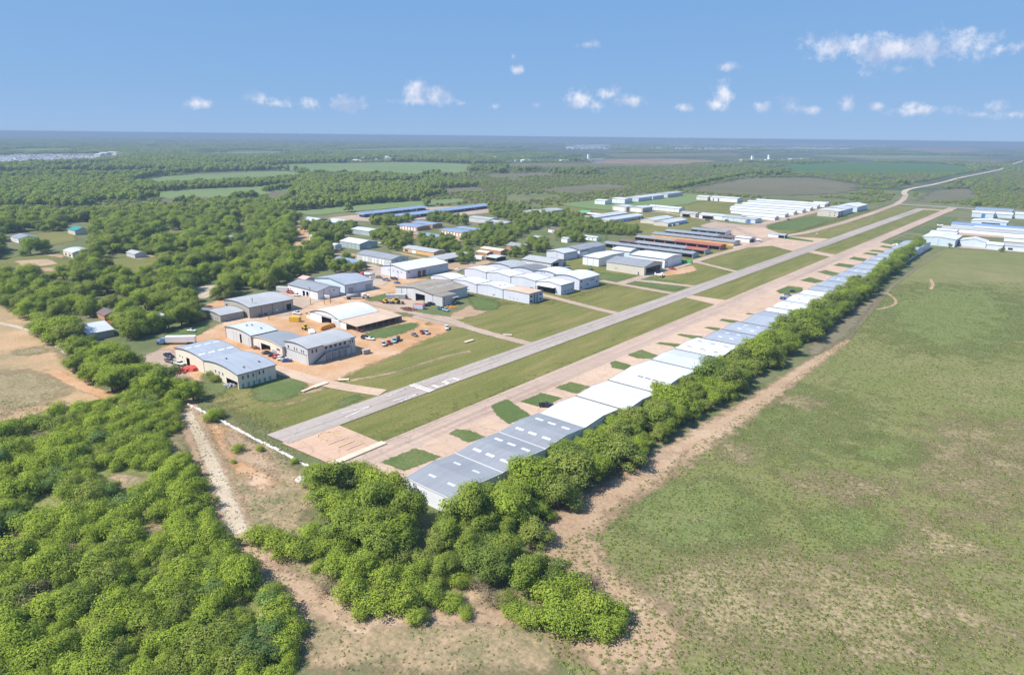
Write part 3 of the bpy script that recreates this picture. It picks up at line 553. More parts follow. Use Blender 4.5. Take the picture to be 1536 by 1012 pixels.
marks('centre_line', [quad(-190.4, -189.95, y, y + 24) for y in range(198, 1100, 48)], G['wornpaint'])
marks('hold_line', [line(*p, .4) for p in [(-183.5, 124, -176, 124), (-181, 119.5, -177.5, 119.5), (-174.5, 124, -174.5, 117.5), (-170.5, 125, -170.5, 118.5), (-167, 126, -167, 119)]], G['yellow'])
arc = [(-179 - 4.6 * math.cos(t), 121.5 + 3.6 * math.sin(t)) for t in [i * math.pi / 10 - math.pi / 2 for i in range(11)]]
marks('taxi_line', [line(*arc[i], *arc[i + 1], .3) for i in range(10)], G['yellow'])

# distant fields, tracks and earthworks
zz = [0.1]
def fpatch(name, pts, k, fade):
    zz[0] += 0.012; o = patch(name, pts, G[k], fade, fade * 0.8, z=zz[0], clear=True); return o
for fr, pts, k, fd in [('o', [(185,274),(230,266),(330,259),(440,256),(462,266),(400,273),(330,276),(240,280)], 'fargreen', 40), ('o', [(190,291),(290,284),(440,278),(445,290),(330,298),(250,299)], 'fargreen', 30), ('o', [(370,252),(440,246),(620,243),(710,246),(700,260),(560,265),(470,264),(440,256)], 'fargreen', 60),
        ('o', [(250,262),(330,258),(440,255),(330,261)], 'farbrown', 25), ('o', [(700,246),(900,244),(1060,244),(1000,250),(800,252)], 'farbrown', 60), ('o', [(1130,258),(1180,247),(1260,243),(1400,245),(1475,251),(1440,260),(1300,262)], 'fardark', 60),
        ('o', [(1400,285),(1455,283),(1470,296),(1440,303),(1370,304),(1390,292)], 'farbrown', 30), ('o', [(1020,286),(1120,267),(1220,266),(1300,278),(1270,290),(1160,295),(1060,290)], 'farbrown', 60), ('o', [(860,240),(1000,238),(1080,241),(1060,245),(900,246)], 'farred', 80),
        ('o', [(1330,227),(1360,221),(1440,220),(1485,225),(1440,230)], 'farred', 200), ('o', [(1260,238),(1400,236),(1520,240),(1500,247),(1340,243)], 'farbrown', 120), ('o', [(1200,233),(1400,233),(1500,236),(1300,238)], 'fargreen', 120), ('o', [(560,237),(640,235),(640,240),(570,241)], 'fargreen', 60),
        ('o', [(-60,240),(0,233),(120,230),(180,231),(175,241),(60,247),(-60,252)], 'farbrown', 40), ('o', [(0,224),(100,222),(160,224),(60,229),(0,229)], 'fargreen', 120), ('o', [(520,276),(560,271),(640,272),(625,278),(540,280)], 'farred', 25), ('o', [(500,292),(545,288),(540,295),(500,300)], 'farbrown', 25), ('o', [(400,290),(440,284),(430,296),(400,302)], 'farbrown', 25),
        ('o', [(300,229),(420,227),(430,231),(310,233)], 'fargreen', 60), ('o', [(500,224),(700,221),(720,225),(520,228)], 'fargreen', 100), ('o', [(60,250),(160,246),(170,250),(70,255)], 'fargreen', 40), ('o', [(900,231),(1100,229),(1120,234),(920,236)], 'farbrown', 80), ('o', [(720,262),(820,258),(840,264),(740,268)], 'farbrown', 40), ('o', [(640,285),(720,280),(730,287),(650,292)], 'farbrown', 20), ('o', [(800,285),(900,276),(960,280),(860,292)], 'farbrown', 30), ('o', [(240,300),(310,295),(320,301),(250,307)], 'farbrown', 15), ('o', [(430,318),(560,306),(690,298),(700,303),(600,312),(520,318),(470,324)], 'fargreen', 15), ('o', [(830,306),(900,300),(1020,290),(1090,296),(1000,312),(900,316)], 'fargreen', 20)]:
    fpatch('far_field', WL(fr, pts), k, fd)
ribbon('country_road', [(-262, 1440), (-285, 1510), (-296, 1650), (-286, 1796), (-284, 2000), (-289, 2226), (-280, 2600), (-270, 3060), (-300, 3800), (-319, 4714), (-330, 6500)], (10, 15), G['chalk'], z=0.45, step=40, clear=28)
CLEAR.append(WL('o', [(1335,306),(1405,300),(1415,280),(1385,272),(1345,284)]))
# ------------------------------------------------------------------ buildings
GOODS = []
FOOT = []      # footprints, kept free of trees
UNIT = {}
def unit_box(mk):
    if mk not in UNIT:
        b = MB(); b.box((0, 0, 0), (1, 1, 1)); UNIT[mk] = b.mesh('piece_' + mk, M[mk])
    return UNIT[mk]
def piece(parent, name, mk, c, d, rot=(0, 0, 0)):
    o = bpy.data.objects.new(name, unit_box(mk)); o.location = c; o.scale = d; o.rotation_euler = rot; return link(o, parent)

def profile(w, eave, rise, shape):
    h = w / 2
    if shape == 'gable': return [(-h, eave), (0, eave + rise), (h, eave)]
    if shape == 'arch': return [(-h + w * i / 10, eave + rise * (1 - (2 * i / 10 - 1) ** 2)) for i in range(11)]
    if shape == 'mono': return [(-h, eave), (h, eave + rise)]
    return [(-h, eave), (h, eave)]
def ptop(pr, u):
    for (a, za), (b, zb) in zip(pr, pr[1:]):
        if u <= b + 1e-6: return za + (zb - za) * max(0, (u - a)) / (b - a)
    return pr[-1][1]
def building(name, label, cat, x0, x1, y0, y1, eave, rise, axis='y', wall='whitewall', roof='roofgrey', shape='gable', feats=(), sky=None, trim='trim', group=None, rz=0.0, over=0.35, parts=None, vents=(), gutter=False):
    cx, cy = (x0 + x1) / 2, (y0 + y1) / 2; wx, wy = x1 - x0, y1 - y0
    r = math.hypot(wx, wy) / 2
    FOOT.append((cx, cy, wx / 2 + 2.5, wy / 2 + 2.5, rz))
    root = empty(name, (cx, cy, 0), rz); tag(root, label, cat, group)
    w, d = (wx, wy) if axis == 'y' else (wy, wx)
    pr = profile(w, eave, rise, shape)
    T = (lambda u, v, z: (u, v, z)) if axis == 'y' else (lambda u, v, z: (v, u, z))
    sides = {'S': ('g', -1), 'N': ('g', 1), 'W': ('s', -1), 'E': ('s', 1)} if axis == 'y' else {'W': ('g', -1), 'E': ('g', 1), 'S': ('s', -1), 'N': ('s', 1)}
    nrm = {'S': (0, -1), 'N': (0, 1), 'W': (-1, 0), 'E': (1, 0)}
    wb = MB()
    def wall_pt(side, t, z, out=0.0):
        k, sg = sides[side]
        p = T((t - .5) * w, sg * d / 2, z) if k == 'g' else T(sg * w / 2, (t - .5) * d, z)
        return (p[0] + nrm[side][0] * out, p[1] + nrm[side][1] * out, z)
    for side, (k, sg) in sides.items():
        holes = [f for f in feats if f[0] == side and f[1] == 'open']
        if any(f[0] == side and f[1] == 'none' for f in feats): continue
        bp = {0.0, 1.0}
        if k == 'g': bp |= {(u + w / 2) / w for u, _ in pr}
        for f in holes: bp |= {f[2], f[3]}
        bp = sorted(bp)
        for a, b in zip(bp, bp[1:]):
            if b - a < 1e-5: continue
            mid = (a + b) / 2
            ta = ptop(pr, (a - .5) * w) if k == 'g' else (pr[0][1] if sg < 0 else pr[-1][1]); tb = ptop(pr, (b - .5) * w) if k == 'g' else ta
            zl = 0.0
            for f in holes:
                if f[2] - 1e-6 < mid < f[3] + 1e-6: zl = f[5]
            wb.face([wall_pt(side, a, zl), wall_pt(side, b, zl), wall_pt(side, b, tb), wall_pt(side, a, ta)])
    if wb.f: wb.build('wall', M[wall], root)
    # roof slab with thickness
    rb = MB(); th = 0.14; ov = over
    ext = [(pr[0][0] - ov, pr[0][1] - ov * (pr[1][1] - pr[0][1]) / (pr[1][0] - pr[0][0]))] + pr[1:-1] + [(pr[-1][0] + ov, pr[-1][1] + ov * (pr[-1][1] - pr[-2][1]) / (pr[-1][0] - pr[-2][0]))]
    ext = [(u, z + 0.03) for u, z in ext]; dv = d / 2 + ov; n = len(ext)
    segs = [(0, n - 1, roof)] if not isinstance(roof, (list, tuple)) else None
    strips = [(-dv, dv, roof)] if isinstance(roof, str) else [(-dv + 2 * dv * a, -dv + 2 * dv * b, mk) for a, b, mk in roof]
    for va, vb, mk in strips:
        q = MB()
        for (ua, za), (ub, zb) in zip(ext, ext[1:]):
            q.face([T(ua, va, za + th), T(ub, va, zb + th), T(ub, vb, zb + th), T(ua, vb, za + th)]); q.face([T(ua, va, za), T(ua, vb, za), T(ub, vb, zb), T(ub, va, zb)])
            q.face([T(ua, va, za), T(ub, va, zb), T(ub, va, zb + th), T(ua, va, za + th)]); q.face([T(ua, vb, za), T(ua, vb, za + th), T(ub, vb, zb + th), T(ub, vb, zb)])
        for (ua, za) in (ext[0], ext[-1]): q.face([T(ua, va, za), T(ua, va, za + th), T(ua, vb, za + th), T(ua, vb, za)])
        q.build('roof', roof_mat(mk, axis) if mk.startswith('roof') else M[mk], root)
    if trim:
        tb_ = MB(); hh = 0.30
        for sv in (-1, 1):
            v0, v1 = sv * (dv + 0.01), sv * (dv + 0.09)
            for (ua, za), (ub, zb) in zip(ext, ext[1:]):
                lo, hi = -hh + th + .05, th + .05
                tb_.face([T(ua, v1, za + lo), T(ub, v1, zb + lo), T(ub, v1, zb + hi), T(ua, v1, za + hi)]); tb_.face([T(ua, v0, za + hi), T(ub, v0, zb + hi), T(ub, v1, zb + hi), T(ua, v1, za + hi)]); tb_.face([T(ua, v0, za + lo), T(ub, v0, zb + lo), T(ub, v1, zb + lo), T(ua, v1, za + lo)])
        for (ua, za), sg in ((ext[0], -1), (ext[-1], 1)):
            c = T(ua + sg * 0.06, 0, za + th - hh / 2 + .05); tb_.box(c, (0.1, 2 * dv + .18, hh) if axis == 'y' else (2 * dv + .18, 0.1, hh))
        tb_.build('fascia', M[trim], root)
    def on_roof(nm, mk, u, v, su, sv, h=0.08):
        z0 = ptop(pr, u); sl = (ptop(pr, min(u + .2, w / 2)) - ptop(pr, max(u - .2, -w / 2))) / .4
        a = math.atan(sl); c = T(u, v, z0 + th + .03 + h / 2)
        return piece(root, nm, mk, c, (su, sv, h) if axis == 'y' else (sv, su, h), (0, -a, 0) if axis == 'y' else (a, 0, 0))
    if sky:      # (list of u fractions, list of v fractions, su, sv, material)
        for fu in sky[0]:
            for fv in sky[1]: on_roof('skylight', sky[4], (fu - .5) * w, (fv - .5) * d, sky[2], sky[3])
    for fu, fv in vents:
        o = on_roof('roof_vent', 'steel', (fu - .5) * w, (fv - .5) * d, 0.6, 0.6, 0.7)
    for f in feats:
        side, kd, a, b, z0, z1 = f[:6]; cnt = f[6] if len(f) > 6 else 1
        if kd in ('open', 'none'): 
            continue
        k, sg = sides[side]; Lw = (w if k == 'g' else d)
        if kd == 'awn':
            depth = f[6]; c = wall_pt(side, (a + b) / 2, z1, depth / 2); sz = ((b - a) * Lw, depth, .12) if side in 'SN' else (depth, (b - a) * Lw, .12)
            piece(root, 'awning', 'roofwhite' if len(f) < 8 else f[7], c, sz); continue
        for i in range(cnt):
            if cnt == 1: ca, cb = a, b
            else:
                st = (b - a) / cnt; ca = a + st * (i + .5 - f[7] / 2); cb = a + st * (i + .5 + f[7] / 2)
            mid = (ca + cb) / 2; wid = (cb - ca) * Lw; hz = z1 - z0
            def slab(nm, mk, out, grow, th_):
                c = wall_pt(side, mid, (z0 + z1) / 2, out); return piece(root, nm, mk, c, (wid + grow, th_, hz + grow) if side in 'SN' else (th_, wid + grow, hz + grow))
            if kd == 'win':
                fr_ = slab('window', 'lighttrim', 0.03, 0.25, 0.06); c = wall_pt(side, mid, (z0 + z1) / 2, 0.05)
                g_ = piece(root, 'pane', 'glassdark', c, (wid, .06, hz) if side in 'SN' else (.06, wid, hz)); g_.parent = fr_; g_.matrix_parent_inverse = fr_.matrix_basis.inverted()
            else:
                mk = {'door': 'white', 'gdoor': 'doorgrey', 'green': 'greendoor', 'ddoor': 'rust', 'line': 'trim', 'grey': 'palegrey', 'whited': 'roofwhite', 'cr': 'cream', 'red': 'redtarp', 'blued': 'bluetarp', 'org': 'orangewall', 'dk': 'glassdark', 'grn': 'greenpaint', 'trimdk': 'trim'}[kd]
                nm = {'line': 'downpipe', 'green': 'shutter'}.get(kd, 'door'); slab(nm, mk, 0.04, 0.0, 0.08)
    if gutter:
        c = T(w / 2 + (.05 if axis == 'x' else .05), 0, eave + .28); piece(root, 'gutter', 'trim', c, (.55, d + .3, .16) if axis == 'y' else (d + .3, .55, .16))
    return root
def part(root, name, mk, c, d, rot=(0, 0, 0)): return piece(root, name, mk, c, d, rot)

ORD = 'first second third fourth fifth sixth seventh eighth ninth tenth eleventh twelfth thirteenth fourteenth fifteenth sixteenth seventeenth eighteenth nineteenth twentieth twenty-first twenty-second twenty-third twenty-fourth twenty-fifth twenty-sixth twenty-seventh'.split()
# long row of hangars beside the taxiway
ys = [113, 133, 153, 174, 196, 218, 252, 274, 298, 319, 340, 372, 383, 404, 428, 446, 464, 486, 507, 530, 549, 575, 597, 619, 641, 674, 703, 742]
erow = [('roofslate', 'grey'), ('roofslate', 'grey'), ('roofslate', 'grey'), ('roofwhite', 'white'), ('roofwhite', 'white'), ('roofwhite', 'white'), ('roofsilver', 'silver'), ('roofwhite', 'white'), ('roofblue', 'blue-grey'), ('roofblue', 'blue-grey'), ('roofblue', 'blue-grey'),
        ('roofsilver', 'silver'), ('roofwhite', 'white'), ('roofwhite', 'white'), ('roofwhite', 'white')] + [('roofblue', 'blue-grey')] * 12
for i, (a, b) in enumerate(zip(ys, ys[1:])):
    xw = -131.8 if i < 8 else (-129 if i < 10 else -127); xe = -113.2 if i < 4 else (-110.5 if i < 9 else -107.5)
    mk, cn = erow[i]; sky = None; ex = ''
    if i in (1, 2): sky = ([.25, .75], [.22, .5, .8], 1.0, 3.0, 'skylight'); ex = ' with six white skylights'
    elif i == 0: sky = ([.25, .75], [.3, .7], 0.9, 2.8, 'dimskylight'); ex = ' with dull skylight strips'
    elif i in (5,): sky = ([.3], [.4, .55, .7, .85], 0.7, 2.4, 'trim'); ex = ' with dark vents'
    elif i in (7,): sky = ([.25, .7], [.2, .5, .8], 0.6, 2.2, 'trim'); ex = ' with dark vent strips'
    elif i in (11,): sky = ([.12, .32], [.06, .2, .34, .48], 2.2, 2.4, 'skylight'); ex = ' with pale square panels'
    elif i in (12, 13, 14): sky = ([.3, .7], [.3, .7], 0.9, 0.9, 'trim'); ex = ' with small dark vents'
    elif i in (8, 9, 17, 19, 22, 25): sky = ([.3, .7], [.3, .6], 0.7, 2.0, 'skylight'); ex = ' with pale skylights'
    ev = 5.0 + (0.35 if i in (12, 13) else 0) + 0.12 * ((i * 7) % 3)
    building('hangar', f'{cn} roofed hangar{ex}, {ORD[i]} from the run-up pad in the taxiway row', 'hangar', xw, xe, a + .08, b - .08, ev, .85 if b - a < 26 else 1.15, 'x', 'whitewall' if i not in (12,) else 'beige', mk, 'gable',
             [('W', 'grey', .08, .92, 0, 4.2), ('W', 'line', .30, .31, 0, 4.25), ('W', 'line', .5, .51, 0, 4.25), ('W', 'line', .70, .71, 0, 4.25), ('E', 'win', .2, .3, 1.5, 2.5)], sky, 'trim' if 2 < i < 12 or i > 13 else 'lighttrim', 'hangars in the taxiway row', over=0.05, gutter=2 < i < 26)

S = building
win = lambda side, a, b, z0, z1, n, fill=.4: (side, 'win', a, b, z0, z1, n, fill)
r_ = S('hangar_office', 'blue-grey twin roofed white hangar office with two storeys of windows', 'hangar', -270, -243, 125, 141.5, 6.0, 1.35, 'y', 'cream', 'roofblue', 'arch',
       [win('E', .06, .46, 3.6, 5.0, 3, .28), win('E', .5, .72, 3.8, 5.2, 2, .35), ('E', 'green', .04, .9, .1, 1.9, 6, .38), win('S', .3, .62, 3.0, 4.2, 3, .25), ('S', 'green', .12, .3, .1, 2.2, 2, .35), ('E', 'line', .47, .476, 0, 5.9), ('S', 'open', .66, .98, 0, 2.8)], None, 'trim', vents=[(.85, .3), (.35, .3), (.8, .75)])
S('hangar', 'blue-grey roofed cream hangar with eight white skylights beside a gravel yard', 'hangar', -296, -270.3, 125.2, 141.7, 6.0, 1.25, 'y', 'cream', 'roofblue', 'arch',
  [('S', 'open', .38, .50, 0, 3.8), ('S', 'trimdk', .985, .999, 0, 6), win('S', .1, .3, 2.8, 3.6, 2, .3), ('S', 'cr', .02, .3, 0, 2.6)], ([.34, .8], [.12, .38, .64, .88], 1.1, 2.6, 'skylight'), 'trim')
S('hangar', 'silver-white roofed grey hangar with tall sliding doors facing the dirt lane', 'hangar', -314, -290.3, 158, 171.5, 5.5, 1.15, 'y', 'palegrey', 'roofsilver', 'arch',
  [('S', 'open', .56, .63, 0, 4.4), ('S', 'grey', .30, .56, 0, 4.5), ('S', 'grey', .63, .9, 0, 4.5), ('S', 'line', .30, .312, 0, 4.6), ('S', 'line', .43, .438, 0, 4.6), ('S', 'line', 0, .012, 0, 5.5), ('S', 'line', .985, .999, 0, 5.5)], None, 'trim', vents=[(.45, .4), (.5, .55), (.8, .6)])
S('hangar', 'low blue-grey roofed cream hangar with a wide open door between two taller ones', 'hangar', -290, -265.4, 158.6, 172, 5.0, 1.1, 'y', 'cream', 'roofslate', 'arch',
  [('S', 'open', .28, .6, 0, 3.4), ('S', 'gdoor', .66, .80, 0, 2.2), win('S', .82, .92, 2.8, 3.6, 1), ('S', 'whited', .08, .2, 0, 3.4)], None, 'beige')
ts = S('two_storey_hangar', 'two-storey grey hangar with balcony, outside stair and pale roof beside the grass bank', 'hangar', -265, -247.6, 160, 185.2, 7.5, .95, 'y', 'palegrey', 'roofgrey', 'arch',
  [win('S', .12, .18, 4.9, 6.3, 1), win('S', .36, .58, 4.9, 6.3, 2, .3), win('S', .68, .86, 4.9, 6.3, 2, .4), ('S', 'grey', .06, .94, 0, 4.2), ('S', 'line', .04, .96, 4.25, 4.5), win('E', .05, .21, 5.0, 6.6, 2, .42), win('E', .86, .97, 5.0, 6.6, 2, .4), win('E', .32, .82, 5.2, 6.5, 5, .5), ('E', 'gdoor', .36, .82, .1, 2.8, 4, .8), ('E', 'line', 0, .008, 0, 7.5)], None, 'trim')
hx, hy = (265 - 247.6) / 2, 12.6
part(ts, 'balcony', 'doorgrey', (hx + .9, 2.2, 3.9), (1.8, 14.0, .2))
for i in range(9): part(ts, 'balcony_post', 'trim', (hx + 1.75, -4.6 + i * 1.72, 1.95 if i % 2 == 0 else 4.5), (.14, .14, 3.9 if i % 2 == 0 else 1.0))
part(ts, 'handrail', 'rust', (hx + 1.75, 2.2, 5.0), (.08, 14.0, .1))
part(ts, 'stair', 'trim', (hx + 1.0, -8.0, 2.0), (1.0, 8.0, .25), (math.atan2(3.9, 6.6), 0, 0)); part(ts, 'handrail', 'trim', (hx + 1.5, -8.0, 2.9), (.06, 7.8, .08), (math.atan2(3.9, 6.6), 0, 0))
part(ts, 'balcony_roof', 'roofgrey', (hx + .7, 2.2, 7.45), (1.6, 14.2, .1))
S('hangar', 'large tan hangar with grey roof and an open dark bay at its end', 'hangar', -366, -339, 185, 212, 6.0, 1.35, 'y', 'tan', 'roofgrey', 'arch',
  [win('S', .07, .15, 3.2, 4.4, 1), ('S', 'dk', .66, .76, 2.6, 3.6), ('E', 'open', .84, .95, 0, 3.8), ('E', 'line', .26, .268, 0, 6), ('E', 'line', .51, .518, 0, 6), ('E', 'line', .76, .768, 0, 6), ('E', 'line', 0, .008, 0, 6), ('E', 'door', .6, .63, 0, 2.2)], ([.25], [.35, .6, .85], .8, 2.8, 'dimskylight'))
S('office', 'small tan office with a row of narrow windows and grey roof', 'office', -359, -343, 170.5, 183.7, 3.6, .8, 'y', 'tan', 'roofgrey', 'arch', [win('E', .06, .98, .9, 2.5, 6, .18), win('S', .62, .9, .9, 2.0, 2, .3)], ([.3], [.4, .7], .6, 2.2, 'dimskylight'))
S('shed', 'small dark lean-to shed behind the tan office', 'shed', -368, -360.5, 171, 177, 2.6, .6, 'x', 'darkwall', 'roofdark', 'gable', [])
ar = S('arched_hangar', 'white barrel roofed hangar with a brown open lean-to along its side', 'hangar', -313, -287, 205.5, 231, 4.2, 2.6, 'y', 'whitewall', 'roofwhite', 'arch',
  [('S', 'open', .40, .74, 0, 3.8), ('S', 'grey', .76, .98, 0, 3.4), ('S', 'door', .16, .36, 0, 3.4), ('S', 'trimdk', .02, .98, 4.25, 4.5)], None, 'trim')
lb = MB(); lx0, lx1 = -287.0 + 300, -272.6 + 300
lb.face([(lx0, -12.9, 4.15), (lx1, -12.9, 3.45), (lx1, 17.5, 3.45), (lx0, 17.5, 4.15)]); lb.face([(lx0, -12.9, 4.0), (lx0, 17.5, 4.0), (lx1, 17.5, 3.3), (lx1, -12.9, 3.3)]); lb.face([(lx1, -12.9, 3.3), (lx1, 17.5, 3.3), (lx1, 17.5, 3.45), (lx1, -12.9, 3.45)]); lb.face([(lx0, -12.9, 4.0), (lx1, -12.9, 3.3), (lx1, -12.9, 3.45), (lx0, -12.9, 4.15)])
lb.face([(-13.2, 13.2, 4.15), (lx0, 13.2, 4.15), (lx0, 17.5, 4.15), (-13.2, 17.5, 3.9)]); lb.face([(lx0, 17.5, 3.3), (lx1, 17.5, 3.3), (lx1, 17.5, 3.45), (lx0, 17.5, 4.15)])
o = lb.build('lean_to_roof', M['roofbeige'], ar)
for i in range(8): part(ar, 'post', 'steel', (lx1 - .3, -12.5 + i * 4.25, 1.66), (.16, .16, 3.3))
part(ar, 'lean_to_wall', 'whitewall', (lx0 + 2.6, -12.4, 1.9), (5.2, .12, 3.8)); part(ar, 'lean_to_wall', 'palegrey', (lx0 + 7, 17.2, 1.6), (14, .12, 3.2))
FOOT.append((-280, 220, 9, 17, 0))
S('hut', 'small cream annexe with a lean roof against the barrel roofed hangar', 'hut', -317.5, -313.8, 206, 210.5, 2.6, .7, 'y', 'cream', 'awning', 'gable', [('E', 'dk', .3, .7, .6, 2)])
S('hangar', 'white hangar with dark grey roof and three white doors beside parked trucks', 'hangar', -381, -349, 235.5, 252, 5.0, 1.9, 'x', 'whitewall', 'roofslate', 'gable', [('S', 'door', .2, .34, 0, 3.6), ('S', 'open', .5, .58, 0, 3.4), ('S', 'open', .62, .70, 0, 3.4), ('S', 'whited', .84, .98, 0, 3.8), win('S', .08, .1, 2, 3, 1), ('E', 'line', .27, .28, 0, 5.6), ('E', 'line', .96, .97, 0, 5), win('E', .7, .74, 3.6, 4.6, 1)])
S('hangar', 'tall white hangar with blue-grey roof and two roller doors', 'hangar', -381, -348.5, 255.5, 277.5, 6.0, 2.2, 'y', 'bluewall', 'roofblue', 'gable', [('E', 'gdoor', .1, .28, 0, 3.8), ('E', 'gdoor', .72, .94, 0, 4.0), ('E', 'line', .34, .346, 0, 6), ('E', 'line', 0, .008, 0, 6), ('S', 'line', .99, .999, 0, 6)])
S('hangar', 'large bright white hangar with a pair of dark roller doors', 'hangar', -384, -357, 313.5, 355, 6.0, 2.2, 'y', 'lavender', 'roofwhite', 'gable', [('E', 'ddoor', .26, .34, 0, 4.2), ('E', 'ddoor', .37, .45, 0, 4.2), win('S', .26, .9, 3.6, 4.8, 4, .1), win('E', .05, .08, 4, 5, 1), win('E', .78, .96, 3.6, 4.6, 2, .15), ('E', 'line', .54, .544, 0, 6)])
rr = S('hangar', 'grey hangar with weathered brown roof and a wide open door full of machinery', 'hangar', -322, -289.2, 274, 304, 6.0, 1.9, 'y', 'palegrey', 'roofrust', 'gable', [('S', 'open', .55, .80, 0, 4.6), ('S', 'line', .16, .168, 0, 6.3), ('S', 'line', .31, .318, 0, 6.6), ('S', 'grey', .32, .54, 0, 4.8)], ([.3, .7], [.25, .55, .8], .7, 6.5, 'dimskylight'))
lb = MB(); lb.box((16.6 + 4.0, -9.2, 2.9), (8.0, 11.4, 5.8)); lb.build('side_bay', M['palegrey'], rr); part(rr, 'side_roof', 'roofrust', (16.6 + 4.0, -9.2, 5.95), (8.5, 12.0, .16)); part(rr, 'door', 'palegrey', (24.62, -11, 1.8), (.08, 3.4, 3.6)); part(rr, 'downpipe', 'trim', (24.66, -13.2, 2.8), (.1, .2, 5.6))
part(rr, 'porch_roof', 'roofgrey', (25.8, -5.6, 4.4), (2.6, 5, .14)); part(rr, 'stair', 'trim', (25.8, -5.8, 2.2), (1.4, 5, .2), (.6, 0, 0)); part(rr, 'porch_post', 'trim', (26.9, -7.9, 2.2), (.14, .14, 4.4)); part(rr, 'porch_post', 'trim', (26.9, -3.4, 2.2), (.14, .14, 4.4))
FOOT.append((-285, 281, 8, 10, 0))
r1 = [(-332, -312, 'roofwhite', 'with small high windows in its end wall'), (-312, -290, 'roofwhite', 'with a blank wall beside green grass'), (-290, -268, 'roofwhite', 'with three roof vents'), (-268, -247, 'roofbeige', 'with a sandy flat roof and small windows')]
for i, (a, b, mk, ex) in enumerate(r1):
    S('hangar', f'white box hangar {ex}, {ORD[i]} of the front row', 'hangar', a + .1, b - .1, 313.5, 328 if i < 3 else 327, 5.6 if i < 3 else 5.9, 1.3 if i < 3 else .25, 'y', 'lavender', mk, 'gable',
      ([win('S', .1, .75, 3.8, 4.8, 4, .12)] if i == 0 else [('S', 'line', .012, .025, 0, 5.5), ('S', 'dk', .62, .7, 1.2, 1.6)] if i < 3 else [('S', 'line', .006, .018, 0, 5.5), win('S', .2, .62, 1.2, 2.2, 3, .08), win('E', .06, .22, 3.8, 5.0, 1), win('E', .06, .22, .9, 2.1, 1), ('E', 'trimdk', .33, .42, .2, 5.4), ('E', 'trimdk', .52, .60, .2, 5.4), win('E', .72, .88, 3.8, 5.0, 1), win('E', .72, .88, .9, 2.1, 1)]),
      ([.3, .7], [.35, .65], .5, 2.0, 'trim') if i in (2,) else None, group='front row of white hangars', over=.04, gutter=True)
for i, (a, b) in enumerate([(-332, -311), (-311, -289), (-289, -267.5), (-267.5, -247)]):
    S('hangar', f'white hangar, {ORD[i]} of the middle row' + (', door lifted' if i == 3 else ''), 'hangar', a + .1, b - .1, 345.8, 362 if i < 3 else 360.5, 6.0, 1.3, 'y', 'lavender', 'roofwhite', 'gable',
      [('S', 'line', .012, .025, 0, 5.9), ('S', 'dk', .78, .92, 1.2, 1.6)] if i < 3 else [('S', 'open', .06, .78, 0, 3.8), ('S', 'awn', .05, .79, 3.8, 4.4, 2.6), win('E', .15, .9, 1.6, 2.3, 3, .35), ('S', 'line', .0, .012, 0, 6)], ([.3, .7], [.3, .65], .5, 2.0, 'dimskylight') if i in (1, 2) else None, group='middle row of white hangars', over=.04, gutter=True)
S('hangar', 'grey arched roof hangar at the back of the white hangar block', 'hangar', -332, -310.2, 372, 391, 6.0, 1.6, 'y', 'lavender', 'roofgrey', 'arch', [])
S('hangar', 'dark grey roofed hangar in the back row of the white block', 'hangar', -309.8, -289.6, 372, 389.5, 6.0, 1.5, 'y', 'lavender', 'roofdark', 'arch', [])
S('hangar', 'white arched roof hangar with two small dark windows in the back row', 'hangar', -289.3, -268.2, 371, 389.5, 6.4, 1.6, 'y', 'lavender', 'roofwhite', 'arch', [win('S', .3, .5, 6.2, 7.0, 2, .3)])
S('hangar', 'tallest white arched hangar of the block with scattered windows facing the grass', 'hangar', -267.8, -246.6, 366, 389.5, 7.0, 1.7, 'y', 'lavender', 'roofwhite', 'arch', [win('E', .03, .1, 5.2, 6.2, 1), win('E', .03, .1, 1.2, 2.2, 1), win('E', .35, .42, 2.2, 3.2, 1), win('E', .52, .74, 4.6, 5.2, 1), win('E', .82, .88, 2.4, 3.4, 1), ('S', 'line', .985, .999, 0, 7)])
S('workshop', 'long pale workshop with many white doors and a dark open end', 'workshop', -333, -304.6, 412, 432, 4.5, 2.0, 'x', 'palegrey', 'roofgrey', 'gable', [('S', 'door', .06, .66, 0, 2.6, 7, .6), win('S', .7, .9, 1.2, 2.2, 2, .4), ('E', 'open', .12, .5, 0, 4.2), ('E', 'blued', .82, .96, 0, 3)])
S('hangar', 'lavender grey hangar beside the pale workshop', 'hangar', -337, -319.6, 449.5, 469, 6.0, 1.2, 'y', 'lavender', 'roofsilver', 'gable', [('E', 'line', .1, .9, 4.6, 4.7), ('S', 'line', .6, .61, 0, 6), win('S', .25, .5, .8, 1.6, 2, .2)])
S('hangar', 'long blue-grey roofed hangar with a tall white pier', 'hangar', -337, -319.2, 472, 512, 6.0, 1.5, 'y', 'lavender', 'roofslate', 'gable', [('E', 'dk', .02, .35, 4.4, 5.0), ('E', 'whited', .47, .50, 0, 7.4), ('E', 'whited', .965, .999, 0, 8.0), ('E', 'door', .05, .3, 0, 4)])
S('hangar', 'white flat roofed hangar with small roof vents beside the bare earth lot', 'hangar', -299, -284, 446.5, 484, 6.4, .7, 'x', 'whitewall', 'roofwhite', 'gable', [('S', 'line', .3, .31, 0, 6), ('S', 'line', .65, .66, 0, 6), ('E', 'line', 0, .008, 0, 6)], ([.3, .7], [.25, .5, .75], .6, 1.6, 'dimskylight'))
S('hangar', 'cream hangar with grey-blue roof and open door facing the runway', 'hangar', -272, -239.8, 438.7, 466, 6.6, 2.4, 'x', 'beige', 'roofslate', 'gable', [('E', 'open', .1, .9, 0, 5.2), win('S', .25, .27, 2, 3.2, 1), ('S', 'trimdk', .84, .87, 0, 2.2)], None, 'beige')
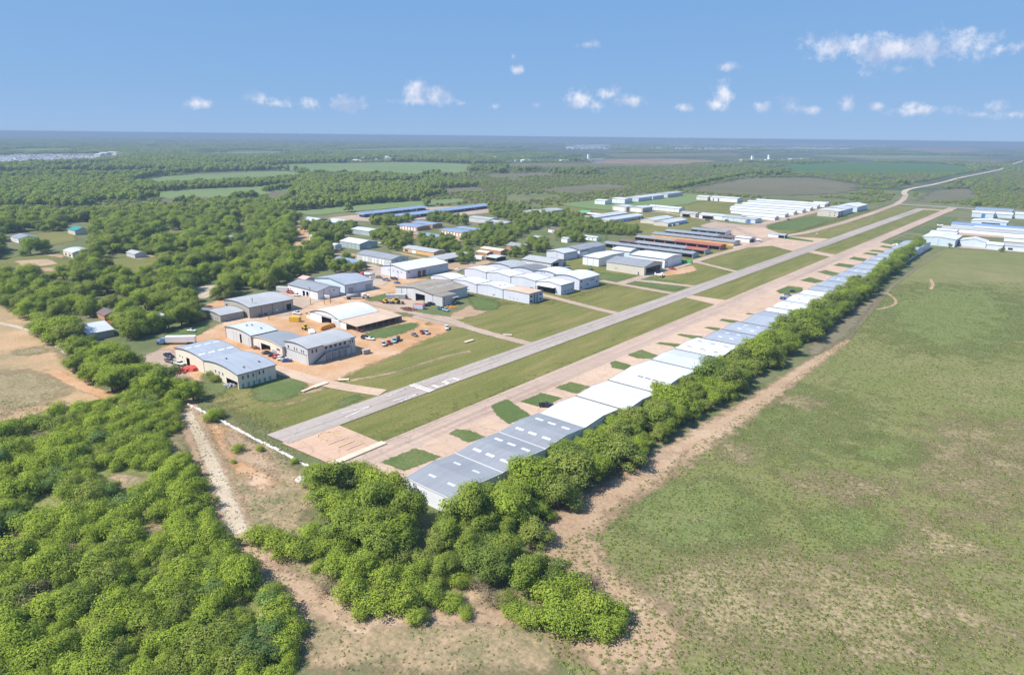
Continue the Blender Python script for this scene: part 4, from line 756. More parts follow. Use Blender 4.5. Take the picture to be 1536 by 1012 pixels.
S('hangar', 'white roofed hangar with tall white door panels beside the cream one', 'hangar', -274, -243, 476, 505, 7.0, 1.3, 'x', 'whitewall', 'roofwhite', 'gable', [('E', 'door', .16, .96, 0, 5.8, 6, .75), ('E', 'trimdk', .05, .1, 3.6, 4.8), ('E', 'trimdk', .05, .1, .8, 2.0), ('E', 'line', .14, .145, 0, 6.5)], ([.25, .75], [.25, .5, .75], .6, 1.6, 'dimskylight'))
S('hangar', 'small white arched hangar tucked behind the white roofed ones', 'hangar', -302, -284.5, 494, 511, 6.0, 1.4, 'x', 'bluewall', 'roofwhite', 'arch', [])
# open T hangars
def t_hangar(label, x0, x1, y0, y1, roof, wall, nbay, eave=3.4, rise=1.3, cat='hangar', grp='open aircraft shelters', endmk=None):
    n = nbay; g = .012
    fe = [('S', 'open', (i + g * 2) / n if i else .004, (i + 1) / n - .004, 0, eave - .5) for i in range(n)]
    if endmk: fe.append(('E', endmk, .02, .98, 0, eave - .05))
    return S('aircraft_shelter', label, cat, x0, x1, y0, y1, eave, rise, 'x', wall, roof, 'gable', fe, None, 'trim', grp, over=.3)
t_hangar('long blue roofed open aircraft shelter nearest the white roofed hangars', -336, -247.5, 534, 546, 'roofslate', 'palegreen', 8)
t_hangar('long open aircraft shelter with brown, blue and red roof sections', -334, -248, 558, 571, [(0, .2, 'roofbrown'), (.2, .78, 'roofslate'), (.78, 1, 'roofred')], 'palegrey', 8)
t_hangar('long open aircraft shelter with rusty red roof and red gable end', -336, -248.5, 591, 605, [(0, .22, 'roofslate'), (.22, .48, 'roofrust'), (.48, 1, 'roofred')], 'orangered', 8)
S('aircraft_shelter', 'long aircraft shelter with an orange wall of doors', 'hangar', -335, -248.5, 622, 638, 3.5, 1.4, 'x', 'orangewall', 'roofslate', 'gable', [('S', 'org', .02, .98, 0, 3.0, 9, .9), ('E', 'cr', .03, .97, 0, 3.2)], group='open aircraft shelters')
t_hangar('long grey roofed aircraft shelter with a brown roofed end bay', -336, -262, 652, 668, [(0, .78, 'roofslate'), (.78, 1, 'roofbrown')], 'palegrey', 7)
S('shed', 'white roofed shed at the end of the grey shelter', 'shed', -261, -246, 654, 668, 4.0, .8, 'x', 'whitewall', 'roofwhite', 'gable', [('E', 'open', .15, .85, 0, 3)])
t_hangar('short grey roofed aircraft shelter with a white gable end', -323, -284, 686, 701, 'roofslate', 'white', 4)
def storage(label, x0, x1, y0, y1, mural):
    cols = ['red', 'blued', 'dk', 'whited', 'grn' if mural else 'red', 'dk', 'blued', 'whited']
    fe = [('E', 'whited', .02, .98, 0, 3.7)] ; n = 10; rnd = random.Random(int(y0) + int(-x0))
    b_ = S('storage_building', label, 'storage building', x0, x1, y0, y1, 4.0, 1.8, 'y', 'beige', 'roofsilver', 'gable', fe, None, 'lighttrim', 'gabled storage sheds')
    if mural is not None:
        for i in range(n):
            mk = rnd.choice(['redtarp', 'bluetarp', 'glassdark', 'white', 'trim', 'greenpaint' if mural else 'bluetarp'])
            GOODS.append(('goods', mk, x1 + 1.6, y0 + (i + .6) * (y1 - y0) / n, 0.0, 1.6, 2.6, 1.2 + rnd.random(), 'the painted storage shed' if mural else 'the short storage shed'))
storage('beige storage shed with silver roof behind the tree clump', -470, -452, 690, 774, None)
storage('beige storage shed with colourful goods along its white side', -442, -424, 683, 764, True)
storage('short beige storage shed with silver roof, behind its painted twin', -404, -386, 722, 770, None)
storage('short beige storage shed with red and blue goods along its white side', -381, -363, 712, 760, False)
# northern hangars
for lab, a in [('white hangar with a plain end standing alone by the scrub', (-572, -554, 880, 900, 6, 1, 'x', 'whitewall', 'roofwhite')), ('tall white hangar above the cream fronted pair', (-563, -541, 915, 938, 7, 1, 'x', 'whitewall', 'roofwhite')),
               ('cream hangar with a double white door', (-505, -483, 822, 842, 6, 1, 'y', 'beige', 'roofsilver')), ('white fronted hangar with grey panelled side', (-480, -460, 826, 853, 6, 1, 'y', 'beige', 'roofsilver')),
               ('long pale lavender hangar in the far northern row', (-566, -544, 962, 1005, 6, 1.3, 'y', 'lavender', 'roofsilver')), ('pale lavender hangar further along the far northern row', (-567, -545, 1010, 1047, 6, 1.3, 'y', 'lavender', 'roofsilver')),
               ('grey hangar near the end of the far northern row', (-568, -546, 1062, 1095, 6.5, 1.3, 'y', 'palegrey', 'roofgrey')), ('last grey hangar of the far northern row', (-572, -550, 1100, 1125, 6, 1.3, 'y', 'palegrey', 'roofgrey')),
               ('yellowish end hangar of the row across the northern lawn', (-494, -475, 1062, 1084, 6, 1, 'x', 'cream', 'roofwhite')), ('white hangar row across the northern lawn', (-474, -428, 1068, 1090, 6, .9, 'x', 'whitewall', 'roofwhite')),
               ('white hangar pair beside the small northern lawn', (-474, -448, 866, 884, 5, 1.2, 'x', 'whitewall', 'roofwhite')), ('white hangar at the end of the small northern lawn', (-446, -425, 863, 880, 5, 1.2, 'x', 'whitewall', 'roofwhite')),
               ('beige hangar with a raised awning door', (-401, -380, 818, 834, 5, 1.4, 'x', 'beige', 'roofgrey')), ('white double hangar beside the beige awning hangar', (-375, -345, 818, 838, 5, 1.3, 'x', 'whitewall', 'roofsilver')),
               ('white hangar in front of the long white shelter rows', (-344, -322, 816, 838, 5, 1.3, 'x', 'bluewall', 'roofgrey')), ('pale blue hangar with one dark blue door at the corner of the lawn', (-321, -301, 812, 832, 5, .5, 'x', 'bluewall', 'roofgrey')),
               ('beige two-storey hangar house by the access road', (-274, -248, 958, 988, 7.5, 1.2, 'y', 'beige', 'roofwhite')), ('pale blue hangar with rounded front by the access road', (-274, -250, 995, 1035, 7, 2, 'y', 'bluewall', 'roofsilver')), ('large pale hangar at the end of the access road', (-274, -248, 1050, 1104, 7, 2, 'y', 'bluewall', 'roofwhite')),
               ('low white hut with a shaded porch beside the runway', (-248, -231.5, 710, 719, 3.3, .8, 'x', 'whitewall', 'roofblue'))]:
    x0, x1, y0, y1, e, ri, ax, wl, rf = a; fe = [('S', 'line', .33, .338, 0, e - .3), ('S', 'line', .66, .668, 0, e - .3)]
    if 'awning' in lab: fe = [('S', 'open', .15, .6, 0, 3.6), ('S', 'awn', .13, .62, 3.6, 4.2, 3.0, 'awning')]
    if 'dark blue door' in lab: fe = [('S', 'blued', .5, .72, 0, 4.4), ('S', 'ddoor', .42, .48, 0, 3.6)]
    if 'two-storey' in lab: fe = [win('S', .5, .95, 4.6, 6, 2, .2), win('S', .5, .95, 1.0, 2.6, 2, .2), ('E', 'trimdk', .1, .3, 4.6, 6.4), ('E', 'trimdk', .1, .3, .4, 3), ('E', 'trimdk', .45, .7, .4, 3), ('E', 'trimdk', .45, .7, 4.6, 6.4)]
    if 'white door' in lab or 'white fronted' in lab: fe = [('S', 'door', .1, .46, 0, 4.6), ('S', 'door', .5, .88, 0, 4.6), ('E', 'gdoor', .05, .95, .2, 5.0, 5, .8)]
    if 'porch' in lab: fe = [('S', 'open', .62, .98, 0, 2.6), ('E', 'open', .05, .9, 0, 2.6)]
    if 'hangar row across' in lab: fe = [('S', 'trimdk', .12, .16, 0, 4), ('S', 'trimdk', .30, .35, 0, 4), ('S', 'door', .4, .95, 0, 4.4, 3, .9)]
    S('hangar' if 'hut' not in lab else 'hut', lab, 'hangar' if 'hut' not in lab else 'hut', x0, x1, y0, y1, e, ri, ax, wl, rf, 'gable' if 'rounded' not in lab else 'arch', fe, None, 'lighttrim')
for i, (a, b, y0) in enumerate([(-338, -296, 863), (-370, -298, 905), (-388, -300, 945), (-397, -300, 980), (-400, -301, 1016), (-408, -304, 1058), (-408, -304, 1094)]):
    S('aircraft_shelter', f'long white aircraft shelter, {ORD[i]} row from the small lawn', 'hangar', a, b, y0, y0 + 14, 3.6, 1.6, 'x', 'white', 'roofsilver' if i % 2 else 'roofwhite', 'gable', [('S', 'door', .01, .99, 0, 3.0, 8, .92), ('E', 'cr', .1, .9, 0, 3)], None, 'lighttrim', 'white aircraft shelter rows')
S('hangar', 'white hangar beyond the last shelter row', 'hangar', -326, -305, 1112, 1126, 4.6, 1, 'x', 'whitewall', 'roofsilver', 'gable', [('E', 'gdoor', .1, .9, 0, 3.6)], None, 'lighttrim')
# eastern far group
for lab, a, fe in [('large white hangar past the end of the tree row', (-119, -91, 765, 804, 7.2, 1.4, 'y', 'bluewall', 'roofwhite'), [('E', 'gdoor', .02, .5, 0, 5.5), ('S', 'line', .5, .505, 0, 7)]), ('white roofed hangar behind the large white one', (-121, -98, 818, 838, 6.2, 1.2, 'x', 'whitewall', 'roofwhite'), []), ('white flat hangar third back from the tree row end', (-120, -102, 850, 866, 6, 1, 'x', 'whitewall', 'roofwhite'), []),
               ('white gabled hangar with a dark open side by the field corner', (-89, -68, 780, 798, 5.4, 2.6, 'y', 'bluewall', 'roofwhite'), [('E', 'open', .1, .9, 0, 4.4)]), ('small white roofed hangar by the field edge track', (-67, -54.5, 775, 788, 4.6, 1.6, 'x', 'bluewall', 'roofwhite'), []), ('pale blue hangar with grey roof at the field edge', (-54, -30, 778, 794, 4.6, 1.6, 'x', 'bluewall', 'roofgrey'), [('S', 'dk', .15, .3, .6, 2.6)]),
               ('long grey roofed shelter facing the pale eastern apron', (-122, -30, 896, 912, 4, 1.3, 'x', 'whitewall', 'roofgrey'), []), ('long bright blue roofed shelter in the eastern group', (-120, -30, 948, 962, 4, 1.4, 'x', 'bluewall', 'roofbright'), []), ('white hangar with a long dark window strip behind the blue roof', (-105, -70, 984, 1008, 6, 1.8, 'y', 'bluewall', 'roofwhite'), [('S', 'dk', .3, .82, 3.2, 4.6)]),
               ('white hangar with one dark blue door near the access road', (-118, -94, 1098, 1114, 6, 1.2, 'x', 'bluewall', 'roofwhite'), [('S', 'blued', .45, .62, 0, 5)]), ('white hangar next to the one with the blue door', (-93, -75, 1113, 1130, 5, 1.5, 'x', 'bluewall', 'roofwhite'), []), ('white hangar at the far end of the eastern group', (-73, -52, 1119, 1136, 6, 1.5, 'x', 'bluewall', 'roofwhite'), []),
               ('long slate blue roofed shelter by the access road', (-123, -80, 1172, 1200, 5, 1.5, 'x', 'palegrey', 'roofsolar'), []), ('long white roofed shelter behind the field edge hangars', (-60, -20, 850, 866, 4, 1.3, 'x', 'whitewall', 'roofwhite'), []), ('grey roofed shelter between the eastern white roofs', (-95, -30, 924, 938, 4, 1.2, 'x', 'whitewall', 'roofsilver'), [])]:
    x0, x1, y0, y1, e, ri, ax, wl, rf = a
    S('hangar', lab, 'hangar', x0, x1, y0, y1, e, ri, ax, wl, rf, 'gable', fe, None, 'lighttrim')
# buildings off the airfield
for nm, lab, a, fe in [
   ('barn', 'dark walled barn with a pale roof beside the dirt track', (-676, -652, 440, 462, 4.5, 2.2, 'x', 'darkwall', 'roofsilver'), []), ('barn', 'dark walled barn, the nearer of the pair to the boat storage', (-644, -617, 450, 474, 4.5, 2.2, 'x', 'darkwall', 'roofsilver'), []),
   ('shed', 'small pale shed half hidden by shrubs with a white roof', (-562, -546, 374, 391, 4.5, 1.2, 'x', 'bluewall', 'roofwhite'), []), ('shed', 'pale green shed with white roof behind leafy trees', (-572, -543, 431, 448, 4.5, 1.4, 'x', 'palegreen', 'roofsilver'), [('S', 'gdoor', .3, .5, 0, 3)]),
   ('warehouse', 'grey-green warehouse with bright white roof and small door', (-510, -482, 371, 391, 5, 2, 'x', 'palegreen', 'roofwhite'), [('S', 'line', .2, .206, 0, 5), ('S', 'line', .4, .406, 0, 5), ('S', 'line', .6, .606, 0, 5), ('S', 'line', .8, .806, 0, 5), ('E', 'cr', .4, .65, 0, 2.6), ('E', 'line', .12, .13, 0, 5)]),
   ('warehouse', 'long grey roofed warehouse with a row of white doors', (-444, -402, 338.5, 356, 5, 1.8, 'x', 'palegrey', 'roofslate'), [('S', 'door', .16, .34, 0, 3.6, 2, .55), ('S', 'door', .44, .6, 0, 3.6, 2, .55), ('S', 'door', .64, .82, 0, 3.6, 2, .55), win('E', .28, .32, 3, 4.4, 1), win('E', .7, .74, 3, 4.4, 1)]),
   ('workshop', 'low workshop with a blue roof behind bushes', (-439, -413, 310.5, 324, 4, 1.6, 'x', 'palegrey', 'roofsolar'), [('S', 'gdoor', .5, .7, 0, 2.8)]), ('shed', 'tiny white box shed among parked junk', (-504, -498, 357, 364, 4, .6, 'x', 'lavender', 'roofwhite'), []),
   ('storage_block', 'brick storage block with white garage doors, at the boat storage side', (-568, -537, 489, 508, 4, .8, 'x', 'brick', 'roofsolar'), [('S', 'door', .08, .95, 0, 3, 6, .55)]), ('storage_block', 'brick storage block behind the first one with a blue roof', (-574, -541, 515, 530, 4, .8, 'x', 'brick', 'roofsolar'), [('S', 'door', .1, .5, 0, 3, 3, .5)]),
   ('storage_block', 'brick storage block with five bright white garage doors', (-505, -473, 491, 510, 4, .8, 'x', 'brick', 'roofsolar'), [('S', 'door', .05, .97, 0, 3.1, 7, .5)]), ('storage_block', 'brick storage block at the back beside the grove', (-506, -473, 516, 527, 4, .8, 'x', 'brick', 'roofsolar'), []),
   ('storage_block', 'low brick storage block with narrow windows', (-503, -470, 453, 466, 4, .8, 'x', 'brick', 'roofsolar'), [win('S', .2, .95, 1, 2.4, 4, .2)]), ('workshop', 'orange brick workshop with a grey roof', (-448, -410, 391, 404, 3.5, 1.2, 'x', 'orangewall', 'roofgrey'), [('S', 'dk', .06, .16, .6, 2.2), ('S', 'door', .3, .42, 0, 2.6)]),
   ('workshop', 'grey flat roofed workshop with pillars beside bare trees', (-397, -380, 374, 408, 3.5, .6, 'y', 'palegrey', 'roofgrey'), [('E', 'open', .1, .32, 0, 2.6), ('E', 'open', .4, .6, 0, 2.6)]), ('house', 'pink brick house with a long cream roof', (-395, -372, 432, 442, 4, 1.0, 'x', 'brick', 'awning'), [('S', 'dk', .05, .16, 1, 2.4)]),
   ('house', 'small pink brick annexe with a cream roof', (-388, -376, 419, 427, 3.4, .8, 'x', 'brick', 'awning'), []), ('carport', 'small pale blue carport beside the pink annexe', (-368, -357, 409, 421, 2.8, .6, 'x', 'darkwall', 'roofsilver'), [('S', 'open', .05, .95, 0, 2.4), ('E', 'open', .05, .95, 0, 2.4)]),
   ('warehouse', 'grey warehouse at the edge of the grove', (-512, -486, 571, 590, 5, 1.2, 'x', 'palegrey', 'roofgrey'), [('S', 'gdoor', .4, .55, 0, 3)]), ('warehouse', 'low grey warehouse beyond the brick storage blocks', (-556, -523, 588, 604, 5, 1.0, 'x', 'palegrey', 'roofgrey'), []),
   ('warehouse', 'lavender grey warehouse behind the grove', (-541, -517, 700, 724, 7, 1.2, 'y', 'lavender', 'roofgrey'), [('S', 'dk', .4, .9, 0, 3)]), ('shed', 'low grey roofed shed beside the lavender warehouse', (-560, -542, 690, 716, 4.5, 1, 'y', 'lavender', 'roofgrey'), []),
   ('shelter', 'green roofed shelter beyond the grove', (-507, -493, 744, 756, 3.6, 1.4, 'x', 'white', 'greenpaint'), [('S', 'open', .05, .95, 0, 2.6)]), ('shelter', 'white canopy with a red edge beyond the grove', (-487, -466, 732, 742, 3.6, 1.0, 'x', 'redtarp', 'roofwhite'), [('S', 'open', .05, .9, 0, 2.6)]),
   ('house', 'small white gabled house in the grove clearing', (-432, -418, 578, 590, 3.5, 2, 'x', 'white', 'roofbrown'), [win('S', .3, .7, 1, 2.2, 2, .3)]), ('house', 'tiny white cabin beside dark shrubs', (-381, -374, 531, 538, 3.5, 1.2, 'x', 'white', 'roofgrey'), []), ('mobile_home', 'long white mobile home behind dark shrubs', (-382, -360, 560, 567, 3.4, .6, 'x', 'white', 'roofsilver'), [win('S', .1, .9, 1, 2, 4, .3)]),
   ('house', 'grey roofed house with a white dormer beside leafy trees', (-391, -372, 462, 474, 3.6, 2.2, 'x', 'brick', 'roofslate'), [('S', 'whited', .4, .5, 3.4, 5.2)]), ('shed', 'small grey roofed shed hidden in the grove', (-408, -398, 520, 530, 3.2, 1.2, 'x', 'palegrey', 'roofgrey'), []),
   ('house', 'teal roofed tan building among the trees', (-768, -749, 238, 252, 4.2, 2.6, 'x', 'beige', 'roofteal'), []), ('house', 'white fronted house with a pale blue arched roof', (-632, -612, 190, 206, 4, 1.6, 'x', 'cream', 'roofsilver'), [('S', 'ddoor', .15, .35, .6, 2.4), ('S', 'ddoor', .6, .8, .6, 2.4)]),
   ('house', 'dark roofed farmhouse with white gable among the trees', (-752, -730, 186, 202, 3.6, 2.2, 'x', 'white', 'roofslate'), [win('S', .2, .9, 1, 2.2, 4, .3)]), ('house', 'silver gabled house beside the stubble field', (-378, -357, 111.5, 123, 3.4, 2.4, 'y', 'tan', 'roofsilver'), [('S', 'dk', .5, .7, .8, 2.2)]),
   ('shelter', 'white arched shelter half hidden by trees', (-372, -363, 141, 151, 2.4, 1.8, 'y', 'bluewall', 'roofwhite'), []), ('house', 'white and blue house roof peeping through the trees', (-654, -637, 282, 292, 4, 1.4, 'x', 'bluewall', 'roofwhite'), []), ('house', 'white flat roofed house deep in the woods', (-611, -592, 316, 325, 4, 1.2, 'x', 'white', 'roofwhite'), []),
   ('house', 'grey house beside a pale drive in the woods', (-591, -575, 222, 231, 3.4, 1.4, 'x', 'palegrey', 'roofgrey'), []), ('house', 'white house with turquoise side far in the woods', (-713, -699, 260, 271, 3.4, 1.4, 'x', 'bluewall', 'roofwhite'), []), ('bus_shed', 'low white trailer beside the pale blue arched house', (-640, -628, 214, 219, 3, .4, 'x', 'white', 'roofwhite'), []),
   ('house', 'brown roofed cottage by the stubble field trees', (-402, -390, 131, 140, 3, 1.6, 'x', 'brick', 'roofbrown'), []), ('tank_house', 'round blue tank house with a pinkish roof beside the blue roofed hangar', (-396, -388, 253, 261, 4.4, 1.2, 'x', 'roofslate', 'pinkroof'), [])]:
    x0, x1, y0, y1, e, ri, ax, wl, rf = a
    S(nm, lab, nm.replace('_', ' '), x0, x1, y0, y1, e, ri, ax, wl, rf, 'arch' if 'arched' in lab else 'gable', fe, None, None if 'house' in nm else 'lighttrim')
# boat-storage canopies: long blue roofs on posts
for lab, xc, y0, y1, wd in [('long blue roofed storage canopy beside the scrub', -684, 525, 643, 13), ('longest blue roofed storage canopy over parked trailers', -640, 535, 727, 15)]:
    c = S('storage_canopy', lab, 'canopy', xc - wd / 2, xc + wd / 2, y0, y1, 5.0, -1.1, 'y', 'trim', 'roofsolar', 'mono', [(s, 'none', 0, 1, 0, 1) for s in 'NSEW'], None, 'lighttrim', 'storage canopies', rz=R(5))
    L_ = y1 - y0; n = int(L_ / 8); rn = random.Random(int(L_))
    for i in range(n + 1):
        for sx in (-1, 1): part(c, 'post', 'steel', (sx * (wd / 2 - .3), -L_ / 2 + i * L_ / n, 2.1), (.2, .2, 4.2))
        if i < n:
            ly = -L_ / 2 + (i + .5) * L_ / n; a_ = R(5)
            GOODS.append(('trailer', rn.choice(['trim', 'white', 'darkwall', 'roofslate', 'steel', 'bluetarp']), xc - math.sin(a_) * ly, (y0 + y1) / 2 + math.cos(a_) * ly, a_, wd * .7, rn.uniform(2.4, 3.4), rn.uniform(2.0, 2.8), 'the longest blue canopy' if wd > 14 else 'the blue canopy by the scrub'))
# ------------------------------------------------------------------ vehicles and yard things
CARCOL = {'white': (0.75, 0.75, 0.74), 'black': (0.02, 0.02, 0.025), 'silver': (0.42, 0.43, 0.45), 'red': (0.45, 0.025, 0.02), 'blue': (0.03, 0.08, 0.30), 'dark blue': (0.015, 0.03, 0.09), 'maroon': (0.16, 0.02, 0.03), 'grey': (0.14, 0.145, 0.155), 'light blue': (0.25, 0.42, 0.58), 'teal': (0.03, 0.16, 0.18), 'yellow': (0.70, 0.46, 0.03), 'tan': (0.35, 0.28, 0.2)}
for k, c in CARCOL.items(): M['car_' + k] = mat('car_paint_' + k.replace(' ', '_'), c, 0.28, .04, .3, .5)
M['glass'] = mat('car_glass', (0.02, 0.025, 0.03), 0.06, .02, .3, .6)
def ring_(x, hw, zb, zm, zt, k=.9): return [(x, -hw, zb), (x, -hw, zm), (x, -hw * k, zt), (x, hw * k, zt), (x, hw, zm), (x, hw, zb)]
def car_meshes(kind):
    b = MB(); g = MB()
    if kind == 'sedan':
        b.loft([ring_(-2.3, .78, .35, .62, .82), ring_(-2.15, .86, .25, .7, .95), ring_(-1.2, .9, .22, .75, 1.0), ring_(.7, .9, .22, .75, .97), ring_(1.9, .86, .24, .66, .84), ring_(2.3, .72, .35, .55, .66)])
        g.loft([ring_(-1.75, .80, .95, .97, .98, .98), ring_(-1.05, .78, .95, 1.15, 1.38, .82), ring_(.15, .78, .95, 1.15, 1.42, .80), ring_(1.05, .82, .94, .96, .97, .98)]); b.loft([ring_(-1.02, .66, 1.385, 1.40, 1.43), ring_(.12, .65, 1.42, 1.44, 1.47)])
    elif kind == 'suv':
        b.loft([ring_(-2.35, .85, .4, .75, 1.0), ring_(-2.3, .92, .3, .85, 1.12), ring_(.8, .94, .3, .85, 1.1), ring_(2.0, .9, .32, .8, 1.0), ring_(2.35, .78, .42, .68, .8)])
        g.loft([ring_(-2.25, .85, 1.1, 1.12, 1.14, .98), ring_(-2.0, .84, 1.1, 1.4, 1.7, .86), ring_(.3, .84, 1.1, 1.4, 1.72, .84), ring_(1.15, .86, 1.08, 1.1, 1.12, .98)]); b.loft([ring_(-2.0, .74, 1.70, 1.73, 1.77), ring_(.28, .72, 1.72, 1.75, 1.79)])
    else:
        b.loft([ring_(-2.8, .9, .5, .8, 1.05), ring_(-.5, .95, .4, .85, 1.05), ring_(1.4, .95, .4, .85, 1.1), ring_(2.5, .92, .42, .8, 1.02), ring_(2.8, .8, .5, .7, .82)])
        g.loft([ring_(-.75, .85, 1.05, 1.1, 1.14, .98), ring_(-.6, .84, 1.05, 1.4, 1.75, .88), ring_(.7, .84, 1.05, 1.4, 1.76, .85), ring_(1.5, .86, 1.08, 1.1, 1.12, .98)]); b.loft([ring_(-.62, .76, 1.75, 1.78, 1.82), ring_(.68, .73, 1.76, 1.79, 1.83)])
        b.box((-1.75, .9, 1.2), (2.0, .08, .3)); b.box((-1.75, -.9, 1.2), (2.0, .08, .3)); b.box((-2.76, 0, 1.2), (.08, 1.7, .3))
    return b, g
PROTO = {}
for kd in ('sedan', 'suv', 'pickup'):
    b, g = car_meshes(kd); PROTO[kd] = (b.mesh(kd + '_body', M['white'], True), g.mesh(kd + '_glass', M['glass']))
wm = MB(); wm.tube((0, -.11, 0), (0, .11, 0), .33, .33, 10); WHEEL = wm.mesh('wheel', M['tyre']); hm = MB(); hm.tube((0, -.125, 0), (0, .125, 0), .19, .19, 8); HUB = hm.mesh('hub', M['steel'])
def car(kd, col, x, y, ang, label, group=None, z=None):
    r = empty({'sedan': 'car', 'suv': 'sport_utility_car', 'pickup': 'pickup_truck'}[kd], (x, y, ZY + .01 if z is None else z), ang); tag(r, label, {'sedan': 'car', 'suv': 'car', 'pickup': 'truck'}[kd], group)
    bm, gm = PROTO[kd]; o = bpy.data.objects.new('body', bm); link(o, r); o.material_slots[0].link = 'OBJECT'; o.material_slots[0].material = M['car_' + col]
    link(bpy.data.objects.new('windows', gm), r); L_ = 1.75 if kd == 'pickup' else 1.42; hw = .82 if kd != 'sedan' else .78
    for sx in (-1, 1):
        for sy in (-1, 1):
            w = bpy.data.objects.new('wheel', WHEEL); w.location = (sx * L_, sy * hw, .33); link(w, r); h = bpy.data.objects.new('hub', HUB); link(h, w)
    return r
def carp(fr, px, py, kd, col, ang, label, group=None, z=None):
    x, y = W(fr, px, py); return car(kd, col, x, y, R(ang), label, group, z)
for a in [('A1',190,450,'pickup','dark blue',10,'dark blue pickup parked in the gravel yard by the woods'), ('A1',205,515,'pickup','grey',12,'grey pickup with a long bed beside the skylit blue roof hangar'), ('A1',322,545,'pickup','white',15,'white pickup among the red tarps by the cream wall'),
          ('A1',470,140,'sedan','white',30,'white car left on the grass strip below the tan office'), ('A2',815,818,'sedan','black',35,'black car parked alone on the dirt lane by the low cream hangar'), ('A2',890,845,'sedan','dark blue',50,'dark blue car beside the red car on the dirt lane'),
          ('A2',945,868,'suv','red',50,'bright red car beside the two-storey grey hangar'), ('A2',1000,890,'suv','white',50,'white car between the red and the blue one'), ('A2',1055,910,'sedan','blue',50,'blue car at the corner of the two-storey grey hangar'),
          ('A2',700,355,'pickup','grey',20,'dark grey truck under the tall pole by the tan hangar'), ('A2',765,345,'sedan','black',60,'black car beside the red truck at the tan hangar'), ('A2',822,328,'pickup','red',60,'red truck parked against the tan hangar'), ('A2',905,315,'sedan','silver',60,'silver car beside the white one at the tan hangar'),
          ('A2',960,293,'suv','white',60,'white car parked at the tan hangar'), ('A2',1030,278,'suv','dark blue',40,'dark car outside the tan hangar open bay'), ('A2',1180,335,'pickup','white',20,'white truck beside the barrel roofed hangar'),
          ('A4',205,440,'suv','white',30,'white van by the dark grey roofed white hangar'), ('A4',130,405,'pickup','red',20,'red truck beside the dark grey roofed white hangar'), ('A4',245,415,'sedan','silver',50,'silver car close to the white hangar door'), ('A4',930,378,'suv','white',60,'white van outside the blue-grey roofed hangar'),
          ('A5',165,222,'pickup','white',60,'white truck cab by the grey tanker trailers'), ('A5',235,224,'suv','grey',20,'dark grey jeep on the lot before the bright white hangar'), ('A5',318,252,'pickup','grey',15,'grey flatbed on the lot before the bright white hangar'), ('A5',415,238,'pickup','black',15,'dark truck on the lot before the bright white hangar'), ('A5',450,285,'sedan','blue',20,'blue and white car driving past the bright white hangar'),
          ('A5',1190,125,'sedan','white',10,'white car on the grass behind the bright white hangar'), ('A5',805,560,'sedan','black',60,'black car on the grass beside the pink container'), ('A5',862,545,'suv','black',60,'black jeep in the middle of three by the container'), ('A5',912,530,'sedan','dark blue',60,'dark blue car closest to the grey hangar wall'),
          ('A5',985,605,'pickup','teal',5,'dark teal truck by the rubbish heap'), ('A5',1040,618,'sedan','light blue',5,'light blue car by the rubbish heap'), ('A6',230,392,'suv','black',20,'black car at the edge of the lawn beside the barrel roof'), ('A6',290,402,'sedan','white',20,'white car at the edge of the lawn beside the barrel roof'),
          ('A6',450,470,'suv','silver',-30,'silver car at the end of the row of four on the bank'), ('A6',515,450,'sedan','maroon',-30,'maroon car in the row of four on the bank'), ('A6',578,430,'suv','light blue',-35,'light blue car in the row of four on the bank'), ('A6',628,410,'suv','black',-40,'black car in the row of four on the bank'),
          ('A6',822,355,'sedan','grey',-10,'grey car alone on the dirt drive bank'), ('A6',915,322,'sedan','maroon',-30,'dark maroon car paired with a silver one on the drive'), ('A6',970,328,'suv','silver',-30,'silver car paired with the maroon one on the drive'), ('A6',1215,268,'pickup','white',-40,'white pickup parked on the grass by the runway drive'),
          ('z2',228,655,'pickup','black',40,'black truck on the apron by the first white taxiway hangar'), ('c3',520,575,'suv','blue',10,'blue car in the cluster on the taxiway apron'), ('c3',535,562,'sedan','silver',10,'silver car in the cluster on the taxiway apron'), ('c3',545,554,'suv','grey',10,'grey car in the cluster on the taxiway apron'), ('c3',570,530,'sedan','dark blue',70,'dark blue car on the apron grass island'),
          ('B5',820,412,'pickup','black',5,'black truck by the beige awning hangar'), ('B5',1055,418,'suv','black',5,'dark car before the white double hangar'), ('B5',1250,430,'suv','black',5,'dark car by the pale blue hangar with the blue door'), ('B6',580,418,'sedan','black',30,'black car driving along the shelter apron'), ('B6',1100,398,'suv','black',50,'black car by the beige two-storey hangar'),
          ('z7',1415,325,'pickup','red',10,'dark red truck on the earth apron by the cream hangar'), ('B2',870,850,'sedan','white',10,'white car on the grass by the white hangar block'), ('B2',1040,770,'sedan','teal',10,'teal car under the bare tree'), ('B1',1140,530,'suv','white',20,'white car beside the green-grey warehouse'), ('B7',940,212,'suv','white',10,'white car on the grass by the access road')]:
    carp(*a[:7])
